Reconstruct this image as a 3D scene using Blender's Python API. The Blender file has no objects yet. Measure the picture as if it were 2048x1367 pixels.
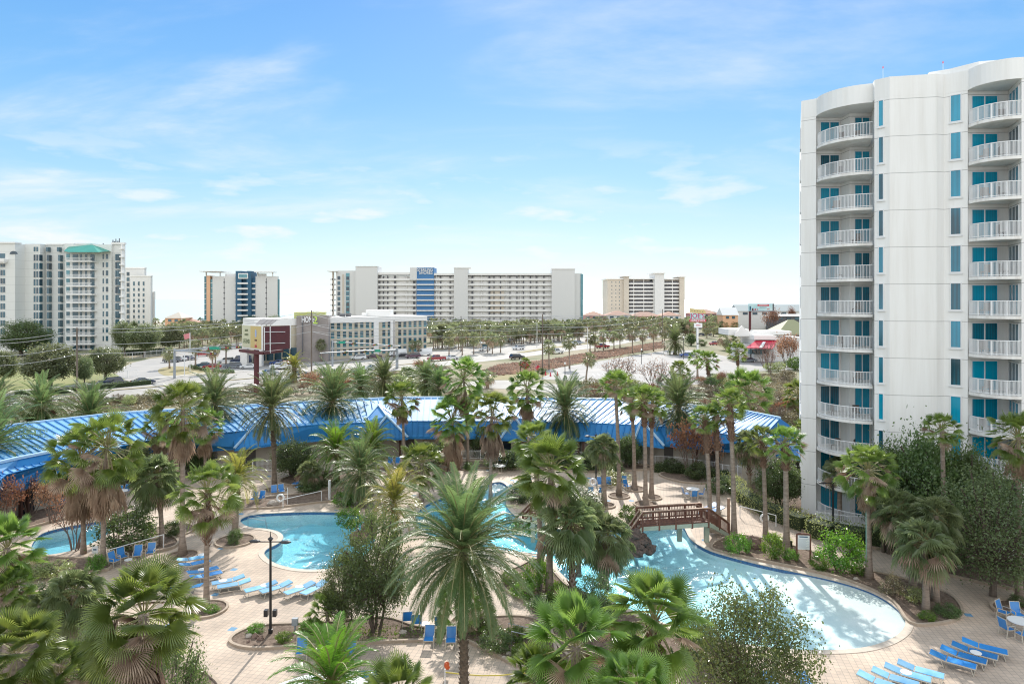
import bpy, math, random
from math import sin, cos, pi, radians, sqrt, atan2
from mathutils import Vector, Matrix
from mathutils.geometry import delaunay_2d_cdt
random.seed(7)
SC = bpy.context.scene
COL = SC.collection
F = 1365.33; HC = 18.5; HY = 598.0; CX = 1024.0
# ---------------- camera ----------------
cam = bpy.data.cameras.new('camera'); cam.lens = 24; cam.sensor_width = 36
cam.shift_y = -(683.5-HY)/2048; cam.clip_start = .5; cam.clip_end = 60000
co = bpy.data.objects.new('camera', cam); COL.objects.link(co)
co.location = (0, 0, HC); co.rotation_euler = (pi/2, 0, 0); SC.camera = co
# ---------------- world ----------------
SUN_EL, SUN_AZ = radians(34), radians(2.5)
wd = bpy.data.worlds.new('World'); SC.world = wd; wd.use_nodes = True
nt = wd.node_tree; nt.nodes.clear()
def N(nt, t, **kw):
    n = nt.nodes.new(t)
    for k, v in kw.items():
        if k in n.inputs: n.inputs[k].default_value = v
        else: setattr(n, k, v)
    return n
out = N(nt, 'ShaderNodeOutputWorld'); bg = N(nt, 'ShaderNodeBackground'); bg.inputs[1].default_value = .15
sky = N(nt, 'ShaderNodeTexSky', sky_type='NISHITA', sun_disc=False, sun_elevation=SUN_EL, sun_rotation=SUN_AZ,
        altitude=0, air_density=1.0, dust_density=.35, ozone_density=2.5)
tc = N(nt, 'ShaderNodeTexCoord')
sep = N(nt, 'ShaderNodeSeparateXYZ'); nt.links.new(tc.outputs['Generated'], sep.inputs[0])
# cloud plane coordinates: direction / height
mx = N(nt, 'ShaderNodeMath', operation='MAXIMUM'); nt.links.new(sep.outputs[2], mx.inputs[0]); mx.inputs[1].default_value = .0
ad = N(nt, 'ShaderNodeMath', operation='ADD'); nt.links.new(mx.outputs[0], ad.inputs[0]); ad.inputs[1].default_value = .16
dv = N(nt, 'ShaderNodeVectorMath', operation='DIVIDE'); nt.links.new(tc.outputs['Generated'], dv.inputs[0])
cmb = N(nt, 'ShaderNodeCombineXYZ')
for i in range(3): nt.links.new(ad.outputs[0], cmb.inputs[i])
nt.links.new(cmb.outputs[0], dv.inputs[1])
mp = N(nt, 'ShaderNodeMapping'); mp.inputs['Rotation'].default_value = (0, 0, radians(38)); mp.inputs['Scale'].default_value = (.9, 1.7, 0)
mp.inputs['Location'].default_value = (3.3, 1.2, 0)
nt.links.new(dv.outputs[0], mp.inputs[0])
n1 = N(nt, 'ShaderNodeTexNoise'); n1.inputs['Scale'].default_value = .8; n1.inputs['Detail'].default_value = 9; n1.inputs['Roughness'].default_value = .55; n1.inputs['Distortion'].default_value = .55
nt.links.new(mp.outputs[0], n1.inputs['Vector'])
n2 = N(nt, 'ShaderNodeTexNoise'); n2.inputs['Scale'].default_value = 3.0; n2.inputs['Detail'].default_value = 8; n2.inputs['Roughness'].default_value = .6
nt.links.new(mp.outputs[0], n2.inputs['Vector'])
r1 = N(nt, 'ShaderNodeMapRange'); r1.inputs[1].default_value = .43; r1.inputs[2].default_value = .70; r1.interpolation_type = 'SMOOTHSTEP'
nt.links.new(n1.outputs[0], r1.inputs[0])
r2 = N(nt, 'ShaderNodeMapRange'); r2.inputs[1].default_value = .25; r2.inputs[2].default_value = .8
nt.links.new(n2.outputs[0], r2.inputs[0])
cl = N(nt, 'ShaderNodeMath', operation='MULTIPLY'); nt.links.new(r1.outputs[0], cl.inputs[0]); nt.links.new(r2.outputs[0], cl.inputs[1])
# west side of the sky (left) carries more thin cloud
wl = N(nt, 'ShaderNodeMapRange'); wl.inputs[1].default_value = .25; wl.inputs[2].default_value = -.6; wl.inputs[3].default_value = .55; wl.inputs[4].default_value = 1.25
nt.links.new(sep.outputs[0], wl.inputs[0])
cl2 = N(nt, 'ShaderNodeMath', operation='MULTIPLY'); nt.links.new(cl.outputs[0], cl2.inputs[0]); nt.links.new(wl.outputs[0], cl2.inputs[1]); cl2.use_clamp = True
# small bright puffs low in the sky
mp3 = N(nt, 'ShaderNodeMapping'); mp3.inputs['Scale'].default_value = (9, 9, 34); nt.links.new(tc.outputs['Generated'], mp3.inputs[0])
n3 = N(nt, 'ShaderNodeTexNoise'); n3.inputs['Scale'].default_value = 1.0; n3.inputs['Detail'].default_value = 6; nt.links.new(mp3.outputs[0], n3.inputs['Vector'])
r3 = N(nt, 'ShaderNodeMapRange'); r3.inputs[1].default_value = .55; r3.inputs[2].default_value = .68; nt.links.new(n3.outputs[0], r3.inputs[0])
band = N(nt, 'ShaderNodeMapRange'); band.inputs[1].default_value = .24; band.inputs[2].default_value = .08; nt.links.new(sep.outputs[2], band.inputs[0])
p3 = N(nt, 'ShaderNodeMath', operation='MULTIPLY'); nt.links.new(r3.outputs[0], p3.inputs[0]); nt.links.new(band.outputs[0], p3.inputs[1])
mxc = N(nt, 'ShaderNodeMath', operation='MAXIMUM'); nt.links.new(cl2.outputs[0], mxc.inputs[0]); nt.links.new(p3.outputs[0], mxc.inputs[1])
# sky colour by height, brightened above frame as added fill, mixed with physical sky
ramp = N(nt, 'ShaderNodeValToRGB'); nt.links.new(sep.outputs[2], ramp.inputs[0])
cr = ramp.color_ramp; cr.elements[0].position = 0; cr.elements[0].color = (2.4, 2.85, 3.1, 1)
cr.elements[1].position = 1; cr.elements[1].color = (3.2, 3.6, 4.0, 1)
for pos, c in ((.06, (1.95, 2.6, 2.95, 1)), (.16, (1.15, 2.12, 2.95, 1)), (.28, (.60, 1.6, 2.9, 1)), (.42, (.32, 1.2, 2.8, 1)), (.58, (2.2, 2.9, 3.6, 1))):
    e = cr.elements.new(pos); e.color = c
skm = N(nt, 'ShaderNodeMix', data_type='RGBA'); skm.inputs[0].default_value = .9
nt.links.new(sky.outputs[0], skm.inputs[6]); nt.links.new(ramp.outputs[0], skm.inputs[7])
cm = N(nt, 'ShaderNodeMix', data_type='RGBA'); nt.links.new(mxc.outputs[0], cm.inputs[0])
nt.links.new(skm.outputs[2], cm.inputs[6]); cm.inputs[7].default_value = (3.1, 3.3, 3.5, 1)
# added fill: unseen half of the sky opposite the sun, brightened evenly
nb = N(nt, 'ShaderNodeMapRange'); nb.inputs[1].default_value = .1; nb.inputs[2].default_value = -.55; nb.interpolation_type = 'SMOOTHSTEP'; nt.links.new(sep.outputs[1], nb.inputs[0])
cm2 = N(nt, 'ShaderNodeMix', data_type='RGBA'); nt.links.new(nb.outputs[0], cm2.inputs[0]); nt.links.new(cm.outputs[2], cm2.inputs[6]); cm2.inputs[7].default_value = (4.9, 5.15, 5.35, 1)
# bright aureole round the sun (above the frame)
sdv = (sin(SUN_AZ)*cos(SUN_EL), cos(SUN_AZ)*cos(SUN_EL), sin(SUN_EL))
dt = N(nt, 'ShaderNodeVectorMath', operation='DOT_PRODUCT'); nt.links.new(tc.outputs['Generated'], dt.inputs[0]); dt.inputs[1].default_value = sdv
mz = N(nt, 'ShaderNodeMath', operation='MAXIMUM'); nt.links.new(dt.outputs['Value'], mz.inputs[0]); mz.inputs[1].default_value = 0
pw = N(nt, 'ShaderNodeMath', operation='POWER'); nt.links.new(mz.outputs[0], pw.inputs[0]); pw.inputs[1].default_value = 420
gw = N(nt, 'ShaderNodeMath', operation='MULTIPLY'); nt.links.new(pw.outputs[0], gw.inputs[0]); gw.inputs[1].default_value = 6
va = N(nt, 'ShaderNodeVectorMath', operation='ADD'); nt.links.new(cm2.outputs[2], va.inputs[0]); nt.links.new(gw.outputs[0], va.inputs[1])
nt.links.new(va.outputs[0], bg.inputs[0]); nt.links.new(bg.outputs[0], out.inputs[0])
# ---------------- sun ----------------
sl = bpy.data.lights.new('sun', 'SUN'); sl.energy = 2.8; sl.angle = radians(.55); sl.color = (1, .95, .87)
so = bpy.data.objects.new('sun', sl); COL.objects.link(so)
sd = Vector((sin(SUN_AZ)*cos(SUN_EL), cos(SUN_AZ)*cos(SUN_EL), sin(SUN_EL)))
so.rotation_euler = sd.to_track_quat('Z', 'Y').to_euler(); so.location = sd*100
vs = SC.view_settings; vs.view_transform = 'Standard'; vs.look = 'None'; vs.gamma = 1; vs.exposure = 1.0
SC.cycles.max_bounces = 8; SC.cycles.transparent_max_bounces = 12; SC.cycles.diffuse_bounces = 3
SC.cycles.use_denoising = True; SC.cycles.denoising_prefilter = 'NONE'; SC.cycles.denoising_input_passes = 'RGB_ALBEDO_NORMAL'; wd.cycles.sampling_method = 'MANUAL'; wd.cycles.sample_map_resolution = 2048; SC.cycles.filter_width = 1.15; SC.cycles.use_adaptive_sampling = False; SC.cycles.sample_clamp_indirect = 3; SC.cycles.caustics_reflective = False; SC.cycles.caustics_refractive = False

# ---------------- coordinates ----------------
def G(px, py, z=0.0):
    Y = F*(HC-z)/(py-HY); return ((px-CX)/F*Y, Y, z)
def AT(px, py, Y): return ((px-CX)/F*Y, Y, HC-(py-HY)/F*Y)
def XX(px, Y): return (px-CX)/F*Y
def ZZ(py, Y): return HC-(py-HY)/F*Y

# ---------------- materials ----------------
MATS = {}
def new_mat(name):
    m = bpy.data.materials.new(name); m.use_nodes = True; m.node_tree.nodes.clear(); return m
def pm(name, c1, c2=None, scale=3, rough=.7, bump=0, metal=0, spec=.5, detail=5, stretch=(1, 1, 1), lo=.35, hi=.65, rand=0, bscale=None, coat=0):
    if name in MATS: return MATS[name]
    m = new_mat(name); t = m.node_tree; L = t.links.new
    o = N(t, 'ShaderNodeOutputMaterial'); b = N(t, 'ShaderNodeBsdfPrincipled')
    b.inputs['Roughness'].default_value = rough; b.inputs['Metallic'].default_value = metal; b.inputs['Specular IOR Level'].default_value = spec
    if coat: b.inputs['Coat Weight'].default_value = coat; b.inputs['Coat Roughness'].default_value = .05
    b.inputs['Base Color'].default_value = (*c1, 1)
    tc = N(t, 'ShaderNodeTexCoord'); mp = N(t, 'ShaderNodeMapping'); mp.inputs['Scale'].default_value = stretch; L(tc.outputs['Object'], mp.inputs[0])
    col = None
    if c2 is not None:
        n = N(t, 'ShaderNodeTexNoise'); n.inputs['Scale'].default_value = scale; n.inputs['Detail'].default_value = detail; n.inputs['Roughness'].default_value = .6
        L(mp.outputs[0], n.inputs['Vector'])
        r = N(t, 'ShaderNodeMapRange'); r.inputs[1].default_value = lo; r.inputs[2].default_value = hi; L(n.outputs[0], r.inputs[0])
        mx = N(t, 'ShaderNodeMix', data_type='RGBA'); L(r.outputs[0], mx.inputs[0]); mx.inputs[6].default_value = (*c1, 1); mx.inputs[7].default_value = (*c2, 1)
        col = mx.outputs[2]
    if rand:
        oi = N(t, 'ShaderNodeObjectInfo'); r = N(t, 'ShaderNodeMapRange'); r.inputs[3].default_value = 1-rand; r.inputs[4].default_value = 1+rand; L(oi.outputs['Random'], r.inputs[0])
        hv = N(t, 'ShaderNodeHueSaturation'); L(r.outputs[0], hv.inputs['Value'])
        if col: L(col, hv.inputs['Color'])
        else: hv.inputs['Color'].default_value = (*c1, 1)
        col = hv.outputs[0]
    if col: L(col, b.inputs['Base Color'])
    if bump:
        n = N(t, 'ShaderNodeTexNoise'); n.inputs['Scale'].default_value = bscale or scale*3; n.inputs['Detail'].default_value = 4; L(mp.outputs[0], n.inputs['Vector'])
        bp = N(t, 'ShaderNodeBump'); bp.inputs['Strength'].default_value = bump; bp.inputs['Distance'].default_value = .05; L(n.outputs[0], bp.inputs['Height']); L(bp.outputs[0], b.inputs['Normal'])
    L(b.outputs[0], o.inputs[0]); MATS[name] = m; return m
def leafm(name, c1, c2, c3=None, tr=.35, rough=.38, scale=1.2, hue=.02):
    if name in MATS: return MATS[name]
    m = new_mat(name); t = m.node_tree; L = t.links.new
    o = N(t, 'ShaderNodeOutputMaterial'); b = N(t, 'ShaderNodeBsdfPrincipled'); b.inputs['Roughness'].default_value = rough; b.inputs['Specular IOR Level'].default_value = .6
    tc = N(t, 'ShaderNodeTexCoord'); n = N(t, 'ShaderNodeTexNoise'); n.inputs['Scale'].default_value = scale; n.inputs['Detail'].default_value = 3; L(tc.outputs['Object'], n.inputs['Vector'])
    r = N(t, 'ShaderNodeMapRange'); r.inputs[1].default_value = .35; r.inputs[2].default_value = .65; L(n.outputs[0], r.inputs[0])
    mx = N(t, 'ShaderNodeMix', data_type='RGBA'); L(r.outputs[0], mx.inputs[0]); mx.inputs[6].default_value = (*c1, 1); mx.inputs[7].default_value = (*c2, 1)
    oi = N(t, 'ShaderNodeObjectInfo'); rr = N(t, 'ShaderNodeMapRange'); rr.inputs[3].default_value = .95; rr.inputs[4].default_value = 1.5; L(oi.outputs['Random'], rr.inputs[0])
    rh = N(t, 'ShaderNodeMapRange'); rh.inputs[3].default_value = .5-hue; rh.inputs[4].default_value = .5+hue; L(oi.outputs['Random'], rh.inputs[0])
    hv = N(t, 'ShaderNodeHueSaturation'); L(rr.outputs[0], hv.inputs['Value']); L(rh.outputs[0], hv.inputs['Hue']); L(mx.outputs[2], hv.inputs['Color'])
    L(hv.outputs[0], b.inputs['Base Color'])
    tl = N(t, 'ShaderNodeBsdfTranslucent'); hv2 = N(t, 'ShaderNodeHueSaturation'); hv2.inputs['Value'].default_value = 2.2; hv2.inputs['Saturation'].default_value = 1.1; hv2.inputs['Hue'].default_value = .48
    L(hv.outputs[0], hv2.inputs['Color']); L(hv2.outputs[0], tl.inputs[0])
    ms = N(t, 'ShaderNodeMixShader'); ms.inputs[0].default_value = tr; L(b.outputs[0], ms.inputs[1]); L(tl.outputs[0], ms.inputs[2])
    L(ms.outputs[0], o.inputs[0]); MATS[name] = m; return m
def glassm(name, c1, c2, rough=.06, rand=.5):
    if name in MATS: return MATS[name]
    m = new_mat(name); t = m.node_tree; L = t.links.new
    o = N(t, 'ShaderNodeOutputMaterial'); b = N(t, 'ShaderNodeBsdfPrincipled'); b.inputs['Roughness'].default_value = rough; b.inputs['Specular IOR Level'].default_value = .8
    tc = N(t, 'ShaderNodeTexCoord'); oi = N(t, 'ShaderNodeObjectInfo')
    # pleated curtain seen through the tinted pane
    w = N(t, 'ShaderNodeTexWave', wave_type='BANDS', bands_direction='X'); w.inputs['Scale'].default_value = 1.6; w.inputs['Distortion'].default_value = 2.5; w.inputs['Detail'].default_value = 1
    mpp = N(t, 'ShaderNodeMapping'); mpp.inputs['Scale'].default_value = (1, 1, .05); L(tc.outputs['Object'], mpp.inputs[0]); L(mpp.outputs[0], w.inputs[0])
    n = N(t, 'ShaderNodeTexNoise'); n.inputs['Scale'].default_value = .35; n.inputs['Detail'].default_value = 2; L(tc.outputs['Object'], n.inputs['Vector'])
    a = N(t, 'ShaderNodeMath', operation='MULTIPLY_ADD'); L(w.outputs['Fac'], a.inputs[0]); a.inputs[1].default_value = .22; L(oi.outputs['Random'], a.inputs[2])
    a2 = N(t, 'ShaderNodeMath', operation='MULTIPLY_ADD'); L(n.outputs[0], a2.inputs[0]); a2.inputs[1].default_value = .9; L(a.outputs[0], a2.inputs[2])
    r = N(t, 'ShaderNodeMapRange'); r.inputs[1].default_value = .5; r.inputs[2].default_value = 1.5; L(a2.outputs[0], r.inputs[0])
    mx = N(t, 'ShaderNodeMix', data_type='RGBA'); L(r.outputs[0], mx.inputs[0]); mx.inputs[6].default_value = (*c1, 1); mx.inputs[7].default_value = (*c2, 1)
    L(mx.outputs[2], b.inputs['Base Color']); L(b.outputs[0], o.inputs[0]); MATS[name] = m; return m

# ---------------- mesh helper ----------------
class MB:
    def __init__(s): s.v = []; s.f = []; s.m = []
    def add(s, vs, fs, m=0):
        k = len(s.v); s.v.extend(vs)
        for f in fs: s.f.append([i+k for i in f]); s.m.append(m)
        return s
    def box(s, x0, x1, y0, y1, z0, z1, m=0):
        return s.add([(x0, y0, z0), (x1, y0, z0), (x1, y1, z0), (x0, y1, z0), (x0, y0, z1), (x1, y0, z1), (x1, y1, z1), (x0, y1, z1)],
                     [(0, 3, 2, 1), (4, 5, 6, 7), (0, 1, 5, 4), (1, 2, 6, 5), (2, 3, 7, 6), (3, 0, 4, 7)], m)
    def bar(s, a, b, w, h, m=0, up=(0, 0, 1)):
        a = Vector(a); b = Vector(b); d = (b-a)
        if d.length < 1e-6: return s
        d.normalize(); u = Vector(up)
        if abs(d.dot(u)) > .98: u = Vector((1, 0, 0))
        r = d.cross(u).normalized()*w/2; u2 = r.cross(d).normalized()*h/2
        vs = [a-r-u2, a+r-u2, a+r+u2, a-r+u2, b-r-u2, b+r-u2, b+r+u2, b-r+u2]
        return s.add([tuple(p) for p in vs], [(0, 1, 2, 3), (7, 6, 5, 4), (0, 4, 5, 1), (1, 5, 6, 2), (2, 6, 7, 3), (3, 7, 4, 0)], m)
    def tube(s, pts, rad, n=8, m=0, cap=True):
        pts = [Vector(p) for p in pts]
        if not isinstance(rad, (list, tuple)): rad = [rad]*len(pts)
        k0 = len(s.v); up = Vector((0.13, .05, 1)).normalized()
        for i, p in enumerate(pts):
            d = (pts[min(i+1, len(pts)-1)]-pts[max(i-1, 0)]).normalized()
            u = Vector((1, .03, 0)) if abs(d.z) > .8 else Vector((0, 0, 1))
            a = d.cross(u).normalized(); b = a.cross(d).normalized()
            for j in range(n):
                t = 2*pi*j/n; q = p+(a*cos(t)+b*sin(t))*rad[i]; s.v.append((q.x, q.y, q.z))
        for i in range(len(pts)-1):
            for j in range(n):
                a = k0+i*n+j; b = k0+i*n+(j+1) % n
                s.f.append([a, b, b+n, a+n]); s.m.append(m)
        if cap:
            s.f.append([k0+j for j in range(n)][::-1]); s.m.append(m)
            s.f.append([k0+(len(pts)-1)*n+j for j in range(n)]); s.m.append(m)
        return s
    def prism(s, poly, z0, z1, m=0):
        n = len(poly); vs = [(p[0], p[1], z0) for p in poly]+[(p[0], p[1], z1) for p in poly]
        fs = [tuple(range(n))[::-1], tuple(range(n, 2*n))]+[(i, (i+1) % n, (i+1) % n+n, i+n) for i in range(n)]
        return s.add(vs, fs, m)
    def ellip(s, c, r, nu=12, nv=7, m=0, jit=0, rnd=None):
        k0 = len(s.v); rnd = rnd or random
        s.v.append((c[0], c[1], c[2]+r[2]))
        for i in range(1, nv):
            a = pi*i/nv
            for j in range(nu):
                t = 2*pi*j/nu; q = 1+rnd.uniform(-jit, jit)
                s.v.append((c[0]+r[0]*sin(a)*cos(t)*q, c[1]+r[1]*sin(a)*sin(t)*q, c[2]+r[2]*cos(a)*q))
        s.v.append((c[0], c[1], c[2]-r[2])); e = len(s.v)-1
        for j in range(nu):
            s.f.append([k0, k0+1+j, k0+1+(j+1) % nu]); s.m.append(m)
            b = k0+1+(nv-2)*nu; s.f.append([e, b+(j+1) % nu, b+j]); s.m.append(m)
        for i in range(nv-2):
            for j in range(nu):
                a = k0+1+i*nu; s.f.append([a+j, a+nu+j, a+nu+(j+1) % nu, a+(j+1) % nu]); s.m.append(m)
        return s
    def build(s, name, mats, parent=None, smooth=False, **props):
        me = bpy.data.meshes.new(name); me.from_pydata(s.v, [], s.f)
        if not isinstance(mats, (list, tuple)): mats = [mats]
        for mm in mats: me.materials.append(mm)
        if len(mats) > 1: me.polygons.foreach_set('material_index', s.m)
        if smooth: me.polygons.foreach_set('use_smooth', [True]*len(me.polygons))
        me.update()
        return link(name, me, parent, **props)
def link(name, me, parent=None, **props):
    o = bpy.data.objects.new(name, me); COL.objects.link(o)
    if parent is not None: o.parent = parent
    return tag(o, **props)
def tag(o, label=None, category=None, group=None, kind=None):
    if label: o['label'] = label
    if category: o['category'] = category
    if group: o['group'] = group
    if kind: o['kind'] = kind
    return o
def empty(name, loc, rz=0, label=None, category=None, group=None, s=1):
    o = bpy.data.objects.new(name, None); COL.objects.link(o); o.location = loc; o.rotation_euler = (0, 0, rz); o.empty_display_size = .2
    if s != 1: o.scale = (s, s, s)
    return tag(o, label, category, group)
KIDS = {}
def kids_index():
    KIDS.clear()
    for o in COL.objects:
        if o.parent: KIDS.setdefault(o.parent.name, []).append(o)
def copy_tree(o, parent=None, loc=None, rz=None, label=None, group=None, s=None, src=None):
    ch = [c for c in COL.objects if c.parent is o] if src is None else src.get(o.name, [])
    c = o.copy(); COL.objects.link(c); c.parent = parent
    if loc is not None: c.location = loc
    if rz is not None: c.rotation_euler = (0, 0, rz)
    if s is not None: c.scale = (s, s, s)
    if label: c['label'] = label
    if group: c['group'] = group
    for k in ch: copy_tree(k, c, src=src)
    return c
def proto_kids(root):
    d = {}
    def rec(o):
        ks = [c for c in COL.objects if c.parent is o]
        d[o.name] = ks
        for k in ks: rec(k)
    rec(root); return d
class Proto:
    """first place() moves the prototype itself, later ones copy it"""
    def __init__(s, root): s.root = root; s.src = proto_kids(root); s.used = False
    def place(s, loc, rz=0, label=None, group=None, sc=1):
        if not s.used:
            s.used = True; r = s.root; r.location = loc; r.rotation_euler = (0, 0, rz); r.scale = (sc, sc, sc)
            if label: r['label'] = label
            if group: r['group'] = group
            return r
        return copy_tree(s.root, None, loc, rz, label, group, sc, s.src)
def text(name, s, size, loc, rot, mat, parent=None, ext=.02, align='CENTER', sx=1.0):
    cu = bpy.data.curves.new(name, 'FONT'); cu.body = s; cu.size = size; cu.align_x = align; cu.align_y = 'CENTER'; cu.extrude = ext; cu.offset = size*.012
    tmp = bpy.data.objects.new('t', cu); COL.objects.link(tmp)
    dg = bpy.context.evaluated_depsgraph_get(); me = bpy.data.meshes.new_from_object(tmp.evaluated_get(dg)); bpy.data.objects.remove(tmp)
    me.materials.clear(); me.materials.append(mat)
    o = link(name, me, parent); o.location = loc; o.rotation_euler = rot; o.scale = (sx, 1, 1); return o
def crv(pts, closed=True, n=5):
    P = [Vector(p[:2]) for p in pts]; out = []; L = len(P)
    for i in range(L if closed else L-1):
        p0 = P[(i-1) % L] if closed or i > 0 else P[0]; p1 = P[i]; p2 = P[(i+1) % L]; p3 = P[(i+2) % L] if closed or i+2 < L else P[-1]
        for k in range(n):
            t = k/n; q = .5*((2*p1)+(-p0+p2)*t+(2*p0-5*p1+4*p2-p3)*t*t+(-p0+3*p1-3*p2+p3)*t**3); out.append(q)
    if not closed: out.append(P[-1])
    return out
def GP(pts, z=0): return [G(x, y, z) for x, y in pts]
def gcurve(pts, n=5, closed=True): return crv([G(*p) for p in pts], closed, n)
def area(P): return sum(P[i][0]*P[(i+1) % len(P)][1]-P[(i+1) % len(P)][0]*P[i][1] for i in range(len(P)))/2
def inpoly(p, P):
    x, y = p[0], p[1]; c = False; j = len(P)-1
    for i in range(len(P)):
        if (P[i][1] > y) != (P[j][1] > y) and x < (P[j][0]-P[i][0])*(y-P[i][1])/(P[j][1]-P[i][1])+P[i][0]: c = not c
        j = i
    return c
def offs(P, d):
    """offset a closed outline outward by d"""
    s = 1 if area(P) > 0 else -1; out = []; L = len(P)
    for i in range(L):
        a = Vector(P[(i-1) % L][:2]); b = Vector(P[(i+1) % L][:2]); t = (b-a)
        if t.length < 1e-9: out.append(Vector(P[i][:2])); continue
        t.normalize(); out.append(Vector(P[i][:2])+Vector((t.y, -t.x))*d*s)
    return out
def sheet(name, outer, holes, z, mat, extra=None, zf=None, **props):
    vs = []; es = []
    for loop in [outer]+holes:
        k = len(vs); vs += [Vector((p[0], p[1])) for p in loop]; es += [(k+i, k+(i+1) % len(loop)) for i in range(len(loop))]
    if extra: vs += [Vector(p) for p in extra]
    v, e, f, *_ = delaunay_2d_cdt(vs, es, [], 0, 1e-5)
    keep = []
    for t in f:
        c = sum((v[i] for i in t), Vector((0, 0)))/len(t)
        if inpoly(c, outer) and not any(inpoly(c, h) for h in holes): keep.append(list(t))
    for t in keep:
        if area([v[i] for i in t]) < 0: t.reverse()
    mb = MB(); mb.v = [(p.x, p.y, zf(p) if zf else z) for p in v]; mb.f = keep; mb.m = [0]*len(keep)
    return mb.build(name, mat, **props)
def ring(name, P, w0, w1, z0, z1, mat, **props):
    """a kerb or coping that follows a closed outline between offsets w0 and w1"""
    a = offs(P, w0) if w0 else [Vector(p[:2]) for p in P]; b = offs(P, w1); n = len(P); mb = MB()
    for i in range(n):
        j = (i+1) % n
        mb.add([(a[i].x, a[i].y, z0), (a[j].x, a[j].y, z0), (b[j].x, b[j].y, z0), (b[i].x, b[i].y, z0), (a[i].x, a[i].y, z1), (a[j].x, a[j].y, z1), (b[j].x, b[j].y, z1), (b[i].x, b[i].y, z1)],
               [(4, 5, 6, 7), (0, 4, 7, 3)[::1] if 0 else (0, 1, 5, 4), (2, 3, 7, 6)])
    return mb.build(name, mat, **props)
def strip(name, P, w, z0, z1, mat, **props):
    """kerb along an open line"""
    mb = MB()
    for i in range(len(P)-1): mb.bar((P[i][0], P[i][1], (z0+z1)/2), (P[i+1][0], P[i+1][1], (z0+z1)/2), w, z1-z0)
    return mb.build(name, mat, **props)
# ================= SETTING =================
def paver_mat():
    m = new_mat('pavers'); t = m.node_tree; L = t.links.new
    o = N(t, 'ShaderNodeOutputMaterial'); b = N(t, 'ShaderNodeBsdfPrincipled'); b.inputs['Roughness'].default_value = .75
    tc = N(t, 'ShaderNodeTexCoord'); mp = N(t, 'ShaderNodeMapping'); mp.inputs['Rotation'].default_value = (0, 0, radians(12)); L(tc.outputs['Object'], mp.inputs[0])
    br = N(t, 'ShaderNodeTexBrick'); br.offset = 0; br.inputs['Scale'].default_value = 1; br.inputs['Brick Width'].default_value = .3; br.inputs['Row Height'].default_value = .3
    br.inputs['Mortar Size'].default_value = .012; br.inputs['Color1'].default_value = (.56, .435, .335, 1); br.inputs['Color2'].default_value = (.48, .38, .30, 1); br.inputs['Mortar'].default_value = (.30, .255, .215, 1)
    L(mp.outputs[0], br.inputs['Vector'])
    n = N(t, 'ShaderNodeTexNoise'); n.inputs['Scale'].default_value = .35; n.inputs['Detail'].default_value = 6; L(tc.outputs['Object'], n.inputs['Vector'])
    r = N(t, 'ShaderNodeMapRange'); r.inputs[1].default_value = .3; r.inputs[2].default_value = .7; r.inputs[3].default_value = .70; r.inputs[4].default_value = 1.14; L(n.outputs[0], r.inputs[0])
    hv = N(t, 'ShaderNodeHueSaturation'); L(r.outputs[0], hv.inputs['Value']); L(br.outputs[0], hv.inputs['Color'])
    # scattered blue tiles set in the paving
    sn = N(t, 'ShaderNodeVectorMath', operation='SNAP'); sn.inputs[1].default_value = (.42, .42, .42); L(mp.outputs[0], sn.inputs[0])
    wn = N(t, 'ShaderNodeTexWhiteNoise', noise_dimensions='2D'); L(sn.outputs[0], wn.inputs[0])
    gt = N(t, 'ShaderNodeMath', operation='GREATER_THAN'); gt.inputs[1].default_value = .996; L(wn.outputs[0], gt.inputs[0])
    mx = N(t, 'ShaderNodeMix', data_type='RGBA'); L(gt.outputs[0], mx.inputs[0]); L(hv.outputs[0], mx.inputs[6]); mx.inputs[7].default_value = (.12, .26, .4, 1)
    L(mx.outputs[2], b.inputs['Base Color'])
    bp = N(t, 'ShaderNodeBump'); bp.inputs['Strength'].default_value = .25; bp.inputs['Distance'].default_value = .01; L(br.outputs['Fac'], bp.inputs['Height']); bp.invert = True; L(bp.outputs[0], b.inputs['Normal'])
    L(b.outputs[0], o.inputs[0]); return m
M_pav = paver_mat()
M_ground = pm('ground', (.30, .25, .17), (.15, .16, .08), scale=.06, rough=.95, detail=9, lo=.42, hi=.6, bump=.4, bscale=1.5)
M_road = pm('road', (.30, .28, .26), (.38, .36, .33), scale=.12, rough=.85, detail=7)
M_conc = pm('concrete', (.52, .49, .44), (.44, .41, .37), scale=.3, rough=.8)
M_lot = pm('parking_paving', (.36, .34, .32), (.29, .28, .27), scale=.12, rough=.85, detail=8)
M_kerb = pm('kerb', (.42, .33, .25), (.33, .26, .2), scale=2, rough=.8)
M_cope = pm('coping', (.55, .47, .39), (.46, .39, .32), scale=2, rough=.7)
M_soil = pm('mulch', (.10, .065, .045), (.22, .16, .12), scale=5, rough=.95, bump=.8, detail=8)
M_lawn = pm('lawn', (.16, .19, .055), (.27, .25, .10), scale=.12, rough=.95, detail=8)
M_dry = pm('dry_grass', (.33, .27, .14), (.24, .21, .10), scale=.3, rough=.95, detail=8)
M_sand = pm('sand', (.75, .70, .6), (.66, .6, .5), scale=.3, rough=.9)
M_paint = pm('road_paint', (.75, .75, .72), rough=.6)
M_yel = pm('yellow_paint', (.7, .5, .12), rough=.6)

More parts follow.
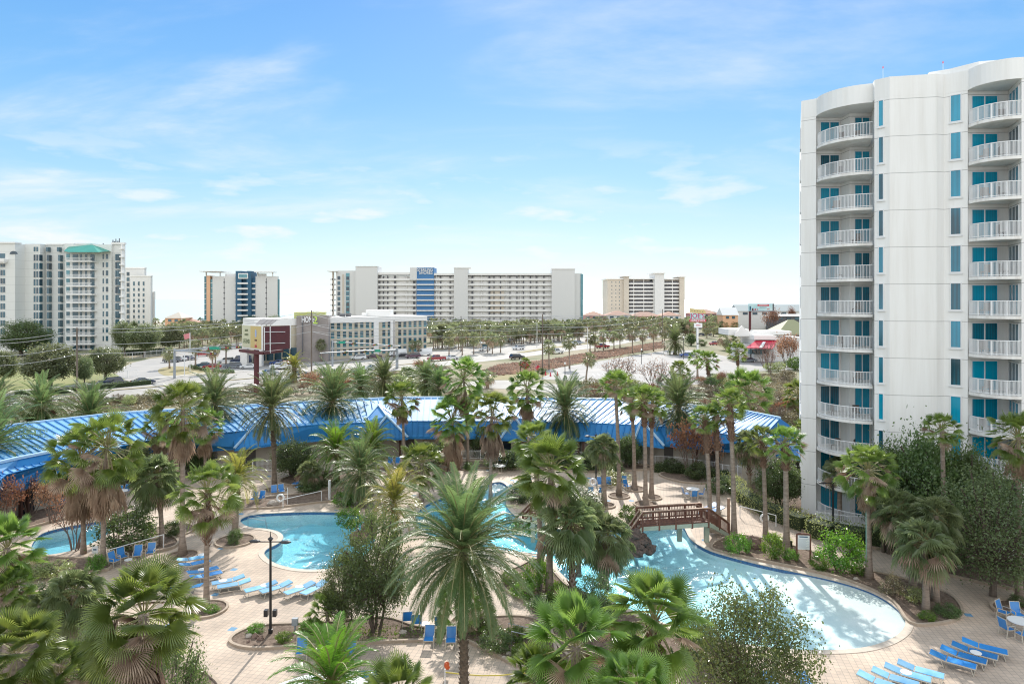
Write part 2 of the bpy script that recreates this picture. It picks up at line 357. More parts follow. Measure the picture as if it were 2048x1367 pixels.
# ---- pools ----
def ccw(P): return P if area(P) > 0 else P[::-1]
POOL_A = ccw(gcurve([(480, 1040), (505, 1029), (560, 1025), (640, 1023), (705, 1027), (742, 1040), (752, 1068), (742, 1100), (710, 1124), (660, 1137), (600, 1138), (552, 1127), (529, 1110), (533, 1098), (556, 1086), (566, 1074), (556, 1063), (530, 1057), (496, 1053)], 5))
POOL_B = ccw(gcurve([(985, 965), (1008, 966), (1022, 985), (1012, 1005), (1030, 1030), (1080, 1050), (1160, 1062), (1240, 1058), (1290, 1047), (1345, 1043), (1367, 1053), (1382, 1078), (1412, 1097), (1450, 1110), (1520, 1128), (1600, 1145), (1660, 1158), (1720, 1175), (1765, 1195), (1800, 1222), (1812, 1245), (1800, 1266), (1768, 1284), (1720, 1296), (1650, 1300), (1560, 1297), (1450, 1280), (1340, 1250), (1240, 1210), (1165, 1182), (1120, 1145), (1092, 1112), (1010, 1100), (900, 1085), (830, 1050), (850, 1010), (920, 985)], 5))
POOL_C = ccw(gcurve([(62, 1092), (78, 1070), (110, 1058), (160, 1048), (215, 1040), (232, 1048), (210, 1072), (160, 1096), (100, 1109), (68, 1106)], 5))
POOLS = [POOL_A, POOL_B, POOL_C]
# ---- ground sheet, reaching past the shore ----
sheet('ground', [(-2600, -60), (2600, -60), (2600, 605), (-2600, 605)], POOLS, 0, M_ground, kind='structure', label='sandy scrub ground around the resort and roads')
sheet('beach', [(-2600, 500), (2600, 500), (2600, 604), (-2600, 604)], [], .03, M_sand, kind='structure', label='pale sand beach behind the towers')
def sea_mat():
    m = new_mat('sea'); t = m.node_tree; L = t.links.new
    o = N(t, 'ShaderNodeOutputMaterial'); b = N(t, 'ShaderNodeBsdfPrincipled'); b.inputs['Roughness'].default_value = .5; b.inputs['Base Color'].default_value = (.42, .52, .55, 1); b.inputs['Specular IOR Level'].default_value = .6
    tc = N(t, 'ShaderNodeTexCoord'); mp = N(t, 'ShaderNodeMapping'); mp.inputs['Scale'].default_value = (.05, .12, 1); L(tc.outputs['Object'], mp.inputs[0])
    n = N(t, 'ShaderNodeTexNoise'); n.inputs['Scale'].default_value = 1; n.inputs['Detail'].default_value = 8; L(mp.outputs[0], n.inputs['Vector'])
    bp = N(t, 'ShaderNodeBump'); bp.inputs['Strength'].default_value = 1; bp.inputs['Distance'].default_value = 1.2; L(n.outputs[0], bp.inputs['Height']); L(bp.outputs[0], b.inputs['Normal'])
    L(b.outputs[0], o.inputs[0]); return m
sheet('sea', [(-45000, 600), (45000, 600), (45000, 55000), (-45000, 55000)], [], -.3, sea_mat(), kind='structure', label='bright calm sea out to the horizon')
# ---- resort deck ----
deck = [G(-500, 1010), G(-500, 1700), G(600, 2400), G(1500, 2400), G(2700, 1700), G(2700, 1100), G(1640, 1010), G(1560, 940), G(1400, 925), G(1200, 915), G(1000, 912), G(800, 912), G(560, 918), G(380, 935), G(200, 970)]
deck = ccw([(p[0], p[1]) for p in deck])
sheet('resort_deck', deck, POOLS, .004, M_pav, kind='structure', label='beige paver deck around the pools')
def water_mat():
    m = new_mat('pool_water'); t = m.node_tree; L = t.links.new
    o = N(t, 'ShaderNodeOutputMaterial'); tr = N(t, 'ShaderNodeBsdfTransparent'); gl = N(t, 'ShaderNodeBsdfGlossy'); gl.inputs['Roughness'].default_value = .11
    tc = N(t, 'ShaderNodeTexCoord')
    n = N(t, 'ShaderNodeTexNoise'); n.inputs['Scale'].default_value = 3.6; n.inputs['Detail'].default_value = 4; n.inputs['Roughness'].default_value = .62; n.inputs['Distortion'].default_value = .5; L(tc.outputs['Object'], n.inputs['Vector'])
    n2 = N(t, 'ShaderNodeTexNoise'); n2.inputs['Scale'].default_value = .22; n2.inputs['Detail'].default_value = 2; L(tc.outputs['Object'], n2.inputs['Vector'])
    r = N(t, 'ShaderNodeMapRange'); r.inputs[1].default_value = .42; r.inputs[2].default_value = .62; r.inputs[3].default_value = .10; r.inputs[4].default_value = 1.0; L(n2.outputs[0], r.inputs[0])
    # the beach-entry end is calm
    sx = N(t, 'ShaderNodeSeparateXYZ'); L(tc.outputs['Object'], sx.inputs[0])
    cx = N(t, 'ShaderNodeMapRange'); cx.inputs[1].default_value = 9; cx.inputs[2].default_value = 16; cx.inputs[3].default_value = 1; cx.inputs[4].default_value = .04; L(sx.outputs[0], cx.inputs[0])
    mm = N(t, 'ShaderNodeMath', operation='MULTIPLY'); L(r.outputs[0], mm.inputs[0]); L(cx.outputs[0], mm.inputs[1])
    bp = N(t, 'ShaderNodeBump'); bp.inputs['Distance'].default_value = .55; L(n.outputs[0], bp.inputs['Height']); L(mm.outputs[0], bp.inputs['Strength']); L(bp.outputs[0], gl.inputs['Normal'])
    fr = N(t, 'ShaderNodeFresnel'); L(bp.outputs[0], fr.inputs['Normal'])
    ge = N(t, 'ShaderNodeNewGeometry'); io = N(t, 'ShaderNodeMapRange'); io.inputs[3].default_value = 1.33; io.inputs[4].default_value = 1/1.33; L(ge.outputs['Backfacing'], io.inputs[0]); L(io.outputs[0], fr.inputs[0])
    ms = N(t, 'ShaderNodeMixShader'); L(fr.outputs[0], ms.inputs[0]); L(tr.outputs[0], ms.inputs[1]); L(gl.outputs[0], ms.inputs[2])
    ab = N(t, 'ShaderNodeVolumeAbsorption'); ab.inputs[0].default_value = (.05, .80, .96, 1); ab.inputs[1].default_value = .235
    L(ms.outputs[0], o.inputs[0]); L(ab.outputs[0], o.inputs[1]); return m
def basin_mat():
    m = pm('pool_plaster', (.66, .74, .73), (.58, .69, .69), scale=.6, rough=.5); return m
M_water = water_mat(); M_basin = basin_mat(); M_tile = pm('pool_tile', (.03, .08, .22), (.08, .2, .38), scale=9, rough=.25)
def pool(P, depthf, what):
    xs = [p[0] for p in P]; ys = [p[1] for p in P]; ex = []
    x = min(xs)
    while x < max(xs):
        y = min(ys)
        while y < max(ys):
            if inpoly((x, y), P): ex.append((x, y))
            y += 1.1
        x += 1.1
    sheet('pool_basin', P, [], 0, M_basin, extra=ex, zf=lambda p: -depthf(p), kind='structure', label='pale plaster floor of the '+what)
    mb = MB(); n = len(P)
    for i in range(n):
        a, b = P[i], P[(i+1) % n]
        mb.add([(a[0], a[1], -depthf(a)-.01), (b[0], b[1], -depthf(b)-.01), (b[0], b[1], -.25), (a[0], a[1], -.25)], [(0, 1, 2, 3)], 0)
        mb.add([(a[0], a[1], -.25), (b[0], b[1], -.25), (b[0], b[1], 0), (a[0], a[1], 0)], [(0, 1, 2, 3)], 1)
    mb.build('pool_wall', [M_basin, M_tile], kind='structure', label='tiled rim wall of the '+what)
    ring('pool_coping', P, -.03, .38, -.02, .03, M_cope, kind='structure', label='pale stone coping round the '+what)
    Q = offs(P, .02); w = MB(); k = len(Q)
    top = sheet('pool_water', Q, [], -.1, M_water, kind='structure', label='clear blue water of the '+what)
    me = top.data; vs = [tuple(v.co) for v in me.vertices]; fs = [tuple(p.vertices) for p in me.polygons]; nv = len(vs)
    # close the body of water below the floor so that its depth tints it
    vs2 = vs+[(x, y, -2.2) for x, y, z in vs]; fs2 = fs+[tuple(i+nv for i in f[::-1]) for f in fs]
    ec = {}
    for f in fs:
        for i in range(len(f)):
            e = (f[i], f[(i+1) % len(f)]); ec[e] = 1
    for (a, b) in list(ec):
        if (b, a) not in ec: fs2.append((a, a+nv, b+nv, b))
    m2 = bpy.data.meshes.new('pool_water'); m2.from_pydata(vs2, [], fs2); m2.materials.append(M_water); m2.update(); top.data = m2
def dB(p):
    t = max(0, min(1, (19.5-p[0])/15.0)); return .13+1.3*t**.85
pool(POOL_A, lambda p: 1.25, 'lagoon pool beside the sun loungers')
pool(POOL_B, dB, 'large winding pool under the wooden bridge')
pool(POOL_C, lambda p: 1.1, 'small pool behind the twin fan palms')
# ---- roads and lots ----
def gsheet(name, pts, z, mat, label, n=0):
    P = gcurve(pts, n) if n else [Vector(G(*p)[:2]) for p in pts]
    return sheet(name, ccw(P), [], z, mat, kind='structure', label=label)
HWL = [(-260, 845), (0, 812), (160, 800), (330, 787), (500, 771), (660, 754), (830, 737), (1000, 719), (1100, 707), (1230, 690), (1320, 674), (1420, 658), (1520, 651), (1640, 647)]
HWU = [(-260, 815), (0, 788), (160, 773), (300, 759), (440, 747), (560, 738), (700, 723), (860, 702), (960, 691), (1100, 678), (1280, 659), (1420, 648), (1500, 645), (1640, 642)]
gsheet('highway', HWL+HWU[::-1], .02, M_road, 'pale multi-lane coastal highway')
MED = [(-260, 829), (0, 800), (160, 786), (330, 772), (500, 757), (660, 742), (830, 727), (935, 717), (1040, 705), (1100, 696), (1230, 680), (1320, 667), (1420, 653)]
def world_line(pts): return [Vector(G(*p)) for p in pts]
def lane(name, pts, w, z, mat, label, dash=None):
    P = world_line(pts); mb = MB(); d0 = 0
    for i in range(len(P)-1):
        a, b = P[i], P[i+1]; L = (b-a).length; t = (b-a).normalized(); nrm = Vector((-t.y, t.x, 0))*w/2
        s = 0
        while s < L:
            e = min(L, s+(dash[0] if dash else L)); p, q = a+t*s, a+t*e
            mb.add([(p.x-nrm.x, p.y-nrm.y, z), (q.x-nrm.x, q.y-nrm.y, z), (q.x+nrm.x, q.y+nrm.y, z), (p.x+nrm.x, p.y+nrm.y, z)], [(0, 1, 2, 3)])
            s = e+(dash[1] if dash else 0)
            if not dash: break
    return mb.build(name, mat, kind='structure', label=label)
lane('median_strip', MED[:8], 1.0, .12, M_dry, 'narrow raised median of the highway')
lane('median_grass', MED[8:], 3.2, .12, M_dry, 'grassy median farther along the highway')
def mix_line(a, b, t): return [(x0+(x1-x0)*t, y0+(y1-y0)*t) for (x0, y0), (x1, y1) in zip(a, b)]
for t in (.17, .34): lane('lane_marking', mix_line(HWL, [(m[0], m[1]) for m in HWU], t), .22, .034, M_paint, 'white dashed lane lines of the near carriageway', (3, 6))
for t in (.66, .83): lane('lane_marking', mix_line(HWL, HWU, t), .22, .034, M_paint, 'white dashed lane lines of the far carriageway', (3, 6))
lane('edge_marking', mix_line(HWL, HWU, .05), .25, .034, M_paint, 'white edge line of the highway')
lane('kerb', HWU, .35, .14, M_conc, 'concrete kerb along the far side of the highway')
lane('sidewalk', [(x, y-3.2) for x, y in HWU[1:]], 1.8, .04, M_conc, 'concrete pavement beyond the highway')
gsheet('frontage_road', [(930, 764), (1010, 760), (1100, 767), (1200, 777), (1300, 792), (1420, 815), (1400, 826), (1280, 803), (1150, 790), (1040, 779), (940, 775)], .024, M_road, 'pale frontage road behind the blue roofs', 4)
gsheet('parking_lot', [(1070, 748), (1100, 738), (1180, 725), (1260, 712), (1335, 700), (1400, 700), (1450, 712), (1560, 713), (1640, 720), (1640, 737), (1520, 742), (1470, 752), (1430, 765), (1330, 775), (1240, 768), (1160, 762), (1080, 758)], .028, M_lot, 'large empty pale parking lot of the seafood restaurant')
gsheet('side_street', [(232, 748), (245, 735), (265, 725), (300, 717), (345, 712), (330, 704), (420, 690), (500, 684), (620, 690), (600, 712), (610, 730), (540, 740), (440, 748), (330, 759), (260, 764)], .016, M_lot, 'side street and hotel driveway joining the highway')
gsheet('parking_lot', [(590, 726), (600, 715), (660, 716), (860, 694), (960, 682), (1060, 672), (1060, 678), (960, 688), (860, 699), (700, 720), (610, 733)], .02, M_lot, 'shaded parking lot in front of the hotel')
gsheet('lawn', [(-200, 800), (-200, 742), (60, 735), (180, 738), (235, 748), (262, 757), (200, 768), (60, 782)], .012, M_lawn, 'yellow-green lawn under the oaks beside the highway')
gsheet('lawn', [(318, 738), (350, 732), (400, 737), (470, 745), (440, 747), (350, 752), (322, 748)], .03, M_dry, 'dry grass island at the street corner', 4)
gsheet('verge', [(940, 758), (1000, 750), (1090, 742), (1100, 747), (1080, 757), (1010, 760)], .03, M_dry, 'dry grass verge above the frontage road')
gsheet('verge', [(-200, 850), (0, 817), (330, 791), (520, 773), (560, 776), (330, 800), (0, 832), (-200, 870)], .012, M_dry, 'dry verge along the near side of the highway')
gsheet('sand_patch', [(1490, 798), (1560, 792), (1640, 798), (1640, 812), (1540, 812)], .02, M_sand, 'bare white sand beside the tower', 4)
gsheet('sand_patch', [(1480, 775), (1560, 770), (1640, 775), (1640, 783), (1540, 785)], .02, M_dry, 'dry grass beyond the bare sand', 4)
gsheet('shaded_walk', [(1420, 990), (1475, 1010), (1500, 1035), (1600, 1062), (1640, 1076), (1640, 1060), (1500, 1000), (1440, 975)], .012, M_pav, 'paver path below the hedge', 3)
# parking bays
mb = MB()
for i in range(26):
    p = Vector(G(1190+i*9.5, 752-i*1.2)); mb.box(p.x-.06, p.x+.06, p.y, p.y+4.5, .032, .036)
mb.build('bay_marking', M_paint, kind='structure', label='white bay lines in the restaurant parking lot')
# ---- planting beds ----
BEDN = [0]
def bed(pts, label, h=.1, n=4, kerb=True):
    BEDN[0] += 1; h += BEDN[0]*.004
    P = ccw(gcurve(pts, n)); sheet('planting_bed', P, [], h*.8, M_soil, kind='structure', label='mulched '+label)
    if kerb: ring('bed_kerb', P, 0, .16, 0, h+.05, M_kerb, kind='structure', label='brick kerb round the '+label)
    return P
BED1 = bed([(463, 1284), (478, 1268), (520, 1254), (600, 1250), (680, 1246), (770, 1238), (830, 1255), (900, 1262), (960, 1240), (1040, 1235), (1085, 1250), (1110, 1290), (1160, 1345), (1120, 1352), (1040, 1332), (990, 1308), (950, 1288), (920, 1281), (800, 1282), (700, 1288), (615, 1291), (540, 1296), (490, 1295)], 'island bed with lamp post and boulders')
BED2 = bed([(1003, 1165), (1008, 1148), (1040, 1135), (1075, 1120), (1100, 1140), (1130, 1172), (1170, 1195), (1240, 1222), (1330, 1262), (1440, 1296), (1500, 1330), (1440, 1420), (1200, 1420), (1130, 1350), (1105, 1262), (1085, 1232), (1045, 1200), (1015, 1182)], 'bed between the deck and the winding pool')
bed([(442, 1016), (460, 1004), (500, 1000), (560, 993), (640, 985), (700, 975), (745, 985), (735, 1000), (657, 1003), (555, 1015), (504, 1017), (470, 1020)], 'bed on the far side of the lagoon pool')
bed([(1425, 1097), (1445, 1080), (1475, 1072), (1530, 1080), (1600, 1098), (1650, 1115), (1720, 1140), (1790, 1155), (1850, 1172), (1900, 1193), (1921, 1220), (1912, 1238), (1870, 1248), (1822, 1246), (1790, 1205), (1740, 1178), (1660, 1150), (1560, 1129), (1470, 1110)], 'bed along the right shore of the winding pool')
bed([(1440, 965), (1475, 985), (1500, 1020), (1560, 1045), (1640, 1073), (1716, 1090), (1783, 1103), (1838, 1130), (1860, 1148), (1899, 1151), (1966, 1167), (2033, 1180), (2300, 1240), (2300, 1080), (1900, 1040), (1600, 985), (1540, 960)], 'hedge bed at the foot of the tower')
bed([(1985, 1212), (2000, 1204), (2060, 1203), (2120, 1215), (2060, 1226), (2000, 1224)], 'small bed by the patio table')
bed([(1320, 950), (1350, 944), (1400, 940), (1460, 948), (1462, 960), (1420, 967), (1360, 964)], 'flower bed before the blue-roofed wing')
bed([(560, 965), (600, 950), (700, 940), (770, 938), (780, 950), (700, 962), (660, 975), (610, 975)], 'shrub bed by the wing entrance')
bed([(850, 930), (900, 925), (1100, 925), (1290, 932), (1290, 940), (1150, 943), (1060, 938), (950, 936)], 'long shrub bed under the porch')
bed([(-100, 1130), (40, 1112), (120, 1118), (200, 1122), (215, 1140), (120, 1146), (20, 1152), (-100, 1165)], 'bed with low shrubs beside the small pool')
bed([(-100, 1200), (60, 1195), (110, 1230), (180, 1300), (330, 1330), (430, 1367), (430, 1500), (-100, 1500)], 'densely planted bed near the camera')
bed([(1330, 1420), (1400, 1330), (1500, 1345), (1600, 1380), (1650, 1500), (1330, 1500)], 'bed round the small oak')
bed([(230, 1100), (260, 1085), (320, 1070), (352, 1082), (345, 1096), (300, 1106), (250, 1118)], 'bed behind the four patio chairs')
bed([(-60, 1010), (60, 985), (180, 985), (230, 1000), (200, 1025), (120, 1040), (40, 1060), (-60, 1070)], 'bed of red-brown shrubs')
def tree_ring(px, py, r, label):
    x, y, _ = G(px, py); P = [Vector((x+r*cos(a*pi/10), y+r*sin(a*pi/10))) for a in range(20)]
    sheet('planting_bed', P, [], .07, M_soil, kind='structure', label='mulch '+label); ring('bed_kerb', P, 0, .14, 0, .13, M_kerb, kind='structure', label='brick kerb '+label)
for a in ((470, 1082, 1.35, 'circle round the yellow-green date palm'), (413, 1219, 1.1, 'circle round the shaggy fan palm by the loungers'), (1238, 992, .9, 'circle round the tallest back palm'), (1291, 1009, .95, 'circle round the front palm of the pair'), (1304, 995, .8, 'circle round the rear palm of the pair'), (1208, 1011, .9, 'circle round the short sabal palm'), (1270, 978, .9, 'circle round the palm by blue chairs'), (365, 1112, 1.0, 'circle round the tall palm by the path'), (343, 1062, 1.6, 'patch round the sabal palm on the upper deck'), (936, 937, .8, 'patch round the palm by the porch'), (549, 981, 1.0, 'circle round the tall date palm')): tree_ring(*a)

# ================= TOWER =================
M_stucco = None
def stucco(name, c, c2, line=2.84, off=0.0, stain=.25):
    m = new_mat(name); t = m.node_tree; L = t.links.new
    o = N(t, 'ShaderNodeOutputMaterial'); b = N(t, 'ShaderNodeBsdfPrincipled'); b.inputs['Roughness'].default_value = .8
    tc = N(t, 'ShaderNodeTexCoord'); s = N(t, 'ShaderNodeSeparateXYZ'); L(tc.outputs['Object'], s.inputs[0])
    n = N(t, 'ShaderNodeTexNoise'); n.inputs['Scale'].default_value = 1; n.inputs['Detail'].default_value = 7; n.inputs['Roughness'].default_value = .65
    mp = N(t, 'ShaderNodeMapping'); mp.inputs['Scale'].default_value = (1.6, 1.6, .10); L(tc.outputs['Object'], mp.inputs[0]); L(mp.outputs[0], n.inputs['Vector'])
    r = N(t, 'ShaderNodeMapRange'); r.inputs[1].default_value = .45; r.inputs[2].default_value = .8; r.inputs[3].default_value = 0; r.inputs[4].default_value = stain; L(n.outputs[0], r.inputs[0])
    mx = N(t, 'ShaderNodeMix', data_type='RGBA'); L(r.outputs[0], mx.inputs[0]); mx.inputs[6].default_value = (*c, 1); mx.inputs[7].default_value = (*c2, 1)
    last = mx.outputs[2]
    if line:
        ad = N(t, 'ShaderNodeMath', operation='ADD'); ad.inputs[1].default_value = off; L(s.outputs[2], ad.inputs[0])
        md = N(t, 'ShaderNodeMath', operation='MODULO'); md.inputs[1].default_value = line; L(ad.outputs[0], md.inputs[0])
        lt = N(t, 'ShaderNodeMath', operation='LESS_THAN'); lt.inputs[1].default_value = .045; L(md.outputs[0], lt.inputs[0])
        m2 = N(t, 'ShaderNodeMix', data_type='RGBA'); L(lt.outputs[0], m2.inputs[0]); L(last, m2.inputs[6]); m2.inputs[7].default_value = (c[0]*.5, c[1]*.5, c[2]*.5, 1); last = m2.outputs[2]
    L(last, b.inputs['Base Color']); L(b.outputs[0], o.inputs[0]); return m
M_st = stucco('tower_stucco', (.80, .79, .77), (.50, .46, .40), 2.84, .25, .32)
M_st2 = stucco('balcony_stucco', (.80, .78, .75), (.36, .30, .24), 0, 0, .55)
M_white = pm('white_metal', (.82, .82, .82), rough=.4)
M_teal = glassm('teal_glass', (.005, .05, .075), (.0, .30, .46), rough=.07)
M_frame = pm('door_frame', (.72, .72, .72), rough=.5)
FH = 2.84
tw = empty('apartment_tower', (30, 58, 0), label='tall white condominium tower with curved balconies and teal windows', category='building')
def W2(p): return (p[0]-30, p[1]-58)
Fp = [(25.0, 59.0), (25.95, 58.25), (26.15, 58.9), (28.35, 58.9), (28.4, 57.4), (30.2, 57.4), (28.95, 54.25), (28.32, 53.35), (29.05, 52.5), (32.25, 51.85), (32.95, 52.05), (34.05, 51.0), (34.25, 51.35), (37.25, 51.25), (36.05, 48.3), (44, 46.0), (60, 60), (58, 80), (36.2, 86)]
tb = MB().prism([W2(p) for p in Fp], 0, 34.1, 0)
tb.build('wall', M_st, tw)
def arc(a, b, bulge, n=12):
    a = Vector(a); b = Vector(b); d = b-a; L = d.length; nrm = Vector((d.y, -d.x)).normalized()
    if nrm.y > 0: nrm = -nrm
    R = (L*L/4+bulge*bulge)/(2*bulge); mid = (a+b)/2; c = mid-nrm*(R-bulge); out = []
    a0 = atan2(a.y-c.y, a.x-c.x); a1 = atan2(b.y-c.y, b.x-c.x)
    while a1-a0 > pi: a1 -= 2*pi
    while a1-a0 < -pi: a1 += 2*pi
    for i in range(n+1):
        t = a0+(a1-a0)*i/n; out.append((c.x+R*cos(t), c.y+R*sin(t)))
    return out
A1 = arc((25.97, 58.2), (28.6, 54.15), .95); A2 = arc((34.07, 50.95), (36.08, 48.25), .75)
top = [(25.0, 59.0)]+A1+[(28.32, 53.35), (29.05, 52.5), (32.25, 51.85), (32.95, 52.05)]+A2+[(44, 46.0), (60, 60), (58, 80), (36.2, 86)]
MB().prism([W2(p) for p in top], 34.103, 35.6, 0).build('parapet', M_st, tw)
top2 = [(32.4, 53), (33.5, 52.2), (34.6, 50.6), (44, 48), (58, 62), (56, 76), (40, 76)]
MB().prism([W2(p) for p in top2], 35.603, 36.1, 0).build('roof', M_st, tw)
def framed(parent, a, b, z0, z1, nrm, name, glass=M_teal, fr=M_frame, nm=1, sill=True, fw=.07):
    """a window or sliding door on the wall line a-b: frame bars and one pane set back in them"""
    a = Vector(a); b = Vector(b); nv = Vector(nrm).normalized(); t = (b-a).normalized(); w = (b-a).length
    m = MB(); e = nv*.05
    def P(u, z, d): q = a+t*u+nv*d; return (q.x, q.y, z)
    def pbox(u0, u1, z_0, z_1, d0, d1, mb=m):
        mb.add([P(u0, z_0, d1), P(u1, z_0, d1), P(u1, z_0, d0), P(u0, z_0, d0), P(u0, z_1, d1), P(u1, z_1, d1), P(u1, z_1, d0), P(u0, z_1, d0)], [(0, 3, 2, 1), (4, 5, 6, 7), (0, 1, 5, 4), (1, 2, 6, 5), (2, 3, 7, 6), (3, 0, 4, 7)])
    pbox(0, fw, z0, z1, 0, .07); pbox(w-fw, w, z0, z1, 0, .07); pbox(fw, w-fw, z0, z0+fw, 0, .07); pbox(fw, w-fw, z1-fw, z1, 0, .07)
    for k in range(1, nm+1):
        if nm > 0: u = w*k/(nm+1); pbox(u-fw/2, u+fw/2, z0+fw, z1-fw, 0, .065)
    if sill: pbox(-.08, w+.08, z0-.1, z0-.004, 0, .1)
    f = m.build(name, fr, parent)
    g = MB(); pbox(fw*.5, w-fw*.5, z0+fw*.5, z1-fw*.5, .004, .03, g); g.build('glass', glass, f)
    return f
def balcony(parent, A, back, z, door_gap=False):
    P = [W2(p) for p in A]; B = [W2(p) for p in back]
    s = MB().prism(P+B, z-.22, z, 0).build('balcony', M_st2, parent)
    r = MB(); n = len(P); tot = 0
    In = [(p[0]+(q[0]-p[0])*.03, p[1]+(q[1]-p[1])*.03) for p, q in zip(P, [B[0]]*n)]
    for i in range(n-1):
        a, b = In[i], In[i+1]
        r.bar((*a, z+1.07), (*b, z+1.07), .06, .05); r.bar((*a, z+.1), (*b, z+.1), .04, .04)
        k = 4
        for j in range(k):
            x = a[0]+(b[0]-a[0])*j/k; y = a[1]+(b[1]-a[1])*j/k
            w = .06 if (i % 3 == 0 and j == 0) else .024
            r.bar((x, y, z+.02), (x, y, z+1.06), w, w)
    r.build('railing', M_white, s)
    return s
B1 = [(30.0, 57.35), (28.42, 57.38), (28.33, 58.85), (26.2, 58.85)]; B2 = [(37.1, 51.2), (34.3, 51.3)]
for k in range(12):
    z = 31.5-k*FH
    if z < .5: z = .26
    if z > .2:
        balcony(tw, A1, B1, z); balcony(tw, A2, B2, z)
    h = 2.3
    framed(tw, W2((26.55, 58.9)), W2((28.25, 58.9)), z+.02, z+h, (0, -1), 'sliding_door', sill=False)
    framed(tw, W2((28.75, 57.4)), W2((30.1, 57.4)), z+.02, z+h, (0, -1), 'sliding_door', sill=False)
    framed(tw, W2((34.5, 51.34)), W2((36.5, 51.28)), z+.02, z+h, (0, -1), 'sliding_door', sill=False)
    d = Vector((36.05-37.25, 48.3-51.25)).normalized(); nrm = (-abs(d.y), d.x if d.x < 0 else -d.x)
    q0 = Vector((37.25, 51.25))+d*.35; q1 = Vector((37.25, 51.25))+d*2.7
    nn = Vector((d.y, -d.x)); nn = nn if nn.x < 0 else -nn
    framed(tw, W2(q0), W2(q1), z+.02, z+h, nn, 'sliding_door', sill=False, nm=2)
    if k < 12:
        e = Vector((29.05-28.32, 52.5-53.35)); L = e.length; e.normalize(); p0 = Vector((28.32, 53.35)); nn = Vector((e.y, -e.x)); nn = nn if nn.y < 0 else -nn
        framed(tw, W2(p0+e*.28), W2(p0+e*.72), z+.35, z+2.45, nn, 'window', nm=0)
        e = Vector((34.05-32.95, 51.0-52.05)); p0 = Vector((32.95, 52.05)); e.normalize(); nn = Vector((e.y, -e.x)); nn = nn if nn.y < 0 else -nn
        framed(tw, W2(p0+e*.38), W2(p0+e*1.14), z+.35, z+2.45, nn, 'window', nm=0)
        # narrow windows down the side wall
        sv = Vector((36.2-25.0, 86-59.0)).normalized(); p0 = Vector((25, 59)); nn = Vector((-sv.y, sv.x))
        framed(tw, W2(p0+sv*2.2), W2(p0+sv*3.4), z+.5, z+2.3, nn, 'window', nm=0)
M_red = pm('red_lamp', (.7, .03, .02), rough=.4)
for px, py, Y, hh, lb in ((1766, 135, 58, 1.5, 'small red warning light on the lower roof edge of the tower'), (1886, 125, 58, 2.0, 'small red warning light above the middle of the tower roof')):
    p = AT(px, py, Y); e = empty('warning_light', (p[0], p[1], 35.6), label=lb, category='warning light')
    MB().tube([(0, 0, 0), (0, 0, p[2]-35.6)], .012, 6).build('pole', M_white, e)
    MB().ellip((0, 0, p[2]-35.6), (.045, .045, .11), 8, 5).build('lamp', M_red, e)
# ================= BLUE-ROOFED WING =================
M_blue = pm('blue_metal_roof', (.004, .17, .46), (.008, .21, .52), scale=.5, rough=.55, metal=0, spec=.5, coat=.0)
for n_ in M_blue.node_tree.nodes:
    if n_.type == 'BSDF_PRINCIPLED': n_.inputs['Coat Weight'].default_value = .8; n_.inputs['Coat Roughness'].default_value = .68; n_.inputs['Coat IOR'].default_value = 1.6; n_.inputs['Specular IOR Level'].default_value = .2
M_blue_glare = pm('glare_blue_metal_roof', (.09, .30, .58), (.17, .40, .66), scale=.35, rough=.6, spec=.7, detail=7)  # same blue paint, lightened so the upper slopes carry painted sun and sky glare
M_cap = pm('pale_ridge_cap', (.42, .60, .78), rough=.4)
M_wall = pm('cream_wall', (.52, .47, .40), (.45, .41, .35), scale=.5, rough=.85)
M_brown = pm('brown_post', (.09, .045, .035), rough=.7)
M_dkdoor = pm('dark_door', (.10, .09, .085), rough=.5)
M_dkglass = pm('dark_glass', (.02, .03, .045), rough=.08, spec=.8)
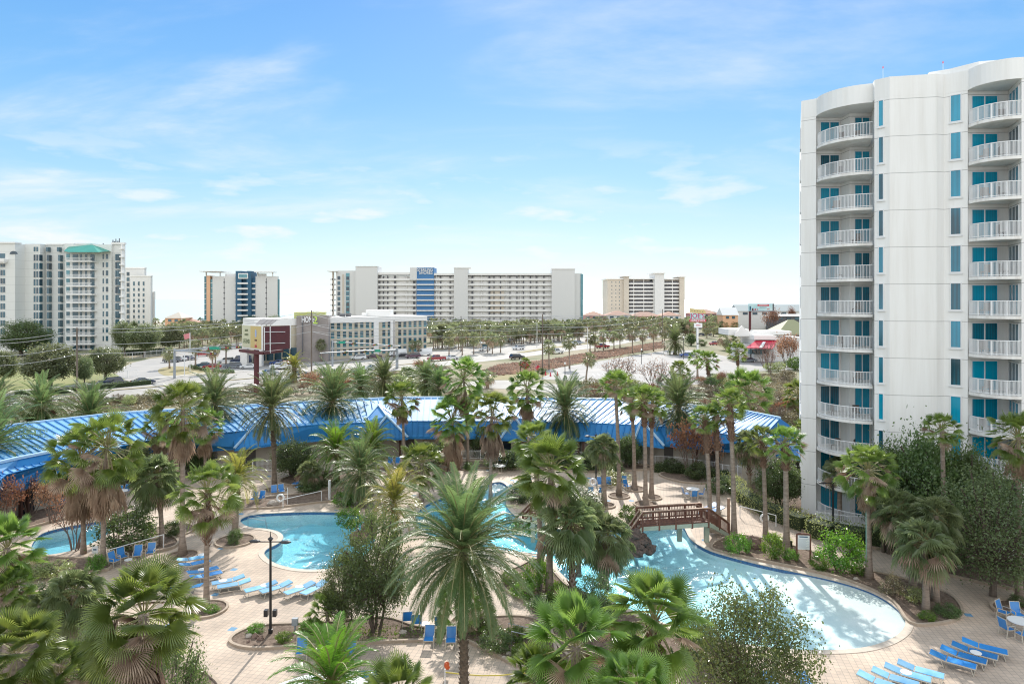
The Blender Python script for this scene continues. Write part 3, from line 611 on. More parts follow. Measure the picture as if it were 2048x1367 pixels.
def wing(name, nodes, zr, zf, ze, label, gables, inset=1.3, back=5.5, rib=.66):
    R = [Vector(G(*n[0], z=zr)) for n in nodes]; Fd = [Vector(G(*n[1], z=zf)) for n in nodes]; E = [Vector(G(*n[2], z=ze)) for n in nodes]
    root = empty(name, (E[len(E)//2].x, E[len(E)//2].y, 0), label=label, category='building'); o = root.location.copy()
    def q(v): return (v.x-o.x, v.y-o.y, v.z)
    rf = MB(); n = len(nodes)
    Bk = []
    for i in range(n):
        d = (R[i]-E[i]); d.z = 0; d.normalize(); Bk.append(Vector((R[i].x+d.x*back, R[i].y+d.y*back, ze)))
    th = Vector((0, 0, -.12))
    for i in range(n-1):
        for (a, b, c, d) in ((E[i], E[i+1], Fd[i+1], Fd[i]), (Fd[i], Fd[i+1], R[i+1], R[i]), (R[i], R[i+1], Bk[i+1], Bk[i])):
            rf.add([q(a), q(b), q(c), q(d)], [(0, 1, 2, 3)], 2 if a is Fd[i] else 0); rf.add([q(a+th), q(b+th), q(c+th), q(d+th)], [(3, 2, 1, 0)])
        rf.bar(q(E[i]-Vector((0, 0, .1))), q(E[i+1]-Vector((0, 0, .1))), .12, .26)   # fascia and gutter
        rf.bar(q(R[i]+Vector((0, 0, .04))), q(R[i+1]+Vector((0, 0, .04))), .34, .22, 1)
        rf.bar(q(Fd[i]+Vector((0, 0, .03))), q(Fd[i+1]+Vector((0, 0, .03))), .16, .08)
        k = max(1, int((Fd[i+1]-Fd[i]).length/rib))
        for j in range(k):
            t = j/k; up = Vector((0, 0, .04))
            r_, f_, e_ = R[i].lerp(R[i+1], t), Fd[i].lerp(Fd[i+1], t), E[i].lerp(E[i+1], t)
            rf.bar(q(f_+up), q(r_+up), .07, .17); rf.bar(q(e_+up), q(f_+up), .07, .2)
    for i in (0, n-1):
        rf.add([q(E[i]), q(Fd[i]), q(R[i]), q(Bk[i])], [(0, 1, 2, 3)])
    rf.build('roof', [M_blue, M_cap, M_blue_glare], root)
    # walls, posts, doors
    w = MB(); Wl = []
    for i in range(n):
        d = (R[i]-E[i]); d.z = 0; d.normalize(); Wl.append(E[i]+d*inset)
    for i in range(n-1):
        a, b = Wl[i], Wl[i+1]; t = (b-a); t.z = 0; nn = Vector((t.y, -t.x, 0)).normalized()*.12
        w.add([q(Vector((a.x, a.y, 0))), q(Vector((b.x, b.y, 0))), q(Vector((b.x, b.y, ze+.25))), q(Vector((a.x, a.y, ze+.25)))], [(0, 1, 2, 3)])
        B0, B1_ = Bk[i], Bk[i+1]
        w.add([q(Vector((B0.x, B0.y-.4, 0))), q(Vector((B1_.x, B1_.y-.4, 0))), q(Vector((B1_.x, B1_.y-.4, ze))), q(Vector((B0.x, B0.y-.4, ze)))], [(3, 2, 1, 0)])
    w.build('wall', M_wall, root)
    cnt = 0
    for i in range(n-1):
        a, b = Wl[i], Wl[i+1]; L = (b-a).length; t = (b-a); t.z = 0; t.normalize(); nn = Vector((t.y, -t.x, 0)); nn = nn if nn.y < 0 else -nn
        s = 1.2
        while s < L-1:
            p = a+t*s+nn*.02; kind = cnt % 4; cnt += 1
            wd_ = 1.0 if kind != 2 else 1.7; m = MB()
            P0 = p-t*wd_/2; P1 = p+t*wd_/2
            z0, z1 = (0.05, 2.1) if kind != 2 else (.8, 2.0)
            m.bar((P0.x-o.x, P0.y-o.y, (z0+z1)/2), (P1.x-o.x, P1.y-o.y, (z0+z1)/2), .06, z1-z0)
            m.build('door' if kind != 2 else 'window', M_dkglass if kind in (1, 2) else M_dkdoor, root)
            s += 4.3
        s = 0
        while s < L:
            p = E[i].lerp(E[i+1], s/L); pp = p+(Wl[i]-E[i]).normalized()*.25; m = MB(); m.box(pp.x-o.x-.12, pp.x-o.x+.12, pp.y-o.y-.12, pp.y-o.y+.12, 0, ze-.1); m.build('post', M_brown, root)
            s += 5.2
    for (xl, yl), (xr, yr), (xp, yp), (xb, yb) in gables:
        a = Vector(G(xl, yl, ze-.05)); b = Vector(G(xr, yr, ze-.05)); m_ = (a+b)/2
        fwd = Vector((0, -1.5, .15)); a += fwd; b += fwd; wx = (xr-xl)/2; pk = Vector(AT(xp, yp, m_.y-.4)); bk = Vector(AT(xb, yb, m_.y+4.4))
        a0 = Vector(G(xb-wx*.72, yp+10, zf+.03)); b0 = Vector(G(xb+wx*1.15, yp+8, zf+.03))
        g = MB(); g.add([q(a), q(b), q(pk), q(bk), q(a0), q(b0)], [(0, 1, 2), (1, 5, 2), (2, 5, 3), (4, 2, 3), (4, 0, 2)])
        for u, v in ((a, pk), (b, pk), (pk, bk), (a0, bk), (b0, bk)): g.bar(q(u+Vector((0, -.05, .08))), q(v+Vector((0, -.05, .08))), .24, .16, 1)
        for j in range(1, 9):
            t = j/9; base = a.lerp(b, t); tt = 1-abs(2*t-1)
            topp = a.lerp(pk, 2*t) if t < .5 else b.lerp(pk, 2*(1-t))
            g.bar(q(base+Vector((0, -.03, .02))), q(topp+Vector((0, -.03, .02))), .05, .08)
        g.bar(q(a-Vector((0, 0, .12))), q(b-Vector((0, 0, .12))), .12, .24)
        g.build('gable', [M_blue, M_cap], root)
    return root
NODES = [((-140, 878), (-20, 975), (-10, 1005)), ((-100, 868), (10, 950), (20, 978)), ((35, 849), (150, 912), (165, 937)), ((226, 827), (300, 880), (318, 905)), ((420, 815), (480, 862), (490, 893)), ((620, 803), (650, 848), (655, 876)),
         ((800, 795), (800, 842), (800, 873)), ((1000, 795), (985, 842), (985, 874)), ((1225, 798), (1170, 845), (1165, 878)), ((1400, 812), (1310, 852), (1300, 886)), ((1490, 822), (1400, 860), (1390, 893)), ((1560, 836), (1520, 879), (1510, 905))]
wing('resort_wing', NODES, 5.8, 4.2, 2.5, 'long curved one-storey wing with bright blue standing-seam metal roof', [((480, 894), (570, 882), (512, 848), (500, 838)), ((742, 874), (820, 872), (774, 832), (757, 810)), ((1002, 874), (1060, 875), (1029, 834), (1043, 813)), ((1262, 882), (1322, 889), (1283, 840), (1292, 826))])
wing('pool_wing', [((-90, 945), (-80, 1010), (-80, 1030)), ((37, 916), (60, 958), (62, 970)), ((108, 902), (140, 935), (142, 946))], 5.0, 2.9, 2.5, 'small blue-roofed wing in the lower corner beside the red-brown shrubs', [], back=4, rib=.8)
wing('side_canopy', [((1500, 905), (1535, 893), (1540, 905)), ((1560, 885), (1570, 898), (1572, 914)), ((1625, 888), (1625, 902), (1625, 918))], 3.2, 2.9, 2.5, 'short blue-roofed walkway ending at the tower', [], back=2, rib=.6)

# ================= FAR BUILDINGS =================
M_creamA = stucco('hotel_cream', (.72, .72, .69), (.62, .6, .57), 2.98, .3, .08)
M_creamB = stucco('condo_cream', (.68, .67, .65), (.58, .57, .55), 0, 0, .1)
M_creamW = pm('light_trim', (.80, .78, .75), rough=.7)
M_tan = pm('tan_wall', (.60, .53, .44), (.53, .47, .4), scale=.1, rough=.85)
M_win = glassm('far_glass', (.015, .035, .055), (.05, .13, .17), rough=.12)
M_win2 = glassm('sea_glass', (.03, .14, .17), (.10, .30, .35), rough=.12)
M_dk = pm('dark_recess', (.12, .12, .13), rough=.8)
M_green = pm('green_roof', (.03, .27, .20), (.04, .32, .24), scale=.3, rough=.4)
M_blueW = pm('blue_wall', (.055, .17, .36), (.07, .2, .40), scale=.1, rough=.7)
M_navy = pm('navy_wall', (.03, .10, .17), (.04, .12, .2), scale=.1, rough=.7)
M_orange = pm('orange_wall', (.75, .45, .28), rough=.8)
M_pink = pm('pink_wall', (.55, .26, .25), (.5, .24, .23), scale=.1, rough=.85)
M_clay = pm('clay_roof', (.42, .25, .18), (.36, .2, .15), scale=.5, rough=.85)
M_stone = pm('stone_panel', (.33, .29, .27), (.26, .23, .22), scale=.35, rough=.9, detail=7)
class Bld:
    """a far building drawn at one distance: boxes are given by their pixel span on the facade plane Z and a depth"""
    def __init__(s, name, label, px, Z, category='building'):
        s.o = Vector((XX(px, Z), Z, 0)); s.root = empty(name, tuple(s.o), label=label, category=category); s.nw = 0; s.extra = MB(); s.exm = None; s.Z = Z
    def bx(s, mb, x0, x1, yt, yb, d0=0, d1=12, Z=None, m=0):
        Z = Z or s.Z; zt = ZZ(yt, Z); zb = 0 if yb is None else ZZ(yb, Z)
        mb.box(XX(x0, Z)-s.o.x, XX(x1, Z)-s.o.x, Z+d0-s.o.y, Z+d1-s.o.y, zb, zt, m); return mb
    def part(s, name, mat, boxes, parent=None):
        for b in boxes: s.bx(MB(), *b).build(name, mat, parent or s.root)
    def win(s, x0, x1, yt, yb, d=-.12, mat=None, name='window', frame=True):
        mat = mat or M_win
        if s.nw < 96:
            s.nw += 1; mb = MB()
            if frame: s.bx(mb, x0-.25, x1+.25, yb, yb+.8, d-.1, 0)
            s.bx(mb, x0, x1, yt, yb, d, .3, m=1 if frame else 0); mb.build(name, [M_creamW, mat] if frame else mat, s.root)
        else:
            s.bx(s.extra, x0, x1, yt, yb, d, .3); s.exm = mat
    def done(s):
        if s.extra.v: o = s.extra.build('window', s.exm, s.root, kind='stuff')
# --- left hotel with green roof ---
H = Bld('hotel_tower', 'wide cream hotel tower with green hipped roof over its balcony bay', 120, 250)
H.part('wall', M_creamA, [(-160, 54, 489, None, -6, 14), (54, 84, 488, None, -1, 14), (84, 140, 486, None, 2, 14), (130, 223, 489, None, 0, 5), (223, 245.5, 487, None, 1, 1.7)])
for b in ((-160, 55, 486.5, 489.2, -6.4, -3), (84, 120, 487, 489, 1.6, 5), (115, 170, 484.5, 487, 3, 9), (220, 247, 484.5, 488, .5, 1.9)): H.part('parapet', M_creamW, [b])
# chamfered side of the left block
rows = 11; y0 = 507; dy = 16.35
for r in range(rows):
    y = y0+r*dy
    for x in (-58, -20): 
        for k in range(3): H.win(x+k*5, x+k*5+3.6, y+1, y+13.5, -6.12)
    if r > 0 or 1:
        if r >= 1:
            for k in range(3): H.win(21+k*5.0, 24.6+k*5.0, y+3.2-2, y+14.2-2, -6.12)
    for x, w in ((71.5, 3.4), (76.8, 3.4), (82, 2.2)): H.win(x, x+w, y+2.5, y+15, -1.12)
    for x, w in ((92.5, 4), (115, 4)): H.win(x, x+w, y+2.5, y+15, 1.88)
    H.win(133, 139.4, y+.5, y+12, -.12, M_win2)
    H.win(205.5, 208, y+1, y+11, -.12); H.win(212, 216.4, y+1, y+11, -.12)
    for k in range(3): H.win(229.5+k*3, 232+k*3, y+1, y+14, .88)
for x in (71.5, 76.8): H.win(x, x+3.4, 494, 503, -1.12)
for x in (90.5, 112.5): H.win(x, x+4, 494, 503, 1.88)
H.win(20.5, 34.5, 509, 518, -6.12)
a = MB(); cxx = XX(27.5, 244)-H.o.x; zc = ZZ(507.5, 244)
a.add([(cxx, -6.2, zc-.1)]+[(cxx+1.35*cos(t*pi/10), -6.2, zc-.1+1.1*sin(t*pi/10)) for t in range(11)]+[(cxx, -5.9, zc-.1)]+[(cxx+1.35*cos(t*pi/10), -5.9, zc-.1+1.1*sin(t*pi/10)) for t in range(11)], [tuple(range(12))[::-1]]+[(1+i, 13+i, 14+i, 2+i) for i in range(10)]); a.build('arched_window', M_win, H.root)
H.part('balcony', M_creamW, [(12, 40, 520, 526, -8, -6.02), (14, 38, 526, 529, -7.4, -6.02)])
for r in range(rows+1):
    y = y0+r*dy
    if r < rows+1:
        H.part('balcony', M_creamW, [(144, 194, y+15.4, y+17.6, -3.2, -.02)])
        rb = MB(); Z = 246.8
        for x in range(144, 194, 2): H.bx(rb, x, x+.45, y+9.5, y+15.4, -3.15, -3.05)
        H.bx(rb, 144, 194, y+9.2, y+9.9, -3.2, -3.05); H.bx(rb, 144, 194, y+14.9, y+15.4, -3.2, -3.05); rb.build('railing', M_white, H.root)
        for x, w in ((145.5, 10.5), (160.5, 3.4), (170.5, 3.8), (181, 8)): H.win(x, x+w, y+1.5, y+14.5, -.12, M_win2 if r < 6 else M_win, frame=False)
for r in range(14):
    H.part('balcony', M_creamW, [(242, 248.5, 496+r*15.9, 499+r*15.9, -1.2, .8)]) if r < 13 else None
H.part('column', M_creamW, [(244, 246.5, 489, None, -.8, .2)])
gr = MB(); Z = 246; e = [Vector(AT(x, y, z)) for x, y, z in ((128, 502, 245.5), (137, 504, 243.5), (196, 504, 243.5), (221, 502.5, 249), (221, 503, 262), (128, 503, 262))]
rd = [Vector(AT(140, 490, 252)), Vector(AT(184, 487.5, 251))]
q = lambda v: (v.x-H.o.x, v.y-H.o.y, v.z)
gr.add([q(v) for v in e]+[q(v) for v in rd], [(1, 2, 7, 6), (0, 1, 6), (2, 3, 7), (3, 4, 7), (4, 5, 6, 7), (5, 0, 6), (5, 4, 3, 2, 1, 0)])
gr.build('roof', M_green, H.root)
H.part('entrance_block', M_creamW, [(60, 122, 697.5, None, -9, -1.2), (131, 180, 704, None, -7, -.2)]); H.part('canopy_roof', M_green, [(84, 122, 693.5, 697.2, -10, -1.3)])
H.part('lower_wall', M_tan, [(-160, 60, 699, None, -16, -6.2)])
for x in (9, 27, 48, 58): H.win(x, x+4, 702, 712, -16.1)
an = MB()
for x, y1 in ((209, 477), (212, 480), (215, 475), (219, 479), (222, 474), (189, 484)): H.bx(an, x, x+.7, y1, 487, 5, 5.4)
H.bx(an, 208, 223, 480, 480.8, 5, 5.3); an.build('antenna', M_dk, H.root)
H.done()
# --- white block behind it ---
H = Bld('hotel_block', 'narrower white stepped block standing beyond the green-roofed tower', 285, 300)
H.part('wall', M_creamB, [(246, 289, 537, None, 0, 1.5), (271, 311, 553, None, -4, -2.5), (300, 313, 583, None, -2, -1)]); H.part('parapet', M_creamW, [(246, 290, 534.5, 537, -.3, 1.5), (270, 312, 551.5, 553, -4.3, -2.5)])
for r in range(11):
    y = 544+r*10.7; H.win(253.5, 259, y, y+7.5)
    if r >= 2:
        for x in (276.5, 286, 295.5): H.win(x, x+3.2, y-2 if r == 2 else y, y+6, -4.12)
H.done()
# --- navy and cream tower ---
H = Bld('seaside_tower', 'cream seaside tower with dark blue central stair and flat roof canopies', 483, 385)
H.part('wall', M_creamB, [(425, 471, 552, None, 0, 16), (511, 555, 552, None, 0, 2), (447, 470, 547, 552, 2, 14), (513, 531, 547, 552, .5, 1.8)])
H.part('stair_wall', M_navy, [(474, 485.5, 542, None, -2, 14), (496, 504.5, 542, None, -2, 6), (471, 511, 556, None, 0, 6), (485.5, 496, 545, 556, -1.5, 14)])
H.part('sign_panel', M_creamW, [(479.5, 499, 546.5, 557.5, -2.3, -1.6)]); H.part('glass', M_win2, [(481, 497.5, 548.5, 555.5, -2.4, -2.32)])
H.part('side_wall', M_orange, [(413, 420, 551, None, 0, 20)]); H.part('side_glass', M_win2, [(407, 413, 552, None, 1, 20), (420, 425, 558, None, .5, 18), (555, 557.5, 558, None, .4, 1.6)])
H.part('roof_canopy', M_creamW, [(403, 446, 542, 543.5, -3, 14), (512, 549, 543.3, 544.8, -3, 4)]); H.part('column', M_creamW, [(411, 412.5, 543.5, 552, 0, 1), (439, 440.5, 543.5, 552, 0, 1), (544, 545.5, 544.8, 552, 0, 1), (514, 515.5, 544.8, 552, 0, 1)])
for r in range(8):
    y = 565+r*10.7
    for x0, x1 in ((478.5, 499),): H.part('balcony', M_creamW, [(x0, x1, y, y+3, -2.6, -2.02)])
    H.part('landing', M_creamW, [(470.5, 474, y, y+3, -.6, -.02), (504.5, 511, y, y+3, -.6, -.02)])
    H.win(447, 450, y-2, y+.3, -.1, M_dk, frame=False); H.win(531, 534, y-2, y+.3, -.1, M_dk, frame=False)
    for x in (421, 407.5): H.part('floor_band', M_creamW, [(x, x+4.5, y, y+.8, .3, 1)])
H.part('seam', M_dk, [(447.8, 449, 556, None, -.05, .1), (532, 533.2, 556, None, -.05, .1)])
H.done()
# --- long gallery condominium ---
H = Bld('long_condominium', 'long cream condominium with open walkways and blue central panel', 915, 400)
H.part('wall', M_creamB, [(672, 713, 541, None, 0, 18)]); H.part('wall', M_creamW, [(756, 833, 552, None, 1.5, 18), (868, 910, 552, None, 1.5, 18), (936, 1106, 552, None, 1.5, 18)])
H.part('stair_tower', M_creamB, [(712.5, 756, 533, None, -2, 12), (908.5, 936, 536, None, -2, 12), (1103, 1149, 538, None, -2, 12), (820.5, 834, 535, 560, -1, 12)])
H.part('roof_band', M_creamW, [(756, 821, 544.5, 549.5, -.5, 18), (868, 909, 546, 550.5, -.5, 18), (936, 1104, 546, 550.5, -.5, 18), (712, 756.5, 532, 533.4, -2.3, 12), (908, 942, 535, 536.4, -2.3, 12), (1102, 1150, 537, 538.4, -2.3, 12)])
H.part('blue_panel', M_blueW, [(833.5, 868, 535, None, -.8, 14)])
H.part('end_wall', M_creamB, [(1149, 1164, 546, None, 0, 18)]); H.part('end_glass', M_win2, [(1161, 1166, 548, None, -.4, 10), (692, 699, 546, None, -.3, 1)])
H.part('canopy', M_creamW, [(656, 676, 541.5, 543.2, -2, 8)]); H.part('column', M_tan, [(665, 667.5, 543, None, -1, 1), (685, 688, 548, None, -.4, .1)])
for r in range(10):
    y = 551+r*10.35
    b = [(756, 834, y+5.6, y+9.4, -.2, 1.45), (868, 910, y+5.6, y+9.4, -.2, 1.45), (936, 1104, y+5.6, y+9.4, -.2, 1.45)]
    H.part('walkway', M_creamW, b)
    H.part('walkway', M_creamW, [(834.5, 868, y+6.5, y+8.8, -1.6, -.82)])
    H.win(675, 680.5, y+1, y+8.5); H.win(693, 698.5, y+2, y+9, -.4)
    H.part('end_balcony', M_creamW, [(661, 668, y+6, y+9, -1, 4)])
    for x in (758, 765.5, 774, 788, 826, 880, 899, 943, 977, 987, 1000, 1019, 1033, 1046, 1060, 1073, 1087): H.win(x, x+(3.2 if x in (788, 826, 943, 977) else 1.8), y+.6, y+7, 1.42, M_dk, frame=False)
    for x0 in (812, 872, 962, 1012, 1040, 1068): H.part('pier', M_creamW, [(x0, x0+.9, y, y+9, 0, 1.45)])
H.part('inner_wall', M_yel if 0 else M_tan, [(981, 1008, 576, 626, .8, 1.47)])
text('sign_text', 'STERLING', 2.6, (XX(850.5, 400)-H.o.x, -.95, ZZ(539.6, 400)), (pi/2, 0, 0), M_creamW, H.root, sx=.80); text('sign_text', 'SHORES', 2.6, (XX(852, 400)-H.o.x, -.95, ZZ(545.4, 400)), (pi/2, 0, 0), M_creamW, H.root, sx=.85)
H.done()
# --- beige gallery tower ---
H = Bld('beige_condominium', 'beige condominium with three capped towers above rows of balconies', 1290, 560)
H.part('wall', M_tan, [(1215, 1247, 557, None, 0, 30), (1256, 1300, 559, None, 2, 30), (1320, 1358, 559, None, 2, 30)])
H.part('stair_tower', M_tan, [(1247, 1257, 553, None, -2, 20), (1358, 1368, 554, None, -2, 20)]); H.part('centre_tower', M_creamB, [(1308, 1327, 547, None, -3, 20)])
H.part('roof_band', M_creamW, [(1212, 1310, 556.5, 558.4, -1, 30), (1320, 1368, 557, 559, -1, 30), (1243, 1262, 551.5, 553, -3.5, 21), (1353, 1371, 552.5, 554, -3.5, 21), (1304, 1329, 545.2, 547, -4.5, 21)])
for r in range(9):
    y = 562+r*7.45
    H.part('balcony', M_creamW, [(1257, 1308, y+3.6, y+6.4, -.5, 1.98), (1327, 1358, y+3.6, y+6.4, -.5, 1.98)])
    for x0, x1 in ((1259, 1266), (1270, 1286), (1289, 1305), (1328, 1343), (1346, 1356)): H.win(x0, x1, y+.2, y+4, 1.9, M_dk, frame=False)
    for x in (1223, 1231, 1238): H.win(x, x+1.4, y+1, y+3.2, -.1, frame=False)
H.part('pier', M_creamW, [(x, x+1.1, 559, None, -.3, 1.98) for x in (1267, 1287, 1306, 1344)])
H.done()
# --- roadside hotel with stone tower ---
def box3(mb, a, b, z0, z1, dep, m=0):
    """wall slab from plan point a to b, dep metres deep away from the camera"""
    a = Vector(a[:2]); b = Vector(b[:2]); t = (b-a).normalized(); nn = Vector((-t.y, t.x)); nn = nn if nn.y > 0 else -nn
    P = [a, b, b+nn*dep, a+nn*dep]; mb.prism([(p.x, p.y) for p in P] if area(P) > 0 else [(p.x, p.y) for p in P[::-1]], z0, z1, m); return mb
HT = empty('roadside_hotel', (XX(700, 215), 215, 0), label='four-storey roadside hotel with grey stone tower and yellow-beige wings', category='building'); ho = HT.location
def hq(px, Z): return Vector((XX(px, Z)-ho.x, Z-ho.y))
M_lime = pm('lime_trim', (.50, .52, .18), rough=.7)
M_hw = pm('hotel_wall', (.55, .49, .38), (.5, .45, .35), scale=.2, rough=.85)
a, b = hq(657, 208), hq(853, 232); t = (b-a).normalized(); nn = Vector((t.y, -t.x)); L = (b-a).length
box3(MB(), a, b, 0, 11.2, 16).build('wall', M_hw, HT)
box3(MB(), a-nn*-.4, b+nn*.4, 11.2, 12.9, 16.5).build('roof_band', M_creamW, HT)
l0, l1 = hq(510, 196), hq(597, 203); box3(MB(), l0, l1, 0, 10.8, 14).build('wall', M_hw, HT); box3(MB(), l0+Vector((0, -.4)), l1+Vector((0, -.4)), 10.8, 12.8, 14).build('roof_band', M_creamW, HT)
s0, s1 = hq(593, 201.5), hq(657, 203); box3(MB(), s0, s1, 0, 13.6, 12).build('stone_tower', M_stone, HT)
box3(MB(), hq(588, 203), hq(650, 205), 12.2, 14.6, 12).build('lime_panel', M_lime, HT)
m = MB(); box3(m, hq(604.2, 201.4), hq(605.8, 201.4), 2, 13.5, .1); m.build('seam', M_dk, HT)
for i in range(18):
    u = L*(i+.4)/18
    if i in (8, 11):
        continue
    for fl in range(4):
        p = a+t*u+nn*.06; z = 1.0+fl*2.75; g = MB(); box3(g, p, p+t*1.1, z+.35, z+2.0, .1); box3(g, p+nn*.03, p+t*1.1+nn*.03, z, z+.35, .12, 1); g.build('window', [M_win, M_win2], HT)
for u in (.43, .60):
    p = a+t*L*u+nn*.5; m = MB(); box3(m, p, p+t*1.7, 0, 12.2, 1); m.build('pilaster', M_creamW, HT)
for fl in range(1, 4): box3(MB(), a+nn*.12, b+nn*.12, .6+fl*2.75, .75+fl*2.75, .1).build('floor_band', M_creamB, HT)
for u in (.08, .14, .3, .5): m = MB(); p = hq(657, 212)+t*L*u; m.box(p.x, p.x+1.5, p.y+3, p.y+4.4, 12.9, 14); m.build('roof_unit', M_dk if u < .2 else M_creamW, HT)
m = MB(); p = hq(729, 222); m.box(p.x, p.x+8, p.y+2, p.y+8, 12.9, 15); m.build('roof_box', M_creamW, HT)
for x in (487, 516.5): m = MB(); p = hq(x, 188); m.box(p.x-.9, p.x+.9, p.y, p.y+1.6, 0, 5.2); m.build('canopy_post', M_creamW, HT)
m = MB(); p = hq(484, 187); p2 = hq(560, 187); m.box(p.x, p2.x, p.y, p.y+9, 5.2, 6.3); m.build('entrance_canopy', M_creamW, HT)
for i in range(5): m = MB(); p = l0.lerp(l1, (i+.5)/5.5); m.box(p.x, p.x+1.8, p.y-.25, p.y, .8, 4.2); m.build('window', M_win, HT)
text('sign_text', 'HOME', 2.3, (*(hq(616.2, 201.3)), ZZ(639.5, 201)), (pi/2, 0, 0), M_white, HT, sx=.60); text('sign_number', '2', 3.1, (*(hq(630.3, 201.3)), ZZ(640.5, 201)), (pi/2, 0, 0), pm('lime_letter', (.5, .7, .1), rough=.5), HT)
0 and text('sign_text', 'SUITES', .9, (*(hq(622.5, 201.3)), ZZ(647.5, 201)), (pi/2, 0, 0), M_white, HT)
# --- shops, beach houses, restaurant ---
def house(name, label, px0, px1, yt, yb, Z, dep, wallm, roofm, rh, cat='building', hip=True, wins=3):
    H = Bld(name, label, (px0+px1)/2, Z, cat); H.part('wall', wallm, [(px0, px1, yt, None, 0, dep)])
    x0, x1 = XX(px0, Z)-H.o.x-.5, XX(px1, Z)-H.o.x+.5; z = ZZ(yt, Z)+.004; ry = min((x1-x0)/2, dep/2) if hip else 0
    r = MB().add([(x0, -.5, z), (x1, -.5, z), (x1, dep+.5, z), (x0, dep+.5, z), (x0+ry, dep/2, z+rh), (x1-ry, dep/2, z+rh)], [(0, 1, 5, 4), (1, 2, 5), (2, 3, 4, 5), (3, 0, 4), (3, 2, 1, 0)]); r.build('roof', roofm, H.root)
    w = (px1-px0)/(wins*2+1)
    for i in range(wins): H.win(px0+w*(2*i+1), px0+w*(2*i+2), yt+2, yt+min(7, (yb-yt)*.5), -.15, frame=False)
    return H
house('beach_house', 'orange and red beach house with hipped roof beside the navy tower', 330, 362, 636, 654, 330, 12, M_orange, M_tan, 3, wins=2)
house('beach_house', 'low brown-roofed house next to the orange beach house', 362, 386, 645, 655, 335, 10, M_pink, M_clay, 2, wins=1)
for i, (x0, x1, yt, m_, lb) in enumerate(((1166, 1212, 631, M_pink, 'pink shop with clay hip roof, first after the long condominium'), (1213, 1262, 630, M_creamB, 'cream shop with dark window below the beige condominium'), (1263, 1322, 632, M_pink, 'pink shop with long clay roof below the central beige tower'), (1323, 1362, 631, M_creamB, 'cream and pink shop just before the crab shack sign'), (1382, 1440, 627, M_pink, 'pink shop with tall clay roof behind the crab shack sign'))):
    house('shop', lb, x0, x1, yt, 655, 430+i*2, 14, m_, M_clay, 2.6, wins=3)
house('gable_house', 'yellow-tan gabled house behind the restaurant', 1446, 1476, 630, 650, 360, 10, M_orange, M_creamW, 4, wins=2, hip=False)
house('beach_pavilion', 'grey-roofed beach pavilion beyond the far billboard', 1476, 1640, 622, 650, 420, 14, M_creamB, pm('grey_roof', (.42, .45, .44), rough=.6), 4, wins=8, hip=False)
house('flat_shop', 'low flat-roofed shop behind the brown scrub', 1548, 1640, 632, 650, 385, 12, M_dk, M_creamW, 1, wins=5)
house('service_building', 'small beige service building among palms by the highway', 953, 988, 686, 700, 258, 8, M_tan, M_creamW, .4, wins=1, hip=False)
house('green_pavilion', 'olive-green hipped roof at the tower edge', 1556, 1640, 668, 690, 245, 14, M_tan, pm('olive_roof', (.30, .30, .17), rough=.7), 5, wins=3)
H = Bld('seafood_restaurant', 'white parapet restaurant with bright red awning roof', 1530, 200)
H.part('wall', M_creamB, [(1513, 1556, 678, None, 2, 14), (1556, 1620, 676, None, 4, 14), (1488, 1510, 690, None, 4, 12)]); H.part('parapet', M_creamW, [(1511, 1556, 671, 679.5, 1, 14), (1470, 1512, 660, 672, 6, 16), (1534, 1600, 664, 671, 6, 14)])
pp = MB(); Z = 206
outl = [(1470, 672), (1470, 664), (1476, 662), (1480, 655), (1484, 651), (1488, 655), (1494, 661), (1506, 663), (1508, 672)]
Z = 204.8; P = [AT(x, y, Z) for x, y in outl]; n = len(P); pp.add([(p[0]-H.o.x, p[1]-H.o.y, p[2]) for p in P]+[(p[0]-H.o.x, p[1]-H.o.y+.6, p[2]) for p in P], [tuple(range(n))[::-1], tuple(range(n, 2*n))]+[(i, i+n, (i+1) % n+n, (i+1) % n) for i in range(n)]); pp.build('curved_parapet', M_creamW, H.root)
M_redr = pm('red_metal', (.55, .03, .07), (.5, .03, .06), scale=1, rough=.4)
e = [AT(x, y, z) for x, y, z in ((1492, 694.5, 196), (1545, 696.5, 194), (1556, 680, 201.8), (1512, 680, 201.8))]
MB().add([(p[0]-H.o.x, p[1]-H.o.y, p[2]) for p in e]+[(p[0]-H.o.x, p[1]-H.o.y, p[2]-.2) for p in e], [(0, 1, 2, 3), (7, 6, 5, 4), (0, 4, 5, 1), (1, 5, 6, 2), (3, 7, 4, 0)]).build('awning', M_redr, H.root)
e = [AT(x, y, z) for x, y, z in ((1518, 695.6, 194.95), (1525, 695.9, 194.7), (1531.5, 684, 199.9), (1526, 683.6, 199.9))]
MB().add([(p[0]-H.o.x, p[1]-H.o.y, p[2]+.12) for p in e], [(0, 1, 2, 3)]).build('awning_stripe', M_white, H.root)
for x in (1500, 1507, 1514, 1521, 1533): H.win(x, x+5, 698, 708, 1.8, frame=False)
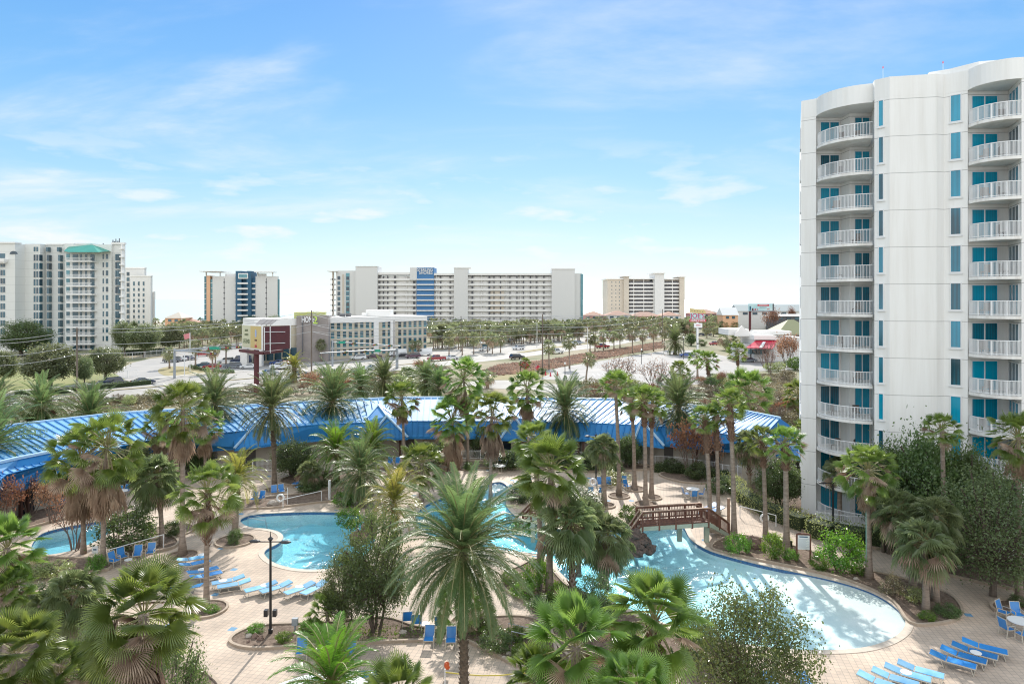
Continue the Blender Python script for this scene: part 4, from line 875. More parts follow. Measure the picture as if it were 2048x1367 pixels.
# --- billboards and signs ---
M_cream_p = pm('poster_cream', (.62, .60, .42), rough=.6); M_gold = pm('poster_gold', (.62, .47, .20), rough=.6); M_mar = pm('maroon_steel', (.13, .03, .035), (.09, .025, .03), scale=1, rough=.6); M_ink = pm('poster_ink', (.12, .16, .08), rough=.6)
Z = 132; bb = empty('billboard', (XX(513, Z), Z, 0), label='two-faced roadside billboard on a maroon pole with a tan poster', category='billboard'); bo = bb.location
def bq(px, py, Zz): p = AT(px, py, Zz); return (p[0]-bo.x, p[1]-bo.y, p[2])
zb, zt = ZZ(699, Z), ZZ(653.5, Z)
MB().tube([(0, 0, 0), (0, 0, zb)], .48, 14).build('pole', M_mar, bb, smooth=False)
pA, pB = Vector(bq(485.5, 650, 137)), Vector(bq(525, 650, 130)); pC = Vector(bq(580.5, 650, 136.5)); pD = Vector(bq(527, 650, 130.2))
def panel(p, q_, z0, z1, th, mat, name, par): m = MB(); m.bar((p.x, p.y, (z0+z1)/2), (q_.x, q_.y, (z0+z1)/2), th, z1-z0); return m.build(name, mat, par)
tt = (pB-pA).normalized(); nf = Vector((tt.y, -tt.x, 0)); nf = nf if nf.y < 0 else -nf; ang = atan2(tt.y, tt.x)
panel(pA, pB, zb, zt+.35, .3, M_creamW, 'panel', bb)
panel(pA+tt*.2+nf*.17, pA.lerp(pB, .45)+nf*.17, zb+.25, zt+.15, .03, M_cream_p, 'poster', bb); panel(pA.lerp(pB, .45)+nf*.17, pB-tt*.2+nf*.17, zb+.25, zt+.15, .03, M_gold, 'poster', bb)
mid = pA.lerp(pB, .24)+nf*.21
m = MB(); rr = random.Random(6)
for zz, n_, hh in ((.82, 6, .5), (.63, 7, .45)):
    for k in range(n_):
        u = (k-(n_-1)/2)*.27; c = mid+tt*u; z_ = zb+(zt-zb)*zz; m.bar((c.x, c.y, z_), (c.x+tt.x*.09, c.y+tt.y*.09, z_), .02, hh*rr.uniform(.75, 1)); m.bar((c.x, c.y, z_+hh*rr.choice((-.4, 0, .4))), (c.x+tt.x*.19, c.y+tt.y*.19, z_+hh*.05), .02, .09)
m.build('poster_mark', M_ink, bb)
for s_, zz, sz in (('LEGEND', .33, 1.15),):
    text('poster_text', s_, sz, (mid.x, mid.y, zb+(zt-zb)*zz), (pi/2, 0, ang), M_ink, bb, .01, sx=.78)
pm_ = pA.lerp(pB, .72)+nf*.21; m = MB(); m.ellip((0, 0, 0), (.38, .03, .8), 10, 6); o_ = m.build('poster_bottle', pm('bottle_blue', (.35, .45, .75), rough=.5), bb); o_.location = (pm_.x, pm_.y, zb+(zt-zb)*.72); o_.rotation_euler = (0, 0, ang)
for w_, hh, zz, mt in ((1.0, .3, .42, M_mar), (.9, .45, .16, M_redr), (.8, .35, .29, M_orange)): m = MB(); m.box(-w_/2, w_/2, -.02, .02, -hh/2, hh/2); o_ = m.build('poster_mark', mt, bb); o_.location = (pm_.x, pm_.y, zb+(zt-zb)*zz); o_.rotation_euler = (0, 0, ang)
panel(pD, pC, zb-.1, zt+.1, .12, M_mar, 'back_panel', bb); panel(pC+Vector((-.25, -.1, 0)), pC+Vector((.15, -.1, 0)), zb-.15, zt+.2, .14, M_white, 'edge_trim', bb)
m = MB()
for f_ in (.3, .8): 
    z_ = zb+(zt-zb)*f_; a_ = pD.lerp(pC, .06)+Vector((0, -.35, z_-pD.z)); b_ = pD.lerp(pC, .82)+Vector((0, -.35, z_-pD.z)); m.bar(a_, b_, .1, .1)
a_ = pD.lerp(pC, .27)+Vector((0, -.4, 0)); m.bar((a_.x, a_.y, zb-.6), (a_.x, a_.y, zt+.1), .14, .14); m.bar((pD.x+.3, pD.y-.3, zb), (pD.x+.3, pD.y-.3, zt), .1, .1); m.build('brace', M_white, bb)
m = MB(); m.bar((pA.x, pA.y-.9, zb-.45), (pB.x, pB.y-.9, zb-.45), .9, .5); m.bar((pD.x, pD.y-.5, zb-.5), (pC.x-1.5, pC.y-.5, zb-.5), .7, .5); m.build('catwalk', M_mar, bb)
m = MB()
for px in (522, 532, 541):
    p = bq(px, 650, 132); m.add([(p[0]-.9, p[1]-.6, zt+.5), (p[0]+.5, p[1]-.6, zt+.6), (p[0]+1.0, p[1]+1.1, zt+1.45), (p[0]-.5, p[1]+1.1, zt+1.4), (p[0]-.9, p[1]-.6, zt+.42), (p[0]+.5, p[1]-.6, zt+.52), (p[0]+1.0, p[1]+1.1, zt+1.37), (p[0]-.5, p[1]+1.1, zt+1.32)], [(0, 1, 2, 3), (7, 6, 5, 4), (0, 4, 5, 1), (1, 5, 6, 2)]); m.bar((p[0], p[1], zt), (p[0], p[1]+.4, zt+.9), .08, .08)
m.build('solar_panel', pm('solar_grey', (.30, .27, .25), rough=.4), bb)
Z = 345; b2 = empty('billboard', (XX(1522, Z), Z, 0), label='pale blue billboard with red headline near the beach pavilion', category='billboard'); bo2 = b2.location
def b2box(mb, x0, x1, yt, yb, d0, d1): mb.box(XX(x0, Z)-bo2.x, XX(x1, Z)-bo2.x, d0, d1, ZZ(yb, Z), ZZ(yt, Z)); return mb
b2box(MB(), 1497, 1545, 607, 621.5, 0, .4).build('panel', pm('poster_blue', (.35, .6, .66), (.6, .72, .74), scale=.2, rough=.6), b2); b2box(MB(), 1545, 1549, 607, 621, .5, 3).build('side_panel', M_dk, b2); b2box(MB(), 1499, 1548, 621.7, 623.2, -.5, 1).build('catwalk', M_mar, b2)
MB().tube([(XX(1501, Z)-bo2.x, .8, 0), (XX(1501, Z)-bo2.x, .8, ZZ(621, Z))], .6, 10).build('pole', M_mar, b2)
b2box(MB(), 1515, 1538, 608.2, 611.8, -.06, 0).build('headline_band', M_redr, b2)
b2box(MB(), 1518, 1535, 609.6, 610.4, -.09, -.06).build('poster_mark', M_white, b2)
for x, y, w, hh, mt in ((1499, 612, 3, 8, M_navy), (1504, 616, 3, 5, M_mar), (1509, 617, 3, 3, M_redr), (1514, 617, 2, 3, M_pink), (1519, 614, 14, 1, M_navy), (1534, 617, 5, 2, M_pink)): b2box(MB(), x, x+w, y, y+hh, -.05, 0).build('poster_mark', mt, b2)
Z = 226; js = empty('restaurant_sign', (XX(1396, Z), Z, 0), label='tall pole sign of the crab shack with yellow arrow', category='sign'); jo = js.location
def jb(mb, x0, x1, yt, yb, d0, d1): mb.box(XX(x0, Z)-jo.x, XX(x1, Z)-jo.x, d0, d1, ZZ(yb, Z), ZZ(yt, Z)); return mb
m = MB(); jb(m, 1393.5, 1397, 644, 688, 0, .6); m.box(-.35, .2, 0, .6, 0, 4); m.build('pole', M_white, js)
jb(MB(), 1381, 1409, 625.5, 637.5, -.1, .4).build('name_panel', pm('sign_aqua', (.45, .68, .68), rough=.5), js); jb(MB(), 1379, 1412, 638, 643.3, -.2, .4).build('name_panel', M_redr, js); jb(MB(), 1388, 1404, 646, 655, -.3, .2).build('menu_panel', M_white, js)
m = MB(); P = [AT(x, y, Z) for x, y in ((1380, 616), (1380, 624.5), (1406, 627.5), (1406, 629), (1412.5, 624.5), (1406, 617.5), (1406, 619.5))]; m.add([(p[0]-jo.x, -.15, p[2]) for p in P]+[(p[0]-jo.x, .25, p[2]) for p in P], [tuple(range(7)), tuple(range(13, 6, -1))]+[(i, i+7, (i+1) % 7+7, (i+1) % 7) for i in range(7)]); m.build('arrow', pm('arrow_yellow', (.60, .48, .22), rough=.5), js)
for i in range(5): jb(MB(), 1383+i*5.4, 1384.4+i*5.4, 620+i*.6, 621.6+i*.6, -.2, -.14).build('arrow_dot', M_dk, js)
text('sign_text', "JOE'S", 2.2, (XX(1395, Z)-jo.x, -.16, ZZ(631.6, Z)), (pi/2, 0, 0), pm('sign_magenta', (.5, .03, .13), rough=.5), js, .02, sx=.95); text('sign_text', 'CRAB SHACK', .92, (XX(1395.5, Z)-jo.x, -.25, ZZ(640.7, Z)), (pi/2, 0, 0), M_white, js, .02, sx=.88)
jb(MB(), 1391.5, 1400.5, 649.4, 651, -.33, -.3).build('printed_mark', M_redr, js)
# ================= VEGETATION =================
L_date = leafm('date_leaf', (.058, .095, .036), (.12, .155, .068), tr=.4, rough=.4, scale=.6)
L_yel = leafm('yellow_palm_leaf', (.11, .15, .03), (.24, .22, .06), tr=.35, rough=.35, scale=.5)
L_fan = leafm('fan_leaf', (.075, .13, .03), (.17, .235, .065), tr=.42, rough=.34, scale=.5)
L_sab = leafm('sabal_leaf', (.09, .125, .055), (.18, .215, .11), tr=.42, rough=.32, scale=.6)
L_grove = leafm('grove_leaf', (.10, .12, .06), (.20, .21, .12), tr=.35, rough=.22, scale=.1)
L_dead = leafm('dead_frond', (.20, .14, .10), (.34, .26, .19), tr=.15, rough=.8, scale=1.5, hue=.005)
L_oak = leafm('oak_leaf', (.075, .10, .045), (.16, .18, .095), tr=.35, rough=.32, scale=.35)
L_dark = leafm('dark_leaf', (.045, .075, .026), (.10, .14, .05), tr=.35, rough=.3, scale=.5)
L_bright = leafm('bright_leaf', (.06, .13, .02), (.12, .2, .035), tr=.35, rough=.3, scale=.6)
L_red = leafm('russet_leaf', (.16, .075, .04), (.26, .15, .08), tr=.25, rough=.6, scale=.8, hue=.005)
L_scrub = leafm('scrub_leaf', (.09, .085, .045), (.18, .15, .09), tr=.25, rough=.5, scale=.4)
L_hedge = leafm('hedge_leaf', (.14, .18, .065), (.27, .29, .13), tr=.3, rough=.35, scale=.5)
M_trunk = pm('palm_trunk', (.36, .285, .23), (.22, .17, .135), scale=2.2, rough=.9, bump=.7, stretch=(1, 1, 4), bscale=9, detail=7)
M_trunkd = pm('date_trunk', (.20, .155, .115), (.10, .075, .055), scale=3, rough=.95, bump=1, stretch=(1, 1, 2.5), bscale=8)
M_boot = pm('palm_boots', (.22, .13, .085), (.12, .07, .05), scale=4, rough=.95, bump=.6)
M_bark = pm('bark', (.14, .11, .085), (.08, .06, .05), scale=4, rough=.95, bump=.6)
M_stalk = pm('leaf_stalk', (.30, .26, .12), (.2, .2, .08), scale=1, rough=.6)
GA = 2.399963
JN = .52
def fan_leaf(mb, hub, a, nrm, R, nseg, spread, droop, rnd, m=0):
    """a costapalmate fan: folded segments joined to mid length with free tips"""
    b = nrm.cross(a).normalized()
    st = spread/nseg; vs = [tuple(hub)]; fs = []
    for i in range(nseg):
        t = -spread/2+st*(i+.5); lr = R*(1-.14*abs(t)/1.9)*rnd.uniform(.9, 1.06); jr = JN*lr; fold = .035*R
        def P(th, r, k, dz=0): p = hub+(a*cos(th)+b*sin(th))*r+nrm*k; return (p.x, p.y, p.z-dz)
        k = len(vs); dj = droop*.22*lr
        vs += [P(t-st/2, jr, -fold, dj), P(t, jr*1.04, fold, dj), P(t+st/2, jr, -fold, dj), P(t-st*.24, lr*.78, -fold*.3, droop*.5*lr), P(t+st*.24, lr*.78, -fold*.3, droop*.5*lr), P(t+rnd.uniform(-.03, .03), lr, 0, droop*lr*rnd.uniform(.8, 1.15))]
        fs += [(0, k, k+1), (0, k+1, k+2), (k, k+3, k+1), (k+1, k+4, k+2), (k+3, k+5, k+1), (k+1, k+5, k+4)]
    mb.add(vs, fs, m)
def fan_crown(n, R, pet, nseg, rnd, e_hi=80, e_lo=-35, droop=.3, spread=4.0, pw=1.0):
    mb = MB()
    for i in range(n):
        f = (i+.5)/n; el = radians(e_hi+(e_lo-e_hi)*f**pw+rnd.uniform(-7, 7)); az = i*GA+rnd.uniform(-.25, .25)
        pl = pet*rnd.uniform(.8, 1.15)*(1 if el < 1.1 else .9)
        d = Vector((cos(az)*cos(el), sin(az)*cos(el), sin(el))); h0 = Vector((cos(az)*.08, sin(az)*.08, .1-.35*f))
        el2 = el-.25; d2 = Vector((cos(az)*cos(el2), sin(az)*cos(el2), sin(el2)))
        mid = h0+d*pl*.5; hub = mid+d2*pl*.5
        side = Vector((-sin(az), cos(az), 0)); nr = side.cross(d2)
        if nr.z < 0: nr = -nr
        nr = (nr+side*rnd.uniform(-.8, .8)).normalized(); nr = (nr-d2*nr.dot(d2)).normalized()
        mb.bar(h0, mid, .035, .02, 1); mb.bar(mid, hub, .026, .016, 1); old = 2 if (f > .55 and rnd.random() < .28) else 0
        # blade bent against its stalk
        bend = radians(rnd.uniform(-22, 24)); a = (d2*cos(bend)-nr*sin(bend)).normalized(); n2 = (nr*cos(bend)+d2*sin(bend)).normalized()
        fan_leaf(mb, hub, a, n2, R*rnd.uniform(.85, 1.1), nseg, spread*rnd.uniform(.85, 1.05), droop*rnd.uniform(.5, 1.3)*(1.2-.5*max(0, sin(el))), rnd, old)
    return mb
def frond(mb, o, az, el, L, nl, lw, ll, rnd, curl=1.2, m=0, ms=1):
    """a feather frond: arching rachis with leaflets in two ranks"""
    seg = 9; P = [Vector(o)]; e = el; D = []
    for i in range(seg):
        d = Vector((cos(az)*cos(e), sin(az)*cos(e), sin(e))); D.append(d); P.append(P[-1]+d*L/seg); e -= curl*(.25+.75*(i/seg))*cos(e*.8)/seg*1.7
    D.append(D[-1]); s = Vector((-sin(az), cos(az), 0))
    for i in range(0, seg, 1): mb.bar(P[i], P[i+1], .05*(1-i/seg)+.012, .03*(1-i/seg)+.01, ms)
    tw = rnd.uniform(-.5, .5)
    for k in range(nl):
        f = .14+.86*(k+.5)/nl; x = f*seg; i = min(int(x), seg-1); p = P[i].lerp(P[i+1], x-i); d = D[i].lerp(D[min(i+1, seg)], x-i).normalized()
        u = s.cross(d).normalized(); u = u if u.z > 0 else -u
        ln = ll*(1-.55*abs(2*f-.85)**2)*rnd.uniform(.85, 1.1)
        for sg in (-1, 1):
            fw = .55+.5*f; v = (s*sg*cos(tw*sg*.3)+d*fw+u*(.32+rnd.uniform(-.15, .25))).normalized(); q = p+v*ln*.55; e_ = p+v*ln; e_.z -= ln*.18*rnd.uniform(.5, 1.4)
            w = (d*.8+u*.35).normalized()*lw
            mb.add([tuple(p-w*.4), tuple(q-w), tuple(e_), tuple(q+w), tuple(p+w*.4)], [(0, 1, 3, 4), (1, 2, 3)], m)
def feather_crown(n, L, nl, lw, ll, rnd, e_hi=84, e_lo=-40, curl=1.25, pw=1.0):
    mb = MB()
    for i in range(n):
        f = (i+.5)/n; frond(mb, (0, 0, .2-.5*f), i*GA+rnd.uniform(-.2, .2), radians(e_hi+(e_lo-e_hi)*f**pw+rnd.uniform(-6, 6)), L*rnd.uniform(.85, 1.1)*(1-.1*f), nl, lw, ll, rnd, curl*rnd.uniform(.8, 1.2))
    return mb
def skirt(n, R, rnd, h=1.5, nseg=9):
    mb = MB()
    for i in range(n):
        az = i*GA+rnd.uniform(-.3, .3); el = radians(rnd.uniform(-86, -52)); z = -.3-rnd.random()*h*.6
        d = Vector((cos(az)*cos(el), sin(az)*cos(el), sin(el))); h0 = Vector((cos(az)*.15, sin(az)*.15, z)); hub = h0+d*.55; hub.z -= .1
        s = Vector((-sin(az), cos(az), 0)); nr = s.cross(d); nr = (nr+s*rnd.uniform(-.6, .6)).normalized(); nr = (nr-d*nr.dot(d)).normalized()
        mb.bar(h0, hub, .03, .02); fan_leaf(mb, hub, (d+Vector((0, 0, -.5))).normalized(), nr, R*rnd.uniform(.7, 1.05), nseg, rnd.uniform(.7, 1.7), .35, rnd)
    return mb
def mesh_of(mb, name, mats):
    o = mb.build(name, mats); me = o.data; bpy.data.objects.remove(o); return me
R_ = random.Random(11)
JN = .36
CR = {
 'W': [mesh_of(fan_crown(60, .66, 1.08, 20, R_, 90, -52, .26, 3.2, .9), 'crown', [L_fan, M_stalk, L_dead]) for _ in range(4)],
 'N': [mesh_of(fan_crown(46, .60, .88, 17, R_, 90, -30, .24, 3.2, .95), 'crown', [L_fan, M_stalk, L_dead]) for _ in range(3)],
 'S': [mesh_of(fan_crown(64, .74, .80, 18, R_, 88, -62, .7, 4.0), 'crown', [L_sab, M_stalk, L_dead]) for _ in range(3)],
 'H': [mesh_of(fan_crown(44, .92, 1.1, 30, R_, 90, -50, .20, 3.7, .9), 'crown', [L_fan, M_stalk, L_dead]) for _ in range(3)],
 'D': [mesh_of(feather_crown(84, 3.1, 44, .026, .48, R_, 84, -48, 1.35), 'crown', [L_date, M_stalk]) for _ in range(3)],
 'C': [mesh_of(feather_crown(105, 3.9, 84, .020, .50, R_, 84, -34, 1.35, .85), 'crown', [L_date, M_stalk])],
 'Y': [mesh_of(feather_crown(46, 2.6, 40, .024, .46, R_, 82, -25, 1.9), 'crown', [L_yel, M_stalk]) for _ in range(2)],
 'P': [mesh_of(feather_crown(60, 2.2, 44, .018, .42, R_, 84, -30, 1.5), 'crown', [L_bright, M_stalk]) for _ in range(2)],
 'B': [mesh_of(feather_crown(75, 2.6, 50, .020, .42, R_, 86, -40, 1.3), 'crown', [L_date, M_stalk])],
 'F': [mesh_of(fan_crown(30, .66, .7, 9, R_, 85, -60, .6, 4.0), 'crown', [L_grove, M_stalk, L_dead]) for _ in range(3)],
}
JN = .5
SK = [mesh_of(skirt(46, .72, R_), 'dead_fronds', L_dead) for _ in range(3)]
SKs = [mesh_of(skirt(12, .55, R_, .6), 'dead_fronds', L_dead) for _ in range(2)]
def palm(kind, base, heart, r, label, sk=0, tr=.16, boots=0, Y=None, group=None, name=None, flare=1.35, vi=None, trm=None):
    """base px on the ground, heart px of the crown, r crown radius in px; Y overrides the distance"""
    if Y is None: x, y, _ = G(*base)
    else: y = Y; x = XX(base[0], Y)
    hx, hz = XX(heart[0], y), ZZ(heart[1], y); R0 = {'W': 1.62, 'N': 1.35, 'S': 1.45, 'H': 1.85, 'D': 2.2, 'C': 3.1, 'Y': 1.9, 'P': 1.7, 'B': 2.0, 'F': 1.05}[kind]
    s = r/F*y/R0; nm = name or {'D': 'date_palm', 'C': 'date_palm', 'B': 'date_palm', 'Y': 'date_palm', 'P': 'feather_palm'}.get(kind, 'fan_palm' if kind in 'WNH' else 'sabal_palm')
    e = empty(nm, (x, y, 0), label=label, category='palm tree', group=group)
    dx = hx-x; n = 9 if r > 14 else 4; pts = []; rad = []
    for i in range(n+1):
        t = i/n; pts.append((dx*t*t, 0, hz*t-(.05 if i == 0 else 0))); rad.append(tr*(1-.25*t)*(flare if i == 0 else 1.12 if i == 1 and r > 14 else 1))
    if kind in 'DCBY': rad = [q*(1+.05*((i % 2)*2-1)) for i, q in enumerate(rad)]; rad[-1] *= 1.35
    tb = MB().tube(pts, rad, 12 if r > 14 else 6)
    if boots and kind == 'N' and r > 14:
        q_ = [(dx*t*t, 0, hz*t) for t in (1-boots, 1-boots*.9, 1-boots*.5, 1.0)]; tb.tube(q_, [tr*.9, tr*1.25, tr*1.3, tr*1.1], 12, 1)
    if boots or kind in 'DCBY':
        bt = boots or (1.0 if kind == 'C' else .5); rr = random.Random(int(base[0]*7)); z0 = hz*(1-bt); k = int((hz-z0)*(24 if kind not in 'C' else 30)); k = min(k, 420)
        for i in range(k):
            f = i/k; z = z0+(hz-z0)*f; t = z/hz; az = i*GA; cx_ = dx*t*t; rad_ = tr*(1.3 if kind == 'N' and boots else 1-.25*t)
            d = Vector((cos(az), sin(az), 0)); s_ = Vector((-sin(az), cos(az), 0)); p = Vector((cx_, 0, z))+d*rad_*.9; L_ = (.16 if kind in 'DCB' else .22)*(1 if kind != 'C' else .6)*min(1.3, s+.3); up = Vector((0, 0, 1))
            tip = p+d*L_*.75+up*L_*.9; w = .075 if kind in 'DCB' else .06
            tb.add([tuple(p-s_*w), tuple(p+s_*w), tuple(tip+s_*w*.45), tuple(tip-s_*w*.45), tuple(p+d*.02-up*.07)], [(0, 1, 2, 3), (4, 1, 0), (4, 2, 1), (4, 3, 2), (4, 0, 3)], 1)
    tb.build('trunk', [trm or (M_trunkd if kind in 'DCB' else M_trunk), M_trunkd if kind in 'DCB' else M_boot], e, smooth=not boots and kind not in 'DCBY')
    vi = vi if vi is not None else random.randrange(9); c = link('crown', CR[kind][vi % len(CR[kind])], e); c.location = (dx, 0, hz); c.rotation_euler = (random.uniform(-.06, .06), random.uniform(-.06, .06), random.uniform(0, 6.28)); c.scale = (s, s, s)
    if sk:
        d = link('dead_fronds', (SK if sk > .5 else SKs)[random.randrange(2)], e); d.location = (dx*.95, 0, hz-.1*s); d.rotation_euler = (0, 0, random.uniform(0, 6.28)); q = s*(sk if sk > .5 else .9); d.scale = (q, q, q*1.1)
    return e
random.seed(5)
